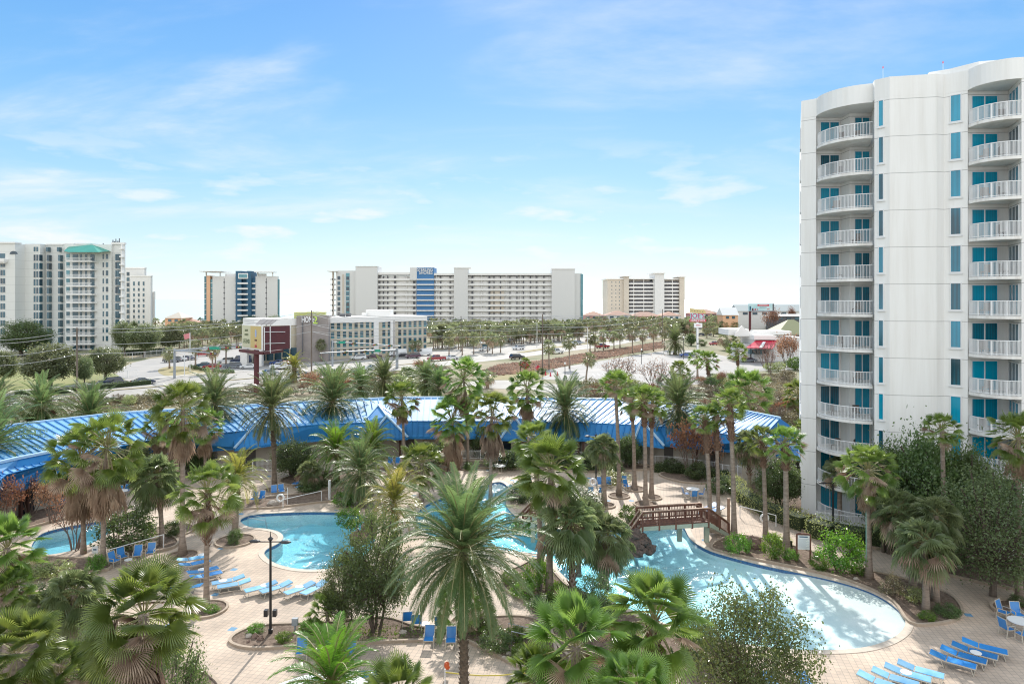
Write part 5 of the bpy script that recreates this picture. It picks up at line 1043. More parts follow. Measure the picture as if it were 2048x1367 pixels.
PAL = [
 # date palms
 ('C', (928, 1413), (925, 1100), 146, 'largest date palm, its scaly trunk rising in front of the two pools', dict(tr=.20)),
 ('D', (549, 979), (543, 815), 58, 'tall date palm rising past the blue roof from the patio deck', dict(tr=.24)),
 ('D', (665, 905), (665, 803), 62, 'date palm with a wide drooping crown in the middle of the blue roof', dict(tr=.3)),
 ('D', (428, 925), (430, 806), 54, 'date palm with upright fronds at the bend of the blue roof', dict(tr=.27)),
 ('D', (1133, 915), (1131, 818), 55, 'date palm with open spidery crown before the glaring roof', dict(tr=.33)),
 ('D', (1357, 925), (1357, 812), 56, 'date palm with swollen dark trunk behind the bare reddish tree', dict(tr=.33)),
 ('D', (82, 838), (82, 812), 48, 'date palm behind the roof ridge nearest the oaks', dict(tr=.35)),
 ('D', (182, 850), (180, 836), 58, 'wide date palm whose crown rests on the roof ridge', dict(tr=.35)),
 ('Y', (589, 764), (589, 735), 27, 'short date palm with fat trunk beside the billboard', dict(tr=.55)),
 ('D', (1350, 709), (1350, 683), 24, 'date palm on the round island in the restaurant parking lot', dict(tr=.6)),
 ('D', (770, 806), (768, 760), 38, 'date palm behind the roof, first right of the wide drooping one', dict(tr=.4)),
 ('D', (852, 806), (852, 760), 34, 'small date palm behind the roof beside the fan palm pair', dict(tr=.4)),
 ('D', (880, 812), (878, 772), 34, 'low grey-green date palm touching the tallest central fan palm', dict(tr=.4)),
 ('D', (720, 800), (722, 770), 34, 'date palm half hidden behind the drooping crown on the roof', dict(tr=.4)),
 ('D', (-12, 930), (-12, 815), 52, 'date palm cut by the picture edge above the roof', dict(tr=.3)),
 ('D', (-22, 1010), (-20, 893), 82, 'date palm cut by the picture edge over the small blue wing', dict(tr=.3)),
 ('Y', (470, 1080), (475, 958), 54, 'yellow-green date palm by the steps of the lagoon pool', dict(tr=.27)),
 ('P', (675, 965), (672, 900), 52, 'arching feather palm before the dark round tree', dict(tr=.25)),
 ('P', (745, 965), (743, 895), 50, 'arching feather palm just right of its twin before the porch', dict(tr=.25)),
 ('B', (722, 1012), (722, 940), 60, 'bright bushy date palm beyond the lagoon pool', dict(tr=.25)),
 ('Y', (790, 1092), (788, 1003), 66, 'golden feather palm leaning over the lagoon pool rocks', dict(tr=.25)),
 ('P', (660, 1560), (662, 1372), 108, 'feather palm whose crown fills the bottom edge below the lamp bed', dict(tr=.12)),
 # tall shaggy fan palms
 ('W', (206, 1132), (213, 890), 76, 'shaggy fan palm, taller of the twins beside the small pool', dict(sk=1.1, tr=.17)),
 ('W', (167, 1106), (162, 915), 68, 'shaggy fan palm, shorter of the twins beside the small pool', dict(sk=1.1, tr=.17)),
 ('W', (365, 1110), (366, 815), 60, 'very tall shaggy fan palm standing by the paved path', dict(sk=1.0, tr=.19, flare=1.9)),
 ('W', (322, 968), (320, 852), 37, 'slim shaggy fan palm before the striped roof', dict(sk=1.0)),
 ('W', (356, 985), (350, 865), 30, 'thin shaggy fan palm tucked behind the very tall one', dict(sk=1.2)),
 ('W', (410, 955), (411, 848), 38, 'shaggy fan palm beside the upright date palm', dict(sk=1.0)),
 ('W', (413, 1218), (415, 985), 66, 'fan palm with ragged brown collar among the sun loungers', dict(sk=.75, tr=.17, boots=.45)),
 ('W', (808, 935), (803, 793), 39, 'slender fan palm before the first roof peak', dict(sk=.8)),
 ('W', (911, 942), (903, 835), 48, 'fan palm with thick brown skirt beside the tallest central palm', dict(sk=1.3)),
 ('W', (936, 933), (927, 757), 48, 'tallest central fan palm reaching above the highway', dict(sk=.9)),
 ('W', (981, 1000), (985, 822), 48, 'fan palm with pale trunk and full skirt near the patio table', dict(sk=1.15)),
 ('W', (1057, 935), (1054, 776), 40, 'thin fan palm before the second roof peak', dict(sk=1.0)),
 ('H', (1099, 1185), (1102, 937), 74, 'big bright fan palm with orange seed heads by the small bridge', dict(sk=.6, tr=.22)),
 ('H', (1081, 1130), (1066, 880), 46, 'pale fan palm crown rising just behind the big bright one', dict(tr=.2)),
 ('W', (1738, 1157), (1735, 938), 60, 'shaggy fan palm beside the thin green pole on the far shore', dict(sk=.8, tr=.2, flare=1.7)),
 ('W', (1497, 868), (1495, 783), 52, 'bushy fan palm behind the end of the blue roof', dict(sk=1.0, tr=.22)),
 ('W', (1595, 842), (1596, 790), 34, 'fan palm half hidden by the tower edge', dict(sk=1.0, tr=.2)),
 ('H', (288, 1790), (287, 1225), 112, 'big close fan palm with brown skirt below the four patio chairs', dict(sk=1.2, tr=.2, Y=21)),
 ('H', (36, 1900), (33, 1305), 92, 'bright close fan palm at the bottom corner', dict(sk=.9, tr=.2, Y=19)),
 ('H', (120, 1900), (118, 1345), 66, 'low fan palm beside the bright corner one', dict(tr=.15, Y=20)),
 ('H', (15, 1330), (14, 1095), 70, 'fan palm cut by the picture edge beside the small pool', dict(sk=.8, tr=.2)),
 ('H', (18, 1345), (20, 1175), 46, 'drooping fan palm under the crown at the picture edge', dict(tr=.2)),
 ('H', (1150, 1800), (1152, 1290), 106, 'large close fan palm left of the small oak', dict(sk=.8, tr=.2, Y=22)),
 ('H', (1307, 1700), (1307, 1240), 108, 'large close fan palm with brown trunk over the pool corner', dict(sk=.8, tr=.22, boots=.5, Y=24)),
 ('H', (1268, 1900), (1268, 1388), 88, 'pale young fan palm at the bottom edge under the pool', dict(tr=.15, Y=20)),
 ('H', (1070, 1800), (1072, 1350), 66, 'low fan palm by the bottom edge left of the large close one', dict(tr=.15, Y=23)),
 ('H', (795, 1900), (797, 1395), 82, 'spiky fan palm at the bottom edge beside the big date palm', dict(tr=.15, Y=20)),
 ('N', (655, 1262), (655, 1222), 42, 'low fan palm in the lamp bed', dict(tr=.12)),
 ('N', (920, 1262), (916, 1205), 48, 'low fan palm directly behind the scaly date trunk', dict(tr=.12)),
 ('N', (966, 1262), (962, 1232), 32, 'very low fan palm between the scaly trunk and round shrub', dict(tr=.12)),
 ('W', (842, 1002), (843, 925), 50, 'fan palm just beyond the upper channel of the pool', dict(sk=.5, tr=.2)),
 ('N', (1888, 1146), (1884, 858), 36, 'dark fan palm rising from the oaks against the tower', dict(tr=.17)),
 ('W', (2038, 1195), (2036, 872), 56, 'fan palm cut by the picture edge against the tower', dict(sk=.9, tr=.18)),
 # slim palms with brown boots
 ('N', (1238, 991), (1230, 772), 36, 'tallest slim palm, nearest the blue-backed chairs', dict(tr=.2, flare=1.6)),
 ('N', (1269, 978), (1263, 803), 32, 'slim palm with brown upper trunk behind the tallest one', dict(tr=.2, boots=.22, flare=1.8)),
 ('N', (1291, 1008), (1288, 802), 38, 'slim palm, front one of the pair by the bridge', dict(tr=.2, boots=.25, flare=1.6)),
 ('N', (1303, 995), (1304, 809), 37, 'slim palm, rear one of the pair by the bridge', dict(tr=.2, boots=.25, flare=1.6)),
 ('N', (1420, 1062), (1409, 838), 32, 'slim palm whose trunk passes just behind the bridge end', dict(tr=.19, boots=.3)),
 ('N', (1437, 1060), (1431, 832), 28, 'thin slim palm touching the one at the bridge end', dict(tr=.17, boots=.3)),
 ('N', (1468, 1072), (1459, 808), 38, 'tallest slim palm right of the wooden bridge', dict(tr=.2, boots=.28, flare=1.5)),
 ('N', (1531, 1076), (1524, 880), 34, 'slim palm left of the big boulder-side shrub', dict(tr=.18, boots=.28)),
 ('N', (1573, 1100), (1570, 887), 40, 'slim palm with the brightest crown before the dark shrub', dict(tr=.22, boots=.25, flare=1.5)),
 ('N', (1609, 1015), (1604, 864), 28, 'dark slim palm standing against the tower corner', dict(tr=.2)),
 # sabals
 ('S', (324, 1090), (312, 950), 52, 'grey-green sabal palm beside the round bush', dict(tr=.18)),
 ('S', (1208, 1010), (1206, 893), 33, 'short sabal palm behind the two lounge chairs', dict(tr=.25)),
 ('S', (1145, 1195), (1138, 1045), 62, 'sabal palm with cross-hatched trunk by the winding pool', dict(tr=.22, boots=.9)),
 ('S', (1157, 1150), (1168, 1035), 46, 'sabal palm close behind the cross-hatched one', dict(tr=.17)),
 ('S', (1207, 1170), (1214, 1075), 56, 'sabal palm with thick rough trunk before the rocks', dict(tr=.3, boots=.95)),
 ('S', (1499, 993), (1498, 887), 35, 'sabal palm beside the white fence corner', dict(tr=.2, boots=.6)),
 ('S', (1679, 1045), (1680, 938), 34, 'sabal palm against the lowest tower balcony', dict(tr=.2, boots=.4)),
 ('S', (1852, 1222), (1848, 1085), 58, 'front sabal palm of the clump on the far shore', dict(tr=.2)),
 ('S', (1826, 1175), (1800, 1020), 52, 'rear sabal palm of the clump on the far shore', dict(tr=.2)),
 ('S', (1871, 1204), (1872, 1030), 48, 'sabal palm with green-tinted trunk in the same clump', dict(tr=.2)),
 ('S', (147, 1330), (148, 1185), 60, 'sabal palm before the low hedge and small pool', dict(tr=.2)),
 ('S', (112, 1325), (100, 1215), 48, 'darker sabal palm overlapping the one before the low hedge', dict(tr=.2)),
 ('S', (621, 981), (619, 942), 27, 'very short sabal palm beside the stacked blue loungers', dict(tr=.15)),
 # mid-distance fan palms
 ('N', (1476, 748), (1474, 704), 22, 'fan palm on the near kerb of the restaurant lot', dict(tr=.3, boots=.6)),
 ('N', (1417, 768), (1415, 722), 23, 'fan palm, taller of two in the scrub beside the lot', dict(tr=.3, boots=.6)),
 ('N', (1395, 755), (1394, 714), 18, 'fan palm, smaller of two in the scrub beside the lot', dict(tr=.25)),
 ('N', (1362, 778), (1360, 738), 20, 'lone fan palm in the scrub above the dark-trunked date palm', dict(tr=.25)),
 ('F', (975, 776), (975, 752), 15, 'short grey palm on the dry verge', dict(tr=.3)),
 ('F', (1172, 766), (1179, 716), 13, 'thin sabal palm at the near corner of the parking lot', dict(tr=.22)),
 ('N', (1049, 748), (1050, 726), 13, 'small fan palm beside the red and white flags', dict(tr=.2)),
]
for k, b, h, r, lb, kw in PAL: palm(k, b, h, r, lb, **kw)
# small roadside sabals
far = [(1098, 736, 691, 13), (1139, 737, 680, 14), (1180, 702, 674, 10), (1190, 702, 679, 10), (1207, 700, 669, 11), (1228, 699, 671, 10), (1240, 695, 665, 12), (1265, 706, 663, 13), (1285, 704, 668, 10), (1307, 702, 661, 11), (1329, 699, 660, 11), (1346, 690, 656, 11), (1372, 676, 656, 10), (1386, 676, 655, 11), (1427, 672, 653, 10), (1447, 668, 649, 9), (1468, 668, 649, 9),
       (643, 723, 687, 10), (679, 712, 679, 12), (704, 710, 671, 10), (745, 708, 673, 11), (771, 708, 672, 9), (819, 706, 673, 9), (826, 712, 687, 8), (838, 712, 687, 8), (391, 735, 690, 13), (431, 732, 690, 13), (452, 731, 688, 10), (339, 737, 704, 12), (425, 746, 702, 11), (311, 690, 642, 7), (1385, 665, 640, 8), (1455, 700, 672, 17), (1483, 702, 676, 18), (1505, 705, 680, 14), (1437, 668, 660, 12), (458, 660, 634, 10), (402, 665, 641, 7)]
ORD = ['first', 'second', 'third', 'fourth', 'fifth', 'sixth', 'seventh', 'eighth', 'ninth', 'tenth', 'eleventh', 'twelfth', 'thirteenth', 'fourteenth', 'fifteenth', 'sixteenth', 'seventeenth', 'eighteenth']
for i, (x, by, cy, r) in enumerate(far):
    lb = ORD[i]+' sabal in the row beyond the dune brush, counted from the traffic cones' if i < 17 else ORD[i-17]+' sabal before the hotel, counted from the stone tower' if i < 25 else ORD[i-25]+' small sabal round the street corner and far lots, in no single row'
    palm('F', (x, by), (x+random.uniform(-1.5, 1.5), cy), r, lb, tr=.22, group='sabal palms along the highway', name='roadside_palm')
rr = random.Random(3); cnt = 0
for x0, x1, yb0, yb1, n in ((860, 1160, 664, 700, 132), (1160, 1440, 656, 678, 66), (330, 490, 666, 700, 44), (860, 1010, 695, 712, 10), (500, 560, 665, 690, 8)):
    for i in range(n):
        x = x0+(x1-x0)*(i+rr.random())/n; t = rr.random()
        if x0 == 860 and x1 == 1160: yb = 668+(700-668)*t-(x-860)*.055*t
        else: yb = yb0+(yb1-yb0)*t
        y = G(x, yb)[1]; hh = rr.uniform(5.0, 7.2); cy = HY+(HC-hh)*F/y; r = rr.uniform(2.0, 2.6)*F/y
        palm('F', (x, yb), (x+rr.uniform(-1, 1), cy), r, 'small sabal palm in the grove before the long condominium' if x > 600 else 'small sabal palm in the grove behind the hotel driveway', tr=.2, group='sabal palms in the groves', name='grove_palm')

# ---- broadleaf trees and shrubs ----
def tree_mesh(rx, ry, rz, zc, nclump, nleaf, ls, rnd, trunks=1, tr=.25, csz=.28, flat=0, gap=0, thick=.02, shell=.55):
    """crown made of leaf-sized faces in clumps; limbs run from the trunk to the clumps"""
    lf = MB(); wd_ = MB(); bases = []
    for k in range(trunks):
        a = k*GA; bases.append(Vector((cos(a)*rx*.12*(trunks > 1), sin(a)*rx*.12*(trunks > 1), 0)))
    for k, b in enumerate(bases):
        top_ = Vector((b.x*2.2, b.y*2.2, zc-rz*.55)); 
        wd_.tube([b, b.lerp(top_, .5)+Vector((rnd.uniform(-.1, .1), rnd.uniform(-.1, .1), 0)), top_], [tr, tr*.8, tr*.6], 7); bases[k] = top_
    for c in range(nclump):
        u = rnd.uniform(-1, 1); a = rnd.uniform(0, 2*pi); q = sqrt(1-u*u); rad = (shell+(1-shell)*rnd.random())**.6*rnd.uniform(.85, 1.08)
        p = Vector((rx*q*cos(a)*rad, ry*q*sin(a)*rad, zc+rz*u*rad*(1 if u > 0 else .75)))
        b = bases[c % len(bases)]; m1 = b.lerp(p, .5)+Vector((rnd.uniform(-.1, .1)*rx, rnd.uniform(-.1, .1)*rx, .08*rz))
        if c % 2 == 0: wd_.tube([b, m1, p], [tr*.28, tr*.14, thick], 5, cap=False)
        cs = csz*min(rx, rz)*rnd.uniform(.6, 1.35)
        for l in range(nleaf):
            v = Vector((rnd.gauss(0, 1), rnd.gauss(0, 1), rnd.gauss(0, .7))); v = v*(cs*.62); o = p+v; s = ls*rnd.uniform(.6, 1.3)
            d = Vector((rnd.gauss(0, 1), rnd.gauss(0, 1), rnd.gauss(0, .5)-.2)).normalized(); e = d.cross(Vector((rnd.gauss(0, 1), rnd.gauss(0, 1), rnd.gauss(0, 1)))).normalized()
            lf.add([tuple(o), tuple(o+d*s*.5+e*s*.26), tuple(o+d*s), tuple(o+d*s*.5-e*s*.26)], [(0, 1, 2, 3)])
    return mesh_of(wd_, 'trunk', M_bark), lf
def bare_mesh(r, h, rnd, n=26, leaf=0, ls=.1, tw=.02):
    wd_ = MB(); lf = MB()
    def br(p, d, L, w, dep):
        q = p+d*L; wd_.tube([p, p.lerp(q, .5)+Vector((rnd.uniform(-.06, .06), rnd.uniform(-.06, .06), 0))*L, q], [w, w*.8, w*.6], 4, cap=False)
        if dep == 0 or leaf:
            for _ in range(leaf if dep < 2 else 0):
                o = p.lerp(q, rnd.random())+Vector((rnd.gauss(0, .1), rnd.gauss(0, .1), rnd.gauss(0, .1)))*r; e = Vector((rnd.gauss(0, 1), rnd.gauss(0, 1), rnd.gauss(0, 1))).normalized(); f = e.cross(Vector((.3, .5, .8))).normalized()
                lf.add([tuple(o), tuple(o+e*ls*.5+f*ls*.3), tuple(o+e*ls), tuple(o+e*ls*.5-f*ls*.3)], [(0, 1, 2, 3)])
        if dep > 0:
            for _ in range(3):
                v = (d+Vector((rnd.gauss(0, .38), rnd.gauss(0, .38), rnd.gauss(.08, .25)))).normalized(); br(q, v, L*rnd.uniform(.6, .85), w*.55, dep-1)
    for i in range(n):
        a = i*GA; t = rnd.uniform(.15, .75); d = Vector((cos(a)*t, sin(a)*t, 1)).normalized(); br(Vector((cos(a)*.1, sin(a)*.1, 0)), d, h*.38, tw, 3)
    return wd_, lf
T = random.Random(21)
def proto_tree(rx, rz, zc, nclump, nleaf, ls, leaf, **kw):
    t, l = tree_mesh(rx, rx, rz, zc, nclump, nleaf, ls, T, **kw); return (t, mesh_of(l, 'crown', leaf), rx, zc, rz)
TR = {
 'oak': [proto_tree(1, .72, 1.05, 150, 90, .085, L_oak, tr=.09, csz=.30) for _ in range(3)],
 'dark': [proto_tree(1, .9, 1.0, 150, 120, .07, L_dark, tr=.08, csz=.30, trunks=3) for _ in range(2)],
 'fine': [proto_tree(1, 1.05, 1.1, 150, 110, .050, leafm('fine_leaf', (.06, .10, .04), (.14, .185, .08), tr=.35, rough=.35, scale=.4), tr=.07, csz=.26) for _ in range(2)],
 'near': [proto_tree(1, .95, 1.0, 170, 110, .055, L_dark, tr=.05, csz=.24, trunks=4)],
 'thin': [proto_tree(1, .80, .90, 230, 84, .044, leafm('thin_leaf', (.06, .085, .025), (.11, .13, .05), tr=.3, rough=.3), tr=.03, csz=.22, trunks=2, shell=.25, thick=.006)],
 'bush': [proto_tree(1, .62, .62, 50, 60, .11, L_bright, tr=.04, csz=.34, trunks=3) for _ in range(2)],
 'dkbush': [proto_tree(1, .7, .62, 60, 75, .095, L_dark, tr=.04, csz=.34, trunks=3) for _ in range(2)],
 'scrub': [proto_tree(1, .6, .6, 46, 44, .10, L_scrub, tr=.03, csz=.36, trunks=4) for _ in range(3)],
 'olive': [proto_tree(1, .6, .6, 50, 50, .10, L_hedge, tr=.03, csz=.36, trunks=4) for _ in range(2)],
}
def bare_proto(r, h, n, leaf, ls, lm, tw=.02):
    w, l = bare_mesh(r, h, T, n, leaf, ls, tw); return (mesh_of(w, 'branches', pm('bare_twig', (.19, .14, .115), (.12, .09, .075), scale=3, rough=.9)), mesh_of(l, 'crown', lm) if leaf else None, r, h/2, h/2)
TR['russet'] = [bare_proto(1, 1, 8, 5, .075, L_red, .022)]
TR['bare'] = [bare_proto(1, 1, 7, 0, .07, None, .022), bare_proto(1, 1, 7, 2, .05, L_red, .022)]
def tree(kind, px, by, w, top, label, name='tree', cat='tree', Y=None, group=None, depth=1.0):
    """px centre, by ground px, w half width px, top px"""
    if Y is None: x, y, _ = G(px, by)
    else: y = Y; x = XX(px, y)
    sx = w/F*y; H_ = ZZ(top, y); t, c, rx, zc, rz = TR[kind][random.randrange(len(TR[kind]))]; sz = H_/(zc+rz)
    e = empty(name, (x, y, 0), random.uniform(0, 6.28) if depth == 1 else 0, label=label, category=cat, group=group)
    a = link('trunk', t, e); a.scale = (sx, sx*depth, sz)
    if c: b = link('crown', c, e); b.scale = (sx, sx*depth, sz)
    return e
for a in [
 ('oak', 100, 780, 48, 690, 'broad live oak with forked trunk on the yellow-green lawn'), ('oak', 212, 762, 35, 697, 'smaller live oak beside the white fence'), ('oak', 8, 772, 24, 704, 'live oak cut by the picture edge on the lawn'), ('oak', 168, 772, 18, 715, 'low oak between the two larger lawn oaks'),
 ('dark', 48, 712, 42, 642, 'dark spreading tree before the green-roofed hotel'), ('oak', 250, 712, 22, 645, 'first oak in the row beyond the street curve'), ('oak', 288, 714, 30, 650, 'second oak in the row beyond the street curve'), ('oak', 340, 706, 26, 650, 'third oak in the row beyond the street curve'), ('dark', 268, 688, 10, 642, 'small dark tree behind the oak row'),
 ('dark', 590, 955, 40, 882, 'dark rounded tree by the wing entrance'), ('dark', 65, 975, 48, 862, 'dark magnolia before the striped roof'), ('dark', 110, 1000, 45, 905, 'dark tree over the small blue wing'), ('oak', 263, 975, 36, 888, 'grey-green tree behind the twin fan palms'), ('dark', 440, 925, 26, 888, 'dark tree beside the upright date palm trunk'), ('dark', 385, 945, 34, 880, 'dark tree behind the very tall fan palm'),
 ('near', 752, 1262, 66, 1020, 'dense dark multi-stemmed tree between the two big pools'), ('near', 690, 1255, 46, 1100, 'leafy multi-stemmed shrub tree over the lounger deck'), ('thin', 1505, 1480, 124, 1160, 'small sparse oak in front of the shallow pool end'), ('near', 345, 1560, 62, 1260, 'dark glossy shrub at the bottom beside the big fan palm'), ('thin', 200, 1480, 70, 1225, 'light green shrub between the close fan palms'),
 ('fine', 1985, 1192, 100, 935, 'large fine-leaved oak shading the patio table'), ('dark', 1850, 1118, 72, 876, 'dark oak in front of the lower tower floors'), ('dark', 1772, 1105, 42, 892, 'smaller oak touching the shaggy palm crown'), ('dark', 1935, 1125, 60, 905, 'dark oak between the tower and the large oak'), ('fine', 2075, 1160, 60, 935, 'oak cut by the picture edge below the balconies'), ('dark', 1560, 1012, 44, 922, 'dense dark shrub at the tower foot', 'shrub', 'shrub'),
 ('dkbush', 250, 1100, 52, 1018, 'round dark green bush beside the patio chairs', 'shrub', 'shrub'), ('near', 1190, 1260, 50, 1150, 'dark bronze shrub before the sparkling pool', 'shrub', 'shrub'), ('near', 1395, 1330, 34, 1215, 'leafy shrub behind the small sparse oak', 'shrub', 'shrub'),
 ('dkbush', 990, 1300, 32, 1258, 'round clipped green shrub right of the scaly trunk', 'shrub', 'shrub'), ('thin', 972, 1262, 26, 1228, 'speckled shrub behind the round clipped one', 'shrub', 'shrub'), ('bush', 1030, 1280, 24, 1255, 'lime green shrub beside the bent handrail', 'shrub', 'shrub'), ('bush', 1040, 1316, 20, 1290, 'spiky light shrub below the lime green one', 'shrub', 'shrub'),
 ('bush', 511, 1266, 17, 1247, 'bright green fern clump left of the lamp post', 'fern', 'plant'), ('bush', 568, 1286, 16, 1263, 'bright green fern clump right of the lamp post', 'fern', 'plant'), ('bush', 622, 1264, 26, 1240, 'wide fern clump beside the utility box', 'fern', 'plant'), ('bush', 894, 1260, 18, 1246, 'small fern under the low fan palm', 'fern', 'plant'),
 ('bush', 1476, 1108, 26, 1068, 'leafy green plant at the foot of the bridge stairs', 'shrub', 'plant'), ('bush', 1546, 1118, 22, 1068, 'tall leafy plant right of the big boulder', 'shrub', 'plant'), ('bush', 1582, 1122, 16, 1098, 'low leafy plant before the white notice board', 'shrub', 'plant'), ('bush', 1680, 1142, 44, 1065, 'large feathery green shrub beside the notice board', 'shrub', 'shrub'), ('bush', 1640, 1140, 20, 1112, 'yellow-green ground plant under the feathery shrub', 'shrub', 'plant'), ('bush', 1716, 1150, 16, 1128, 'small round plant left of the shaggy palm base', 'shrub', 'plant'),
 ('scrub', 1785, 1190, 28, 1150, 'dry tufted shrub beyond the shallow pool rim', 'shrub', 'shrub'), ('olive', 1830, 1205, 24, 1176, 'tufted shrub at the foot of the sabal clump', 'shrub', 'shrub'), ('bush', 1855, 1240, 18, 1222, 'white-green flowering plant at the bed corner', 'shrub', 'plant'), ('dkbush', 1895, 1232, 24, 1208, 'dark flowering plant at the bed tip', 'shrub', 'plant'), ('dkbush', 2038, 1212, 18, 1192, 'dark plant under the patio oak', 'shrub', 'plant'),
 ('dkbush', 470, 1090, 14, 1056, 'small shrub at the foot of the yellow-green palm', 'shrub', 'plant'), ('bush', 425, 1224, 16, 1210, 'green tuft round the lounger palm base', 'shrub', 'plant'), ('dkbush', 345, 1072, 20, 1040, 'dark low shrub beside the upper deck palm', 'shrub', 'shrub'),
 ('dkbush', 650, 975, 24, 945, 'dark shrub behind the very short sabal', 'shrub', 'shrub'), ('dkbush', 618, 985, 22, 965, 'dark low shrub around the very short sabal', 'shrub', 'shrub'), ('bush', 690, 1010, 26, 985, 'green shrub beside the white pole at the pool', 'shrub', 'shrub'), ('bush', 700, 1060, 26, 1015, 'leafy shrub over the lagoon pool rocks', 'shrub', 'shrub'), ('dkbush', 938, 940, 12, 924, 'round dark bush at the tallest palm base', 'shrub', 'shrub'),
 ('dkbush', 860, 938, 42, 892, 'dark shrubs left of the thick skirted palm', 'shrub', 'shrub'), ('dkbush', 1010, 935, 46, 900, 'dark green shrub mass behind the patio table', 'shrub', 'shrub'), ('dkbush', 900, 915, 26, 868, 'tall dark shrub between the two skirted palms', 'shrub', 'shrub'), ('dkbush', 962, 915, 22, 855, 'dark shrub under the bright roof edge', 'shrub', 'shrub'), ('scrub', 864, 905, 30, 845, 'pale leafy tree left of the thick skirted palm', 'shrub', 'shrub'), ('dkbush', 1180, 940, 28, 902, 'round dark shrub left of the short sabal', 'shrub', 'shrub'), ('dark', 1258, 935, 26, 872, 'dense dark tree behind the slim palms'), ('dkbush', 1225, 950, 24, 918, 'dark clipped shrub under the slim palms', 'shrub', 'shrub'), ('olive', 1228, 968, 34, 944, 'pale hedge shrub behind the blue chairs', 'shrub', 'shrub'),
 ('dkbush', 1345, 945, 22, 918, 'dark shrub before the white balustrade', 'shrub', 'shrub'), ('dkbush', 1395, 958, 26, 925, 'dark shrub in the flower bed', 'shrub', 'shrub'), ('dkbush', 1440, 985, 30, 955, 'dark shrub at the end of the curved hedge', 'shrub', 'shrub'), ('dkbush', 1130, 935, 20, 905, 'dark shrub behind the big bright fan palm', 'shrub', 'shrub'),
 ('dkbush', 1040, 1005, 26, 965, 'green leafy plant beside the pale rock', 'shrub', 'plant'), ('near', 1150, 1020, 52, 975, 'leafy mound beyond the small bridge', 'shrub', 'shrub'), ('olive', 1175, 1048, 40, 1005, 'olive shrub above the rock grotto', 'shrub', 'shrub'), ('bush', 1262, 1042, 26, 1012, 'light green shrub at the left bridge steps', 'shrub', 'shrub'), ('bush', 1052, 1065, 34, 1042, 'vine covering the wall below the small bridge', 'shrub', 'plant'),
 ('bush', 1075, 1178, 30, 1120, 'green shrub by the curved deck edge', 'shrub', 'shrub'), ('bush', 1045, 1195, 26, 1165, 'low bright groundcover clump on the curved bed', 'shrub', 'plant'), ('dkbush', 1090, 1225, 36, 1195, 'dark groundcover mound on the curved bed', 'shrub', 'plant'), ('bush', 1118, 1215, 24, 1165, 'yellow-green shrub left of the cross-hatched trunk', 'shrub', 'shrub'), ('bush', 1022, 1168, 20, 1140, 'bright plant at the tip of the curved bed', 'shrub', 'plant'),
 ('olive', 60, 1160, 40, 1118, 'low clipped shrub beside the small pool', 'shrub', 'shrub'), ('olive', 110, 1152, 34, 1122, 'low clipped shrub nearer the twin palms', 'shrub', 'shrub'), ('bush', 190, 1145, 18, 1110, 'bright shrub at the twin palm bases', 'shrub', 'shrub'), ('scrub', 120, 1290, 40, 1225, 'light shrub under the sabal before the hedge', 'shrub', 'shrub'), ('dkbush', 70, 1200, 36, 1170, 'dark groundcover beside the left path', 'shrub', 'plant'),
 ('russet', 60, 1030, 60, 950, 'red-brown leafy shrub below the small blue wing', 'shrub', 'shrub'), ('russet', 15, 1060, 55, 965, 'red-brown shrub at the picture edge', 'shrub', 'shrub'), ('russet', 105, 1045, 42, 965, 'red-brown shrub beside the small pool', 'shrub', 'shrub'), ('bare', 150, 1100, 60, 1000, 'pale bare shrub behind the twin fan palms', 'shrub', 'shrub'), ('bare', 230, 1080, 55, 1000, 'spreading bare grey shrub by the path', 'shrub', 'shrub'),
 ('russet', 1380, 950, 56, 850, 'reddish nearly bare tree before the white balustrade'), ('russet', 1425, 945, 36, 868, 'smaller reddish bare tree beside the slim palms'),
 ('bare', 1240, 778, 50, 715, 'bare crape tree at the parking lot edge'), ('bare', 1310, 785, 44, 722, 'second bare tree at the parking lot edge'), ('bare', 1540, 748, 20, 700, 'bare forked tree by the far kerb'), ('bare', 1530, 735, 30, 685, 'leafless tree before the red awning'), ('russet', 1575, 735, 36, 675, 'brown-leaved tree beside the red awning'), ('russet', 1545, 665, 26, 622, 'brown-leaved tree before the beach pavilion'), ('russet', 1583, 660, 12, 618, 'small brown tree near the tower edge'),
 ('olive', 1540, 742, 12, 725, 'small green bush on the dry strip'), ('olive', 1558, 742, 14, 724, 'green bush beside the small one on the dry strip'), ('bush', 1592, 740, 20, 714, 'bright green bush at the tower edge'), ('dkbush', 1405, 692, 9, 679, 'round clipped bush beside the restaurant sign pole', 'shrub', 'shrub'), ('dark', 1382, 691, 11, 668, 'dark clipped tree behind the restaurant sign pole'),
 ('dark', 1067, 660, 11, 610, 'dark pine before the long condominium'), ('dark', 1085, 660, 8, 616, 'narrow dark pine beside the first pine'), ('dark', 1119, 660, 10, 618, 'dark pine before the end stair tower'),
 ('dark', 500, 668, 22, 634, 'dark tree before the navy stair tower'), ('dark', 548, 668, 18, 632, 'dark tree at the foot of the cream wall'),
]: tree(*a)
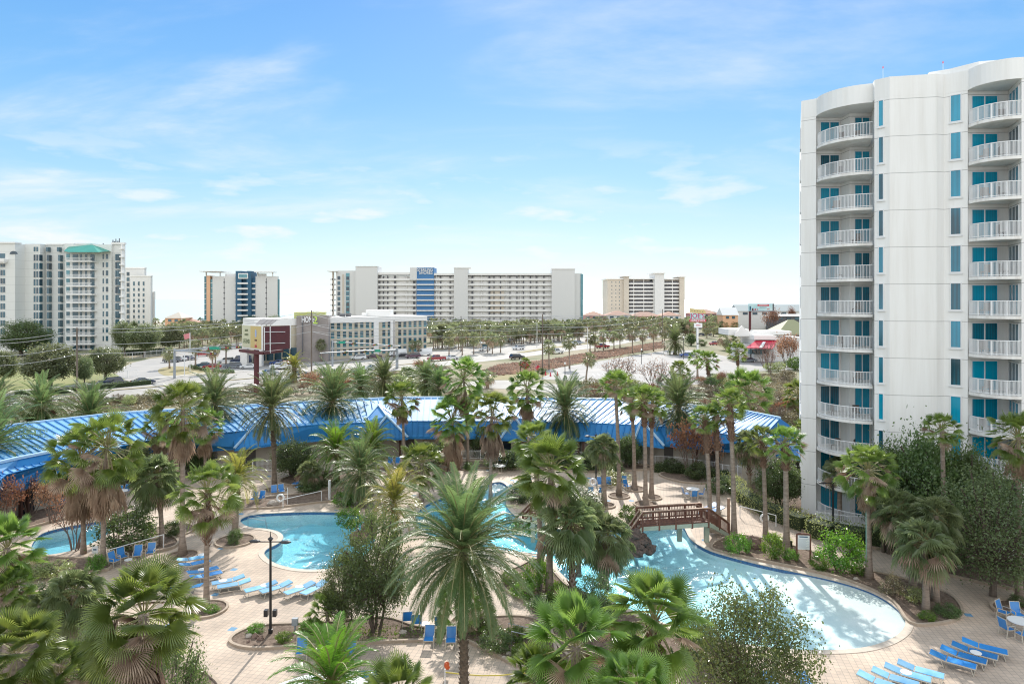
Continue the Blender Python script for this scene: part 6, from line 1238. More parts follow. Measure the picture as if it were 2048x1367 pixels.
# scrub band between the blue roof and the roads
random.seed(9); bands = [((0, 826), (330, 800), 22, 16), ((330, 800), (560, 778), 12, 15), ((560, 790), (920, 775), 26, 22), ((600, 768), (900, 748), 18, 16), ((1160, 800), (1600, 835), 30, 22), ((1150, 775), (1590, 765), 26, 13), ((1180, 785), (1480, 800), 22, 20), ((1380, 840), (1600, 860), 12, 24), ((1360, 765), (1480, 775), 10, 13), ((1490, 650), (1600, 668), 22, 10), ((1500, 700), (1600, 712), 10, 12), ((560, 765), (700, 755), 8, 10), ((0, 842), (120, 836), 6, 16), ((1500, 800), (1600, 822), 8, 18)]
for (xa, ya), (xb, yb), n, w in bands:
    for i in range(n):
        t = (i+random.random()*.8)/n; x = xa+(xb-xa)*t; y = ya+(yb-ya)*t+random.uniform(-6, 5); ww = w*random.uniform(.6, 1.3)
        k = random.choice(['scrub', 'scrub', 'olive', 'bare', 'scrub', 'russet'] if xa < 560 or x > 1480 else ['scrub', 'olive', 'olive', 'russet', 'bare', 'dkbush'])
        tree(k, x, y, ww, y-ww*random.uniform(.9, 1.5), 'dry wild shrub in the scrub strip between the wing and the roads', 'scrub_bush', 'shrub', group='wild shrubs in the scrub strips')
# dune brush: one mass
def brush(name, polys, n, s, mat, label, hmax=.7):
    mb = MB(); rr = random.Random(4)
    for pts in polys:
        P = [Vector(G(*p)[:2]) for p in pts]; x0, x1 = min(p.x for p in P), max(p.x for p in P); y0, y1 = min(p.y for p in P), max(p.y for p in P); c = 0; tries = 0
        while c < n and tries < n*30:
            tries += 1; x, y = rr.uniform(x0, x1), rr.uniform(y0, y1)
            if not inpoly((x, y), P): continue
            c += 1; h = hmax*rr.uniform(.4, 1)
            for k in range(5):
                a = rr.uniform(0, 6.28); d = Vector((cos(a)*.6, sin(a)*.6, rr.uniform(.3, 1))).normalized()*h; w = Vector((-sin(a), cos(a), 0))*s*rr.uniform(.5, 1)
                o = Vector((x+rr.gauss(0, .25), y+rr.gauss(0, .25), 0)); mb.add([tuple(o-w*.4), tuple(o+d*.6-w), tuple(o+d), tuple(o+d*.6+w), tuple(o+w*.4)], [(0, 1, 3, 4), (1, 2, 3)])
    return mb.build(name, mat, kind='stuff', label=label)
brush('dune_brush', [[(935, 752), (1000, 729), (1090, 721), (1170, 707), (1260, 694), (1325, 683), (1330, 695), (1250, 709), (1180, 722), (1090, 741), (1000, 751)]], 3800, .22, L_red if 0 else leafm('brush_leaf', (.19, .14, .105), (.32, .24, .17), tr=.3, rough=.7, scale=.1), 'low russet dune brush between the highway and the parking lot')
brush('roadside_grass', [[(-100, 860), (0, 820), (330, 794), (520, 776), (560, 790), (330, 815), (0, 845)], [(1160, 785), (1420, 800), (1590, 790), (1590, 850), (1400, 838), (1200, 806)], [(1400, 770), (1480, 750), (1590, 745), (1590, 790), (1450, 795)]], 2600, .12, L_scrub, 'dry grass and weeds over the scrub ground', .45)
# hedges
def hedge(pts, w, h, label, mat=L_hedge, dens=330, ls=.13, name='hedge'):
    P = [Vector(G(*p)) for p in pts]; mb = MB(); rr = random.Random(int(pts[0][0]))
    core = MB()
    for i in range(len(P)-1):
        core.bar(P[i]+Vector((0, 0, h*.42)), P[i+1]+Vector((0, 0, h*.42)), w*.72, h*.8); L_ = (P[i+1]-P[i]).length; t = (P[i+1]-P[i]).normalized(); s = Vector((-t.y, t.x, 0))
        for k in range(int(L_*dens)):
            f = rr.random(); u = rr.uniform(0, 2*pi); q = rr.uniform(.8, 1.08); bul = 1+.10*sin(f*L_*2.1)+.06*sin(f*L_*5.3)
            o = P[i]+t*f*L_+s*(max(-.5, min(.5, .7*cos(u)))*w*q*bul); o.z = h*.5+h*.5*max(-1, min(1, 1.3*sin(u)))*q*bul
            d = Vector((rr.gauss(0, 1), rr.gauss(0, 1), rr.gauss(.3, 1))).normalized()*ls*rr.uniform(.6, 1.3); e = d.cross(Vector((.3, .6, .7))).normalized()*ls*.3
            mb.add([tuple(o), tuple(o+d*.5+e), tuple(o+d), tuple(o+d*.5-e)], [(0, 1, 2, 3)])
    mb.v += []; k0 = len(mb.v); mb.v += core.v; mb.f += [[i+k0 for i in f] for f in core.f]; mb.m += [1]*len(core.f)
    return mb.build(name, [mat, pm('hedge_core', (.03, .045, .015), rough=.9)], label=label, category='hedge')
hedge([(1450, 968), (1475, 985), (1490, 1005), (1530, 1030)], 1.6, 1.2, 'curved clipped hedge behind the notice sign'); hedge([(1530, 1030), (1570, 1045), (1612, 1060)], 1.8, 1.3, 'clipped hedge before the tower corner'); hedge([(1622, 1068), (1670, 1082), (1730, 1092)], 2.0, 1.5, 'thicker clipped hedge below the patio railing'); hedge([(1738, 1088), (1800, 1098), (1860, 1112)], 1.8, 1.5, 'hedge below the dark oaks', L_dark)
hedge([(1540, 1082), (1580, 1096)], .8, .6, 'low white-green edging hedge by the path'); hedge([(1310, 942), (1400, 950), (1455, 958)], 1.2, .9, 'low dark hedge before the balustrade', L_dark); hedge([(1000, 925), (1130, 928), (1200, 932)], 1.2, 1.0, 'dark hedge under the porch', L_dark); hedge([(30, 792), (110, 788), (200, 778), (300, 768)], 1.4, 1.1, 'dark roadside hedge below the lawn oaks', L_dark, 60, .2); hedge([(215, 712), (265, 710), (330, 706)], 2, 2.2, 'dark hedge before the green-roofed hotel', L_dark, 40, .3)
for i, (x, y) in enumerate([(381, 735), (386, 737), (391, 738), (397, 739), (403, 741), (409, 742), (416, 743), (430, 744), (437, 744.5), (444, 745), (451, 745), (458, 745.5), (465, 745.5)]): tree('dkbush', x, y, 4.6, y-7, ORD[i]+' round clipped bush in the row before the parked cars', 'clipped_bush', 'bush', group='round clipped bushes before the parked cars')
# groundcover in the near beds
brush('groundcover', [[(1010, 1160), (1060, 1140), (1095, 1150), (1130, 1190), (1230, 1240), (1250, 1290), (1140, 1290), (1100, 1235), (1050, 1200)], [(600, 1262), (760, 1252), (900, 1262), (1090, 1262), (1120, 1330), (1040, 1318), (950, 1280), (700, 1278)]], 500, .05, L_bright, 'scattered green groundcover in the mulch beds', .25)
# ================= BRIDGES =================
M_rw = pm('redwood', (.17, .07, .045), (.11, .045, .03), scale=3, rough=.7, stretch=(1, 1, .3)); M_rwl = pm('rail_cap', (.42, .30, .22), (.33, .2, .14), scale=2, rough=.7); M_pier = pm('pale_green_paint', (.40, .45, .36), (.33, .37, .30), scale=2, rough=.7)
M_tread = pm('stair_tread', (.42, .35, .28), rough=.8)
def railing(par, a, b, z0, z1, h=1.0, posts=4, drop=.45, first=0):
    """posts, balusters and a pale cap between two plan points; z0,z1 deck heights at the ends"""
    a, b = Vector(a), Vector(b); L = (b-a).length
    def P(t, z): q = a.lerp(b, t); return (q.x, q.y, z0+(z1-z0)*t+z)
    m = MB(); m.bar(P(0, h+.03), P(1, h+.03), .16, .05); m.build('rail_cap', M_rwl, par)
    m = MB(); m.bar(P(0, h-.08), P(1, h-.08), .05, .1); m.bar(P(0, .14), P(1, .14), .05, .1)
    n = int(L/.125)
    for i in range(1, n): m.bar(P(i/n, .12), P(i/n, h-.08), .04, .04)
    m.build('balusters', M_rw, par)
    for i in range(first, posts): m = MB(); m.bar(P(i/(posts-1), -drop), P(i/(posts-1), h), .13, .13); m.build('post', M_rw, par)
def foot_bridge(name, label, L0, R0, width, zd, stair_r=None, stair_l=None, piers=()):
    L0, R0 = Vector(L0), Vector(R0); o = ((L0.x+R0.x)/2, (L0.y+R0.y)/2, 0); root = empty(name, o, label=label, category='bridge'); O = Vector(o)
    L_, R_b = L0-O, R0-O; t = (R_b-L_); t.z = 0; t.normalize(); s = Vector((-t.y, t.x, 0))*width
    m = MB(); m.bar((*(L_+s/2).xy, zd-.04), (*(R_b+s/2).xy, zd-.04), width, .08); m.build('deck', M_rw, root)
    for k in (0, 1): m = MB(); m.bar((*(L_+s*k).xy, zd-.24), (*(R_b+s*k).xy, zd-.24), .1, .30); m.build('beam', M_pier, root)
    for k in (0, 1): railing(root, (L_+s*k).xy, (R_b+s*k).xy, zd, zd, posts=5)
    for (end, dst) in ((R_b, stair_r), (L_, stair_l)):
        if not dst: continue
        d = Vector(dst)-O; n = 8; dd = (Vector((d.x, d.y, 0))-end).normalized(); sd = Vector((-dd.y, dd.x, 0)); sd = sd*width if sd.y > 0 else -sd*width
        for i in range(n):
            p = end.lerp(d, (i+.5)/n); z = zd*(1-(i+1)/n)+.02; m = MB(); m.bar((p.x, p.y, z), (p.x+sd.x, p.y+sd.y, z), .34, .06); m.build('tread', M_tread, root)
        for k in (0, 1):
            m = MB(); m.bar((end.x+sd.x*k, end.y+sd.y*k, zd-.2), (d.x+sd.x*k, d.y+sd.y*k, .05), .08, .28); m.build('stringer', M_pier, root)
            railing(root, (end+sd*k).xy, (d+sd*k).xy, zd, .05, posts=3, drop=.1, first=1)
    for p, r in piers: q = Vector(p)-O; m = MB(); m.bar((q.x, q.y, -.2), (q.x, q.y, zd-.3), .34, .34); m.build('pier', M_pier, root)
    return root
def PZ(px, py, z): return G(px, py, z)
foot_bridge('wooden_bridge', 'red-brown wooden footbridge with pale handrails over the winding pool', PZ(1285, 1050.5, 1.8), PZ(1417, 1042, 1.8), 1.25, 1.8, PZ(1458, 1072, 0.0), PZ(1252, 1100, 0.0), [(G(1413, 1083), 1), ((G(1413, 1083)[0]-1.9, G(1413, 1083)[1]+.7, 0), 1)])
foot_bridge('wooden_bridge', 'smaller red-brown footbridge half hidden behind the sabal palms', PZ(1062, 1030, 1.6), PZ(1130, 1031, 1.6), 1.3, 1.6, None, PZ(1031, 1062, 0.0), [(G(1066, 1078), 1), (G(1085, 1070), 1)])
# ---- rocks ----
M_rock = pm('rock', (.26, .17, .13), (.13, .09, .075), scale=2.5, rough=.9, bump=1, detail=8); M_rockp = pm('pale_rock', (.5, .44, .38), (.33, .28, .24), scale=2, rough=.9, bump=.8)
def rock(px, py, w, h, label, mat=M_rock, z=0, dep=.8, seed=0, name='boulder'):
    rr = random.Random(int(px)+seed); x, y, _ = G(px, py); pm2 = F/y; rx = w/pm2/2; rz = h/pm2*.62; m = MB(); m.ellip((0, 0, rz*.5+z), (rx, rx*dep, rz), 14, 9, jit=.17, rnd=rr)
    o = m.build(name, mat, smooth=False, label=label, category='boulder'); o.location = (x, y, 0); return o
for a in ((1009, 0), (0, 0)): pass
rock(1508, 1096, 34, 26, 'large brown boulder beside the slim palm'); rock(477, 0+1278, 1, 1, '') if 0 else None
rock(511, 1277, 15, 12, 'red-brown boulder left of the lamp post', M_rock); rock(498, 1275, 14, 10, 'pale boulder behind the red-brown one', M_rockp); rock(521, 1281, 14, 11, 'brown boulder just below the lamp post', M_rock); rock(497, 1286, 9, 7, 'small dark stone at the bed tip', M_rock)
rock(806, 1268, 16, 10, 'mossy pale stone under the dark multi-stemmed tree', M_rockp); rock(547, 1010, 22, 12, 'flat tan rock by the life ring', M_rockp); rock(1022, 1000, 22, 20, 'pale upright rock near the small bridge', M_rockp); rock(1712, 1160, 12, 7, 'small tan rock at the pool edge', M_rockp); rock(1018, 1310, 14, 8, 'white stone below the lime green shrub', M_rockp); rock(1008, 1318, 12, 8, 'grey stone below the round clipped shrub', M_rockp); rock(716, 1085, 34, 26, 'brown waterfall rock at the lagoon pool edge', M_rock); rock(738, 1070, 34, 30, 'rear waterfall rock behind the lagoon pool edge', M_rock)
gr_ = empty('rock_grotto', G(1272, 1100), label='dark rock grotto rising from the water beside the bridge', category='rock formation'); rr = random.Random(2)
M_rockd = pm('dark_rock', (.16, .11, .09), (.06, .05, .045), scale=4, rough=.85, bump=1, detail=8)
for i in range(44):
    a = i*GA; m = MB(); r_ = .17+.2*rr.random(); q_ = sqrt(i/44); m.ellip((cos(a)*1.15*q_, sin(a)*.95*q_, -.1+1.25*(1-q_**2)*rr.uniform(.8, 1.15)), (r_*1.3, r_, r_), 9, 6, jit=.25, rnd=rr); m.build('rock', M_rockd, gr_)
# ================= FURNITURE =================
M_sling = pm('blue_sling', (.015, .17, .50), (.03, .23, .56), scale=1, rough=.45, rand=.25, coat=.6); M_fr = pm('beige_frame', (.52, .47, .39), rough=.35); M_white2 = pm('white_plastic', (.75, .75, .75), rough=.35)
def lounger_proto(M_sling=M_sling):
    r = empty('sun_lounger', (0, 0, 0), label='x', category='sun lounger'); W_, z, L1, L2 = .31, .36, 1.25, .72
    f = MB()
    for s in (-1, 1): f.bar((0, s*W_, z), (L1, s*W_, z), .04, .04); f.bar((L1, s*W_, z), (L1+L2*.985, s*W_, z+.14), .035, .035)
    f.bar((0, -W_, z), (0, W_, z), .035, .035); f.bar((L1+L2*.985, -W_, z+.14), (L1+L2*.985, W_, z+.14), .035, .035); f.build('frame', M_fr, r)
    m = MB(); m.box(.02, L1-.03, -W_+.02, W_-.02, z+.018, z+.045); m.build('seat', M_sling, r)
    m = MB(); m.bar((L1+.02, 0, z+.035), (L1+L2, 0, z+.175), W_*2-.04, .028); m.build('backrest', M_sling, r)
    for x in (.2, 1.45): m = MB(); m.bar((x, -W_, z), (x-.1, -W_, 0.02), .03, .03); m.bar((x, W_, z), (x-.1, W_, 0.02), .03, .03); m.bar((x-.1, -W_, .02), (x-.1, W_, .02), .03, .03); m.build('leg', M_fr, r)
    return Proto(r)
def chair_proto(name='patio_chair'):
    r = empty(name, (0, 0, 0), label='x', category='chair'); w = .27
    f = MB()
    for s in (-w, w): f.bar((.24, s, 0), (.24, s, .62), .035, .035); f.bar((.24, s, .62), (-.2, s, .62), .035, .03); f.bar((-.2, s, .62), (-.3, s, 0), .035, .035); f.bar((.24, s, .4), (-.2, s, .4), .03, .03); f.bar((-.2, s, .4), (-.36, s, 1.0), .03, .03); f.bar((.24, s, .02), (-.3, s, .02), .03, .03)
    f.bar((.24, -w, .4), (.24, w, .4), .03, .03); f.bar((-.36, -w, 1), (-.36, w, 1), .03, .03); f.build('frame', M_fr, r)
    m = MB(); m.box(-.2, .24, -w+.02, w-.02, .41, .435); m.build('seat', M_sling, r)
    m = MB(); m.bar((-.2, 0, .43), (-.355, 0, .99), w*2-.04, .025, up=(1, 0, 0)); m.v = []; m.f = []; m.m = []
    m.add([(-.205, -w+.02, .43), (-.205, w-.02, .43), (-.36, w-.02, .99), (-.36, -w+.02, .99), (-.235, -w+.02, .42), (-.235, w-.02, .42), (-.39, w-.02, .98), (-.39, -w+.02, .98)], [(0, 1, 2, 3), (7, 6, 5, 4), (0, 4, 5, 1), (2, 6, 7, 3), (1, 5, 6, 2), (3, 7, 4, 0)]); m.build('backrest', M_sling, r)
    return Proto(r)
def table_proto(name, R, h):
    r = empty(name, (0, 0, 0), label='x', category='table'); m = MB(); m.tube([(0, 0, h-.03), (0, 0, h)], R, 20); m.build('table_top', M_white2, r)
    for k in range(4): a = k*pi/2+.4; m = MB(); m.bar((cos(a)*R*.6, sin(a)*R*.6, h-.03), (cos(a)*R*.85, sin(a)*R*.85, 0), .03, .03); m.build('leg', M_fr, r)
    return Proto(r)
LG = lounger_proto(); LP = lounger_proto(pm('sunlit_sling', (.08, .30, .56), (.22, .44, .64), scale=1, rough=.5, rand=.2)); CH = chair_proto(); TS = table_proto('side_table', .26, .42); TB = table_proto('patio_table', .6, .72)  # second lounger copy: sun glare put into a paler sling colour
def lounge(f, h, label, group):
    """foot px and head px of the sling, both on the plane z=.36/.5"""
    a = Vector(G(*f, z=.36)); b = Vector(G(*h, z=.5)); (LP if 'pale' in label or 'pair' in label or 'lamp post' in label or 'sunlit' in label else LG).place((a.x, a.y, .004), atan2(b.y-a.y, b.x-a.x), label, group)
LGD = 'sun loungers on the deck'
for (f, h, lb) in (
 ((415, 1111), (364, 1117), 'pale blue lounger at the far end of the curved row'), ((420, 1120), (368, 1127), 'second lounger of the curved row, next to the far end'), ((437, 1134), (381, 1143), 'darker blue lounger just before the palm trunk in the curved row'), ((444, 1143), (386, 1152), 'darker blue lounger nearest the palm trunk in the curved row'),
 ((423, 1167), (469, 1154), 'pale lounger touching the lounger palm trunk'), ((434, 1174), (491, 1160), 'pale lounger, nearer one of the middle pair'),
 ((489, 1182), (533, 1167), 'lounger left of the pair partly behind the lamp post'), ((521, 1184), (560, 1168), 'lounger crossed by the lamp post'), ((570, 1187), (607, 1170), 'lounger left of the last pair by the shrub tree'), ((605, 1188), (632, 1170), 'lounger right of the last pair by the shrub tree'),
 ((1953, 1334), (1880, 1308), 'nearest of the four deep blue loungers in the tower shade'), ((1974, 1324), (1901, 1298), 'second nearest of the four deep blue loungers in the tower shade'), ((1996, 1315), (1922, 1290), 'deep blue lounger left of the farthest one in the tower shade'), ((2016, 1305), (1942, 1282), 'farthest of the four deep blue loungers in the tower shade'),
 ((1808, 1380), (1736, 1350), 'lounger at the bottom edge of the sunlit row'), ((1838, 1370), (1766, 1343), 'sunlit lounger before the small white table'), ((1863, 1360), (1793, 1335), 'sunlit lounger behind the small white table'), ((1889, 1353), (1818, 1328), 'farthest lounger of the sunlit row'),
 ((1630, 1395), (1606, 1352), 'lounger by the small oak at the bottom edge'), ((1566, 1395), (1540, 1355), 'lounger behind the oak twigs at the bottom edge'),
 ((1408, 1018), (1436, 1005), 'blue lounger on the shaded path behind the slim palms'), ((1415, 1024), (1448, 1012), 'nearer blue lounger on the shaded path behind the slim palms'), ((588, 968), (604, 958), 'stacked blue lounger beside the very short sabal'), ((592, 975), (612, 968), 'nearer stacked blue lounger beside the very short sabal'),
 ((712, 1350), (790, 1338), 'blue lounger between the feather palm and the spiky palm'), ((340, 1175), (372, 1170), 'blue lounger seen through the close fan palm tips'), ((1060, 972), (1030, 962), 'pale lounger beside the bright fan palm trunk'), ((1048, 980), (1018, 970), 'pale lounger nearer the upper channel'),
): lounge(f, h, lb, LGD)
for px, py, lb in ((404, 1112, 'between the two far curved-row loungers'), (446, 1165, 'between the middle pair'), (404, 1142, 'beside the palm trunk'), (529, 1174, 'left of the lamp post'), (599, 1177, 'between the last pair'), (1952, 1312, 'among the deep blue loungers'), (1812, 1352, 'among the sunlit loungers'), (257, 1122, 'between the patio chairs'), (850, 1253, 'before the dark-backed chairs')):
    x, y, _ = G(px, py+8); TS.place((x, y, .004), 0, 'small round white side table '+lb)
def chairs(L, group):
    for px, py, rz, lb in L: x, y, _ = G(px, py); CH.place((x, y, .004), radians(rz), lb, group)
chairs([(229, 1132, -20, 'blue chair with arms nearest the small pool'), (245, 1124, -35, 'blue chair beside the small table by the dark bush'), (275, 1120, -72, 'blue chair second from the path end'), (301, 1115, -78, 'blue chair at the path end of the row'),
 (815, 1252, 100, 'dark-backed chair seen from behind, far from the table'), (834, 1258, 95, 'dark-backed chair seen from behind, beside the table'), (880, 1262, 92, 'dark-backed chair behind the scaly date trunk'), (858, 1292, -92, 'blue chair facing the camera on the lower deck'), (902, 1295, -88, 'blue chair facing the camera beside the scaly trunk'), (603, 1318, -80, 'pale chair beside the feather palm'), (660, 1325, -80, 'blue chair behind the feather palm fronds'), (700, 1322, -85, 'second blue chair behind the feather palm fronds'),
 (1200, 975, -90, 'blue lounge chair beside the life ring'), (1217, 975, -90, 'blue lounge chair right of the short sabal trunk'), (1181, 992, 88, 'dark blue chair left of the short sabal'), (1203, 993, 88, 'dark blue chair behind the short sabal trunk'), (1246, 972, -120, 'blue chair behind the tallest slim palm'), (1254, 980, -60, 'blue chair right of the tallest slim palm'), (991, 938, 0, 'blue chair left of the round patio table under the porch'), (1008, 938, 180, 'blue chair right of the round patio table under the porch'), (1000, 927, -90, 'blue chair behind the round patio table under the porch'),
 (507, 1006, -110, 'blue chair left of the pair on the pool terrace'), (522, 1004, -100, 'blue chair right of the pair on the pool terrace'), (548, 992, -70, 'blue reclining chair at the tall date palm'), (563, 990, -60, 'blue reclining chair right of the tall date palm'), (780, 932, -90, 'blue chair left of the porch pair'), (795, 932, -90, 'blue chair right of the porch pair'), (236, 993, -100, 'blue chair on the upper terrace, left'), (251, 990, -100, 'blue chair on the upper terrace, right'), (136, 1012, -100, 'blue chair behind the twin palm trunks'), (150, 1008, -100, 'blue chair just right of the one behind the twin trunks'), (120, 1018, -100, 'blue chair half buried in the red-brown shrub'),
 (1387, 1000, 95, 'navy-backed chair at the table above the bridge'), (1372, 995, 10, 'chair left of the table above the bridge'), (1402, 996, 170, 'chair right of the table above the bridge'),
 (2008, 1237, -60, 'blue chair at the far side of the oak-shaded table'), (2036, 1242, -95, 'blue chair under the oak trunk'), (2014, 1270, 10, 'white-framed chair nearest the deep blue loungers'), (2046, 1282, 95, 'blue chair cut by the picture edge')], 'patio chairs round the pools')
for px, py, lb in ((2040, 1266, 'round white patio table under the large oak'), (1000, 944, 'round white patio table under the porch'), (1386, 992, 'round white patio table above the bridge'), (242, 996, 'round patio table on the upper terrace')): x, y, _ = G(px, py); TB.place((x, y, .004), 0, lb)
# balcony chairs
BC = empty('balcony_chair', (0, 0, 0), label='x', category='chair'); M_dkc = pm('dark_wicker', (.08, .06, .05), rough=.7)
m = MB(); m.box(-.25, .25, -.25, .25, .34, .42); m.build('seat', M_dkc, BC); m = MB(); m.box(-.25, .25, .2, .26, .42, .95); m.build('backrest', M_dkc, BC)
for sx in (-.22, .22):
    for sy in (-.22, .22): m = MB(); m.box(sx-.02, sx+.02, sy-.02, sy+.02, 0, .34); m.build('leg', M_dkc, BC)
BCP = Proto(BC); rr = random.Random(8)
for k in range(11):
    z = 31.5-k*FH
    for side, xs, y_, nm in ((0, (27.2, 28.6), 57.0, 'inner'), (1, (34.9, 35.9), 50.4, 'outer')):
        for j, x in enumerate(xs):
            if z > .5 and rr.random() < .75: BCP.place((x+rr.uniform(-.2, .2), y_-(.6 if j else 0)*(1-side)-(.5*j if side else 0), z+.003), rr.uniform(-1.5, 1.5), ('right' if j else 'left')+' dark chair on tower balcony '+ORD[k]+' from the top in the '+nm+' balcony column', 'dark chairs on the tower balconies')
# ================= POLES, LAMPS, SIGNS =================
M_blk = pm('black_metal', (.02, .02, .022), rough=.4); M_galv = pm('galvanised', (.33, .36, .39), (.28, .3, .33), scale=1, rough=.5); M_wood = pm('weathered_pole', (.20, .16, .13), (.14, .11, .09), scale=2, rough=.9, stretch=(1, 1, .2)); M_lamp = pm('lamp_glass', (.75, .74, .7), rough=.3)
def lamp_post(px, py, top, label, arms=1, spk=1):
    x, y, _ = G(px, py); h = ZZ(top, y); r = empty('lamp_post', (x, y, 0), label=label, category='lamp post'); m = MB(); m.tube([(0, 0, 0), (0, 0, .3), (0, 0, .31), (0, 0, h*.9)], [.12, .12, .075, .06], 10); m.tube([(0, 0, h*.9), (0, 0, h*.93), (0, 0, h*.95), (0, 0, h)], [.03, .16, .03, .015], 8); m.build('pole', M_blk, r)
    m = MB(); m.bar((-.75, 0, h*.9), (.75, 0, h*.9), .05, .05); m.build('arm', M_blk, r)
    for s, dz in ((-1, .02), (1, -.03)): m = MB(); m.ellip((s*.85, -.05, h*.905+dz), (.32, .16, .09), 10, 6); m.build('luminaire', M_blk, r)
    if spk:
        for s in (-.24, .24): m = MB(); m.box(s-.1, s+.1, -.13, .13, h*.18, h*.18+.35); m.build('speaker', M_blk, r)
lamp_post(541, 1268, 1062, 'tall black lamp post with two arms and twin speakers in the lamp bed'); lamp_post(1666, 1064, 955, 'black lamp post in the hedge before the tower', spk=0); lamp_post(1192, 968, 862, 'dark lamp post rising behind the short sabal', spk=0)
def plain_pole(px, py, top, r, mat, label, name='post', cat='post', sub='post'):
    x, y, _ = G(px, py); h = ZZ(top, y); e = empty(name, (x, y, 0), label=label, category=cat); m = MB(); m.tube([(0, 0, 0), (0, 0, h)], r, 8); m.build('shaft', mat, e); return e, h
for px, py, top, r, mt, lb in ((659, 1000, 960, .12, M_white2, 'white pole at the far rim of the lagoon pool'), (1457, 1060, 996, .12, M_rwl, 'pale wooden post behind the tallest slim palm'), (1733, 1157, 985, .05, pm('green_pole', (.2, .4, .33), rough=.5), 'thin green pole against the shaggy palm'), (1147, 985, 962, .12, M_white2, 'white marker post near the life ring'), (575, 1010, 975, .03, M_white2, 'thin white pole on the pool terrace')): plain_pole(px, py, top, r, mt, lb, 'pole', 'pole')
def torus_mb(R, r, z):
    m = MB(); n, k = 20, 8
    for i in range(n):
        a = 2*pi*i/n
        for j in range(k): b = 2*pi*j/k; m.v.append(((R+r*cos(b))*cos(a), r*sin(b), z+(R+r*cos(b))*sin(a)))
    for i in range(n):
        for j in range(k): m.f.append([i*k+j, ((i+1) % n)*k+j, ((i+1) % n)*k+(j+1) % k, i*k+(j+1) % k]); m.m.append(0)
    return m
for px, py, z, lb in ((561, 1012, .75, 'white life ring on its stand by the lagoon pool'), (1186, 984, 1.0, 'white life ring beside the blue lounge chairs'), (1529, 1058, .9, 'white life ring on the rail by the shaded path')):
    x, y, _ = G(px, py); e = empty('life_ring', (x, y, 0), label=lb, category='life ring'); torus_mb(.3, .09, z).build('ring', M_white2, e, smooth=True); m = MB(); m.bar((0, .12, 0), (0, .12, z+.2), .06, .06); m.build('post', M_wood, e)
def rail_line(a, b, za, zb, mat, label, name='handrail', posts=(0, 1), r=.03, cat='handrail'):
    A_, B_ = Vector(G(*a)), Vector(G(*b)); e = empty(name, tuple(A_), label=label, category=cat); d = B_-A_; m = MB(); m.tube([(0, 0, za), (d.x, d.y, zb)], r, 6); m.build('rail', mat, e)
    for t in posts: m = MB(); z = za+(zb-za)*t; m.tube([(d.x*t, d.y*t, 0), (d.x*t, d.y*t, z)], r*1.3, 6); m.build('post', mat, e)
rail_line((566, 1015), (643, 1003), .75, 1.0, M_white2, 'long white rescue pole behind the lagoon pool'); rail_line((219, 1130), (327, 1098), 1.1, 1.1, M_white2, 'long white pole over the four blue chairs'); rail_line((1480, 1035), (1552, 1052), 1.0, .9, M_white2, 'white pole rail along the shaded path'); rail_line((1152, 980), (1186, 990), 1.9, .9, M_white2, 'thin white pole leaning down to the life ring')
def handrail(px, py, rz, label):
    x, y, _ = G(px, py); e = empty('pool_handrail', (x, y, 0), radians(rz), label=label, category='handrail')
    for s in (-.45, .45): m = MB(); m.tube([(0, s, -.3), (0, s, .85), (1.3, s, .45), (1.5, s, -.5)], .025, 6); m.build('rail', M_galv, e)
handrail(496, 1052, 20, 'bent steel handrail at the lagoon pool steps'); handrail(1008, 1000, 200, 'bent steel handrail in the upper channel'); handrail(1020, 1285, 10, 'bent steel handrail in the stony bed')
# notice board
x, y, _ = G(1607, 1125); nb_ = empty('notice_board', (x, y, 0), radians(-8), label='white notice board in a brown wooden frame by the pool', category='notice board')
for s in (-.45, .45): m = MB(); m.box(s-.05, s+.05, -.05, .05, 0, 2.0); m.build('post', M_rw, nb_)
m = MB(); m.box(-.4, .4, -.03, .03, .95, 1.95); m.build('panel', M_white2, nb_); m = MB(); m.add([(.5*cos(pi*i/8), -.06, 1.97+.14*sin(pi*i/8)) for i in range(9)]+[(.5*cos(pi*i/8), .06, 1.97+.14*sin(pi*i/8)) for i in range(9)], [tuple(range(9)), tuple(range(17, 8, -1))]+[(i, i+9, i+10, i+1) for i in range(8)]+[(0, 8, 17, 9)]); m.build('arched_top', M_rw, nb_)
m = MB(); m.box(-.28, .28, -.034, -.03, 1.8, 1.88); m.build('heading_band', M_navy, nb_)
m = MB()
for i in range(11): m.box(-.34, .34-.1*((i*7) % 3), -.034, -.03, 1.68-i*.062, 1.70-i*.062)
m.build('printed_lines', pm('print_grey', (.4, .45, .5), rough=.6), nb_)
# brown sign post, utility box, tape and bag
x, y, _ = G(1085, 1268); e = empty('sign_post', (x, y, 0), label='brown wooden sign post at the tip of the curved bed', category='sign'); m = MB(); m.box(-.06, .06, -.06, .06, 0, 1.1); m.build('post', M_rw, e); m = MB(); m.box(.12, .2, -.06, .06, 0, 1.0); m.box(-.06, .2, -.07, -.061, .6, 1.1); m.build('board', M_rw, e)
x, y, _ = G(590, 1262); e = empty('utility_box', (x, y, 0), label='grey utility box on a post in the lamp bed', category='utility box'); m = MB(); m.box(-.16, .16, -.1, .1, .35, .75); m.build('box', M_galv, e); m = MB(); m.box(-.04, .04, -.04, .04, 0, .35); m.build('post', M_galv, e)
M_tape = pm('yellow_tape', (.6, .5, .08), rough=.5); A_ = Vector(G(890, 1345, .55)); B_ = Vector(G(1075, 1352, .3)); e = empty('barrier_tape', (A_.x, A_.y, 0), label='yellow barrier tape strung across the lower deck', category='tape'); m = MB()
pts = [(0, 0, .6)]+[((B_-A_).x*t, (B_-A_).y*t, .6-.35*sin(pi*t)*.6) for t in (.2, .4, .6, .8)]+[((B_-A_).x, (B_-A_).y, .5)]
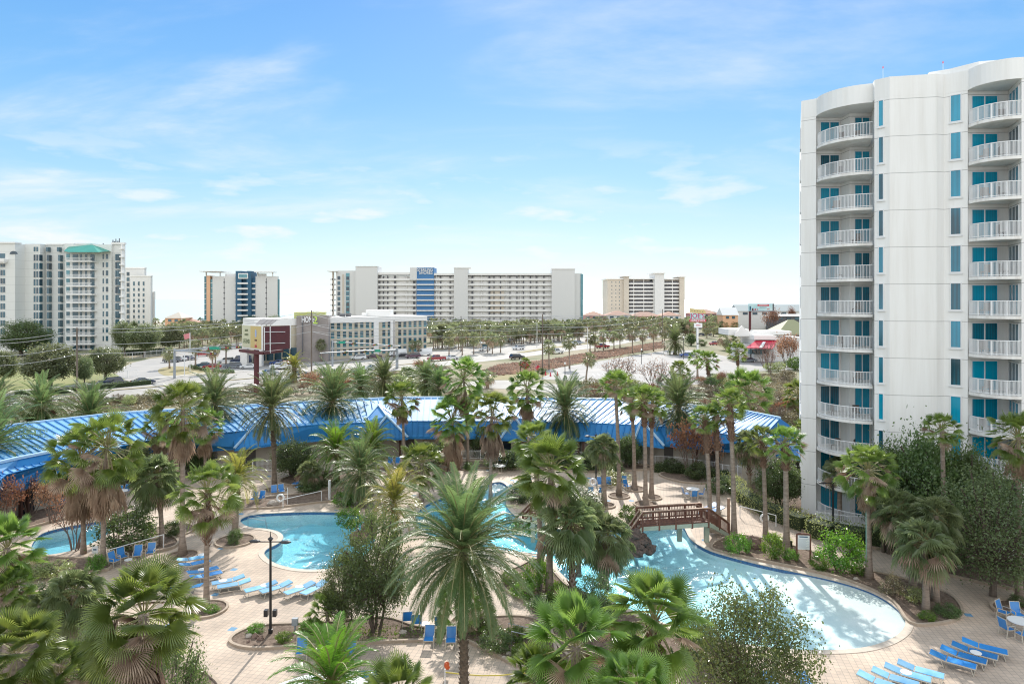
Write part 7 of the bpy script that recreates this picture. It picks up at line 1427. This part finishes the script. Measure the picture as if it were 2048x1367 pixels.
for i in range(5): m.bar(pts[i], pts[i+1], .012, .06)
m.build('tape', M_tape, e); m = MB(); m.tube([(0, 0, 0), (0, 0, .75)], .03, 6); m.build('post', M_white2, e)
x, y, _ = G(896, 1352); m = MB(); m.ellip((0, 0, .5), (.13, .1, .2), 9, 6, jit=.3); o = m.build('orange_bag', pm('orange_cloth', (.65, .13, .03), (.5, .08, .03), scale=6, rough=.7), label='crumpled orange bag hanging on the tape post', category='bag'); o.location = (x-.05, y+.1, 0)
m = MB(); x, y, _ = G(233, 1120); e = empty('small_sign', G(190, 1118), label='small white arched sign between the twin palm trunks', category='sign'); m.box(-.22, .22, -.02, .02, .45, .95); m.build('panel', M_white2, e); m = MB(); m.box(-.03, .03, -.02, .02, 0, .45); m.build('post', M_white2, e); m = MB(); m.box(-.12, .12, -.026, -.0205, .66, .76); m.build('printed_mark', M_navy, e)
# white fences
def fence(pts, h, label, step=.13, name='white_fence', mat=M_white, post=2.2):
    P = [Vector(G(*p)) for p in pts]; e = empty(name, tuple(P[0]), label=label, category='fence'); o = P[0]; m = MB()
    for i in range(len(P)-1):
        a, b = P[i]-o, P[i+1]-o; L = (b-a).length; up = Vector((0, 0, 1)); m.bar(a+up*h, b+up*h, .05, .05); m.bar(a+up*.12, b+up*.12, .04, .04)
        for k in range(int(L/step)+1): q = a.lerp(b, min(1, k*step/L)); m.bar(q+up*.1, q+up*h, .022, .022)
        for k in range(int(L/post)+1): q = a.lerp(b, min(1, k*post/L)); pm_ = MB(); pm_.bar(q, q+up*(h+.08), .08, .08); pm_.build('post', mat, e)
    m.build('panel', mat, e)
fence([(1310, 932), (1350, 934), (1430, 945), (1445, 950), (1475, 955)], 1.15, 'white balustrade behind the reddish bare trees'); fence([(1475, 955), (1500, 962), (1522, 966)], 1.25, 'white gate fence beside the sabal at the fence corner'); fence([(505, 943), (545, 942), (580, 938)], 1.2, 'white gate and fence by the wing entrance'); fence([(885, 918), (1000, 918), (1080, 920)], 1.0, 'white porch rail behind the skirted palms'); fence([(1140, 920), (1240, 922), (1310, 930)], 1.0, 'white porch rail behind the short sabal')
fence([(180, 762), (230, 757), (278, 752)], 1.6, 'white picket fence beside the lawn oak', .35, post=3); fence([(240, 719), (290, 715), (335, 707)], 1.8, 'white fence before the oak row', .5, post=4); fence([(1634, 1052), (1660, 1056), (1700, 1062), (1745, 1063)], 1.2, 'white patio railing at the tower foot')
# ---- utility poles and wires ----
UP = {}
for key, px, by, top, lb in (('a', 154, 785, 655, 'wooden utility pole by the highway before the green-roofed hotel'), ('b', 623, 750, 620, 'wooden utility pole before the stone hotel tower'), ('c', 788, 716, 640, 'wooden utility pole before the hotel wing'), ('d', 922, 703, 632, 'utility pole right of the hotel'), ('e', 1085, 738, 628, 'utility pole in the dune brush'), ('f', 1270, 682, 620, 'utility pole before the beige condominium'), ('g', 1325, 690, 618, 'utility pole beside the row of sabals'), ('h', 1430, 668, 620, 'utility pole beyond the crab shack sign')):
    x, y, _ = G(px, by); h = ZZ(top, y); e = empty('utility_pole', (x, y, 0), label=lb, category='utility pole'); m = MB(); m.tube([(0, 0, 0), (0, 0, h)], [.2, .13], 8); m.build('pole', M_wood, e); m = MB(); m.bar((-1.1, 0, h-.9), (1.1, .3, h-.9), .1, .1); m.bar((-.7, 0, h-3.4), (.7, .2, h-3.4), .08, .08); m.build('crossarm', M_galv, e); UP[key] = (x, y, h)
M_wire = pm('cable', (.45, .45, .45), rough=.4)
def wire(a, b, dz, sag, label, r=.045):
    A_, B_ = Vector(a), Vector(b); m = MB(); n = 10; m.tube([(A_.x+(B_.x-A_.x)*i/n, A_.y+(B_.y-A_.y)*i/n, A_.z+(B_.z-A_.z)*i/n-dz-sag*4*(i/n)*(1-i/n)) for i in range(n+1)], r, 4); return m.build('power_line', M_wire, label=label, category='power line', group='power lines along the highway')
lft = (XX(-120, 128), 128, ZZ(672, 128)); rgt = (XX(1500, 420), 420, ZZ(626, 420))
for i, dz in enumerate((.3, 1.0, 3.4, 5.2)):
    nm = ('topmost', 'second', 'third', 'lowest')[i]
    for a_, b_, w_ in ((lft, UP['a'], 'the picture edge and the pole before the green-roofed hotel'), (UP['a'], UP['b'], 'the green-roofed hotel pole and the stone tower pole'), (UP['b'], UP['c'], 'the stone tower pole and the hotel wing pole'), (UP['c'], UP['d'], 'the hotel wing pole and the pole right of the hotel'), (UP['b'], UP['e'], 'the stone tower pole and the dune brush pole'), (UP['d'], UP['f'], 'the pole right of the hotel and the beige condominium pole'), (UP['e'], UP['g'], 'the dune brush pole and the sabal row pole')): wire(a_, b_, dz, 1.2, nm+' cable between '+w_)
# ---- traffic signals ----
M_sg = pm('street_green', (.02, .30, .20), rough=.5); M_sig = pm('signal_housing', (.09, .05, .03), rough=.6)
def signal(px, by, top, arms, label, r=.28):
    x, y, _ = G(px, by); h = ZZ(top, y); e = empty('signal_mast', (x, y, 0), label=label, category='traffic signal'); m = MB(); m.tube([(0, 0, 0), (0, 0, h)], [r, r*.8], 10); m.build('pole', M_galv, e)
    for (ex, ey, Y2, sigs, sign) in arms:
        p = AT(ex, ey, Y2); d = Vector((p[0]-x, p[1]-y, p[2])); m = MB(); m.tube([(0, 0, h-.5), tuple(Vector((0, 0, h-.5)).lerp(d, .5)+Vector((0, 0, .15))), tuple(d)], [r*.6, r*.5, r*.35], 8); m.build('arm', M_galv, e)
        for t in sigs:
            q = Vector((0, 0, h-.5)).lerp(d, t); m = MB(); m.box(q.x-.65, q.x+.65, q.y-.35, q.y-.05, q.z-.3, q.z+.25); s_ = m.build('signal_head', M_sig, e)
            for k in range(3): m = MB(); m.ellip((q.x-.4+k*.4, q.y-.37, q.z-.02), (.13, .05, .13), 8, 5); m.build('lens', (M_redr, M_tape, M_sg)[k], s_)
        if sign: q = Vector((0, 0, h-.5)).lerp(d, sign); m = MB(); m.box(q.x-1.3, q.x+1.3, q.y-.5, q.y-.42, q.z-.25, q.z+.4); m.build('street_sign', M_sg, e)
signal(349, 757, 697, [(486, 693, 150, (.55, .8, .95), .62), (432, 707, 138, (.95,), 0)], 'long-armed galvanised signal mast at the street corner'); signal(665, 732, 680, [(800, 692, 200, (.3, .62, .85), .12)], 'signal mast before the stone hotel tower'); signal(794, 737, 696, [(640, 706, 160, (.45, .7), .3)], 'thick signal mast on the near side of the highway', .4)
for px, by, top, lb in ((369, 752, 706, 'white post beside the long-armed signal mast'), (1175, 703, 655, 'pale street light pole among the sabals'), (961, 701, 650, 'street light pole before the service building'), (1074, 690, 645, 'street light pole beyond the highway'), (380, 745, 665, 'white flag pole with a pink flag before the grove')):
    e, h = plain_pole(px, by, top, .1, M_white2, lb, 'light_pole' if 'flag' not in lb else 'flag_pole', 'pole')
    if 'flag' in lb: m = MB(); m.bar((-1.5, 0, h-1.1), (0, 0, h-.7), .03, 1.3); m.build('flag', pm('pink_flag', (.6, .22, .24), rough=.7), e)
    else: m = MB(); m.bar((0, 0, h), (-1.4, 0, h+.1), .12, .1); m.build('arm', M_white2, e)
for px, by, top, lb in ((1041, 748, 722, 'black post lamp with round globe beside the flags'), (1130, 762, 728, 'black post lamp with round globe on the lot edge'), (1283, 728, 700, 'black post lamp with round globe by the parking lot'), (1367, 718, 675, 'dark pole lamp beside the island date palm')):
    e, h = plain_pole(px, by, top, .08, M_blk, lb, 'globe_lamp', 'lamp post'); m = MB(); m.ellip((0, 0, h+.15), (.25, .25, .3), 10, 6); m.build('globe', M_lamp, e)
for px, by, top, w, lb in ((1046, 748, 718, 3, 'red and white banner flag behind the small fan palm'), (1072, 745, 729, 3, 'lower red banner flag beside the dark hedge')): e, h = plain_pole(px, by, top, .05, M_white2, lb, 'banner_flag', 'flag'); m = MB(); m.bar((0, 0, h*.45), (.9, .1, h*.75), .03, h*.5); m.build('flag', M_redr, e)
for px, by, lb in ((1091, 750, 'orange traffic cone nearest the dark hedge'), (1101, 752, 'middle orange traffic cone'), (1115, 751, 'orange traffic cone farthest from the dark hedge')):
    e = empty('traffic_cone', G(px, by), label=lb, category='traffic cone'); m = MB(); m.tube([(0, 0, .05), (0, 0, 1.0)], [.25, .05], 10); m.build('cone', M_redr, e); m = MB(); m.box(-.3, .3, -.3, .3, .03, .07); m.build('base', M_redr, e)
tree('dkbush', 1083, 748, 11, 735, 'dark clipped hedge ball beside the traffic cones', 'clipped_bush', 'bush')
# ================= CARS =================
M_tyre = pm('tyre', (.015, .015, .015), rough=.8); M_rim = pm('rim', (.5, .5, .52), rough=.3, metal=.8); M_cg = pm('car_glass', (.015, .02, .025), rough=.05, spec=.9); M_hl = pm('headlight', (.7, .7, .72), rough=.2); M_tl = pm('tail_light', (.4, .01, .01), rough=.3)
def car_paint(n, c): return pm('paint_'+n, c, rough=.25, coat=1, spec=.6)
CP = {'white': car_paint('white', (.75, .76, .77)), 'silver': car_paint('silver', (.42, .46, .5)), 'black': car_paint('black', (.02, .022, .03)), 'navy': car_paint('navy', (.03, .05, .11)), 'red': car_paint('red', (.35, .02, .03)), 'grey': car_paint('grey', (.13, .15, .18)), 'purple': car_paint('plum', (.09, .04, .07)), 'teal': car_paint('teal', (.04, .10, .14)), 'blue': car_paint('blue', (.05, .12, .4))}
SH = {'sedan': (4.7, 1.8, [(0, .35), (0, .68), (.25, .82), (1.15, .92), (1.3, .93), (3.75, .97), (4.55, .95), (4.7, .8), (4.7, .35)], [(1.2, .92), (1.95, 1.38), (3.1, 1.42), (4.0, .96)]),
 'suv': (4.7, 1.9, [(0, .4), (0, .8), (.2, 1.0), (1.05, 1.08), (1.2, 1.08), (4.6, 1.12), (4.7, .95), (4.7, .4)], [(1.1, 1.06), (1.7, 1.66), (4.25, 1.7), (4.6, 1.1)]),
 'pickup': (5.6, 1.95, [(0, .45), (0, .95), (.15, 1.08), (1.4, 1.15), (5.5, 1.15), (5.6, 1.1), (5.6, .45)], [(1.5, 1.12), (2.1, 1.78), (3.55, 1.8), (3.75, 1.12)]),
 'van': (5.8, 2.0, [(0, .4), (0, .95), (.35, 1.25), (1.0, 1.4), (5.75, 1.45), (5.8, 1.0), (5.8, .4)], [(.95, 1.35), (1.6, 2.35), (5.7, 2.45), (5.78, 1.4)])}
def car(kind, col, px, py, hd, label, name=None):
    x, y, _ = G(px, py); L, W_, prof, cab = SH[kind]; r = empty(name or {'van': 'parked_van', 'pickup': 'pickup_truck'}.get(kind, 'car'), (x, y, .02), radians(hd), label=label, category={'van': 'van', 'pickup': 'pickup truck'}.get(kind, 'car'))
    p = CP[col]; w = W_/2; m = MB(); n = len(prof); ox = L/2
    rings = [(w-.09, 1), (w, .985)]
    vs = []
    for yy, sc_ in ((-w+.08, 1), (-w, .9), (w, .9), (w-.08, 1)):
        for (a, z) in prof: zz = .35+(z-.35)*(1 if sc_ == 1 else .93); vs.append((ox-a if sc_ == 1 else ox-(ox+(a-ox)*.985), yy, zz))
    fs = [tuple(range(n)), tuple(range(4*n-1, 3*n-1, -1))]
    for k in range(3): fs += [(k*n+i, (k+1)*n+i, (k+1)*n+(i+1) % n, k*n+(i+1) % n) for i in range(n)]
    m.add(vs, fs)
    def cabm(m_, ins, top_in, dz, shrink, mi=0):
        c = cab; v = []
        for sgn in (-1, 1):
            for i, (a, z) in enumerate(c):
                yy = w-ins if i in (0, len(c)-1) else w-top_in; a2 = a+(shrink if i < len(c)/2 else -shrink); v.append((ox-a2, sgn*yy, z+dz))
        k = len(c); m_.add(v, [tuple(range(k)), tuple(range(2*k-1, k-1, -1))]+[(i, i+k, (i+1) % k+k, (i+1) % k) for i in range(k)], mi)
    cabm(m, .06, .24, 0, 0); m.build('body', p, r)
    # glass slabs just proud of the cabin sides, windscreen and rear
    def lerp(a, b, t): return (a[0]+(b[0]-a[0])*t, a[1]+(b[1]-a[1])*t)
    c0, c1, c2, c3 = cab; g = MB()
    for sgn in (-1, 1):
        a = lerp(c0, c1, .12); b = lerp(c0, c1, .86); c = lerp(c3, c2, .86); d = lerp(c3, c2, .12)
        if kind == 'van': c = (2.3, b[1]); d = (2.3, a[1])
        def yy(z): t = (z-c0[1])/(c1[1]-c0[1]); return (w-.06)+(-.18)*t+.012
        g.add([(ox-a[0]-.18, sgn*yy(a[1]), a[1]), (ox-b[0]-.08, sgn*yy(b[1]), b[1]), (ox-c[0]+.06, sgn*yy(c[1]), c[1]), (ox-d[0]+.12, sgn*yy(d[1]), d[1])], [(0, 1, 2, 3)])
    g.build('side_window', M_cg, r)
    for (p0, p1, nm, sg) in ((c0, c1, 'windscreen', 1), (c3, c2, 'rear_window', -1)):
        if kind == 'van' and sg < 0: continue
        g = MB(); a = lerp(p0, p1, .1); b = lerp(p0, p1, .9); g.add([(ox-a[0]+.02*sg, -w+.14, a[1]), (ox-a[0]+.02*sg, w-.14, a[1]), (ox-b[0]+.02*sg, w-.27, b[1]), (ox-b[0]+.02*sg, -w+.27, b[1])], [(0, 1, 2, 3)]); g.build(nm, M_cg, r)
    for a in (.85, L-.95):
        for sgn in (-1, 1):
            t = MB(); t.tube([(ox-a, sgn*(w-.2), .33), (ox-a, sgn*(w+.01), .33)], .33, 12); wo = t.build('wheel', M_tyre, r); q = MB(); q.tube([(ox-a, sgn*(w), .33), (ox-a, sgn*(w+.025), .33)], .2, 10); q.build('rim', M_rim, wo)
    for sgn in (-1, 1):
        m = MB(); m.box(ox-.06, ox+.015, sgn*(w-.32)-.16, sgn*(w-.32)+.16, prof[1][1]-.14, prof[1][1]+.0); m.build('headlight', M_hl, r); m = MB(); m.box(-ox-.015, -ox+.06, sgn*(w-.28)-.14, sgn*(w-.28)+.14, .68, .82); m.build('tail_light', M_tl, r)
for a in [
 ('suv', 'navy', 221, 770, 222, 'dark blue wagon, rear one of two side by side on the highway'), ('sedan', 'black', 232, 772, 222, 'dark car, nearer one of two side by side on the highway'), ('sedan', 'navy', 286, 768, 40, 'dark blue sedan alone on the highway beside the kerb'),
 ('sedan', 'silver', 536, 750, 225, 'silver sedan passing the billboard pole'), ('sedan', 'white', 745, 740, 222, 'white car roof showing behind the date palms'), ('sedan', 'grey', 600, 753, 222, 'dark sedan behind the short fat date palm'), ('pickup', 'red', 873, 721, 215, 'red pickup truck before the white van'), ('sedan', 'white', 903, 719, 215, 'white sedan following the red pickup'),
 ('suv', 'black', 1034, 718, 32, 'black SUV on the near carriageway'), ('suv', 'white', 1037, 699, 212, 'white SUV coming along the far carriageway'), ('pickup', 'white', 1112, 707, 32, 'white pickup half behind a sabal palm'), ('suv', 'silver', 1152, 689, 212, 'silver SUV farther along the far carriageway'), ('pickup', 'red', 1205, 696, 30, 'red pickup in the distance before the sabal row'), ('sedan', 'white', 970, 701, 215, 'white sedan before the service building'),
 ('suv', 'red', 1430, 690, 200, 'red crossover behind the sign pole'), ('sedan', 'grey', 1497, 724, 185, 'grey-blue sedan in the restaurant lot'), ('sedan', 'blue', 1374, 713, 180, 'blue-white car behind the island palm'), ('sedan', 'navy', 1415, 671, 190, 'dark car on the far road beyond the sign pole'), ('suv', 'white', 1438, 665, 190, 'white car on the far road'), ('pickup', 'red', 1497, 698, 185, 'maroon pickup near the red awning'), ('sedan', 'navy', 1402, 671, 190, 'small dark car just right of the sign pole'),
 ('sedan', 'teal', 407, 734, 200, 'teal sedan at the end of the clipped bushes'), ('sedan', 'red', 424, 737, 200, 'red sedan behind the clipped bushes'), ('suv', 'white', 452, 726, 200, 'white SUV in the second parking row'), ('suv', 'grey', 465, 736, 200, 'blue-grey hatchback behind the clipped bushes'), ('van', 'navy', 482, 727, 200, 'dark blue box van by the hotel canopy'), ('sedan', 'white', 498, 737, 200, 'white hatchback between the canopy posts'), ('suv', 'grey', 343, 724, 200, 'dark grey SUV at the street curve'), ('sedan', 'white', 357, 722, 200, 'white sedan beside the dark grey SUV'), ('sedan', 'navy', 370, 720, 200, 'dark sedan third at the street curve'), ('sedan', 'white', 380, 719, 200, 'white sedan fourth at the street curve'), ('suv', 'red', 405, 712, 200, 'red car in the far parking row'), ('sedan', 'white', 420, 707, 200, 'white car beside the far red car'),
 ('suv', 'white', 557, 737, 200, 'white SUV behind the billboard braces'), ('sedan', 'white', 566, 738, 200, 'white sedan beside the SUV behind the billboard'), ('sedan', 'red', 569, 731, 200, 'red car behind the white sedan near the billboard'), ('sedan', 'blue', 556, 729, 200, 'blue car behind the white SUV near the billboard'),
 ('suv', 'white', 716, 719, 205, 'white SUV parked before the hotel wing'), ('sedan', 'purple', 748, 716, 205, 'plum sedan parked before the hotel wing'), ('sedan', 'black', 805, 714, 205, 'black car parked left of the white van'), ('suv', 'purple', 826, 716, 205, 'plum car touching the white van'), ('van', 'white', 846, 711, 205, 'white high-roofed van before the hotel end'), ('sedan', 'teal', 785, 709, 205, 'teal car in the hotel shade'), ('van', 'white', 795, 712, 205, 'white van half behind the signal mast'), ('sedan', 'white', 903, 697, 205, 'white car under the grove palms'), ('sedan', 'silver', 1022, 683, 205, 'pale car deep in the grove'), ('sedan', 'white', 40, 735, 200, 'white car before the lawn trees'),
]: car(*a)

# white canopy near the camera
cz = 2.4; P_ = [Vector(G(x, y, cz)) for x, y in ((455, 1400), (612, 1348), (705, 1343), (800, 1400))]; c0 = sum(P_, Vector((0, 0, 0)))/4; e = empty('canvas_canopy', (c0.x, c0.y, 0), label='white canvas canopy at the bottom edge before the lamp bed', category='canopy')
q = lambda v: (v.x-c0.x, v.y-c0.y, v.z); tp = c0+Vector((0, -.6, .35)); m = MB(); dn = Vector((0, 0, -.12))
m.add([q(p) for p in P_]+[q(tp)]+[q(p+dn) for p in P_], [(0, 1, 4), (1, 2, 4), (2, 3, 4), (3, 0, 4), (0, 5, 6, 1), (1, 6, 7, 2), (2, 7, 8, 3), (3, 8, 5, 0), (5, 8, 7, 6)]); m.build('canvas', pm('white_canvas', (.78, .79, .82), rough=.8), e)
for p in P_: v = p.lerp(c0, .06); m = MB(); m.box(v.x-c0.x-.03, v.x-c0.x+.03, v.y-c0.y-.03, v.y-c0.y+.03, 0, cz-.1); m.build('leg', M_white2, e)
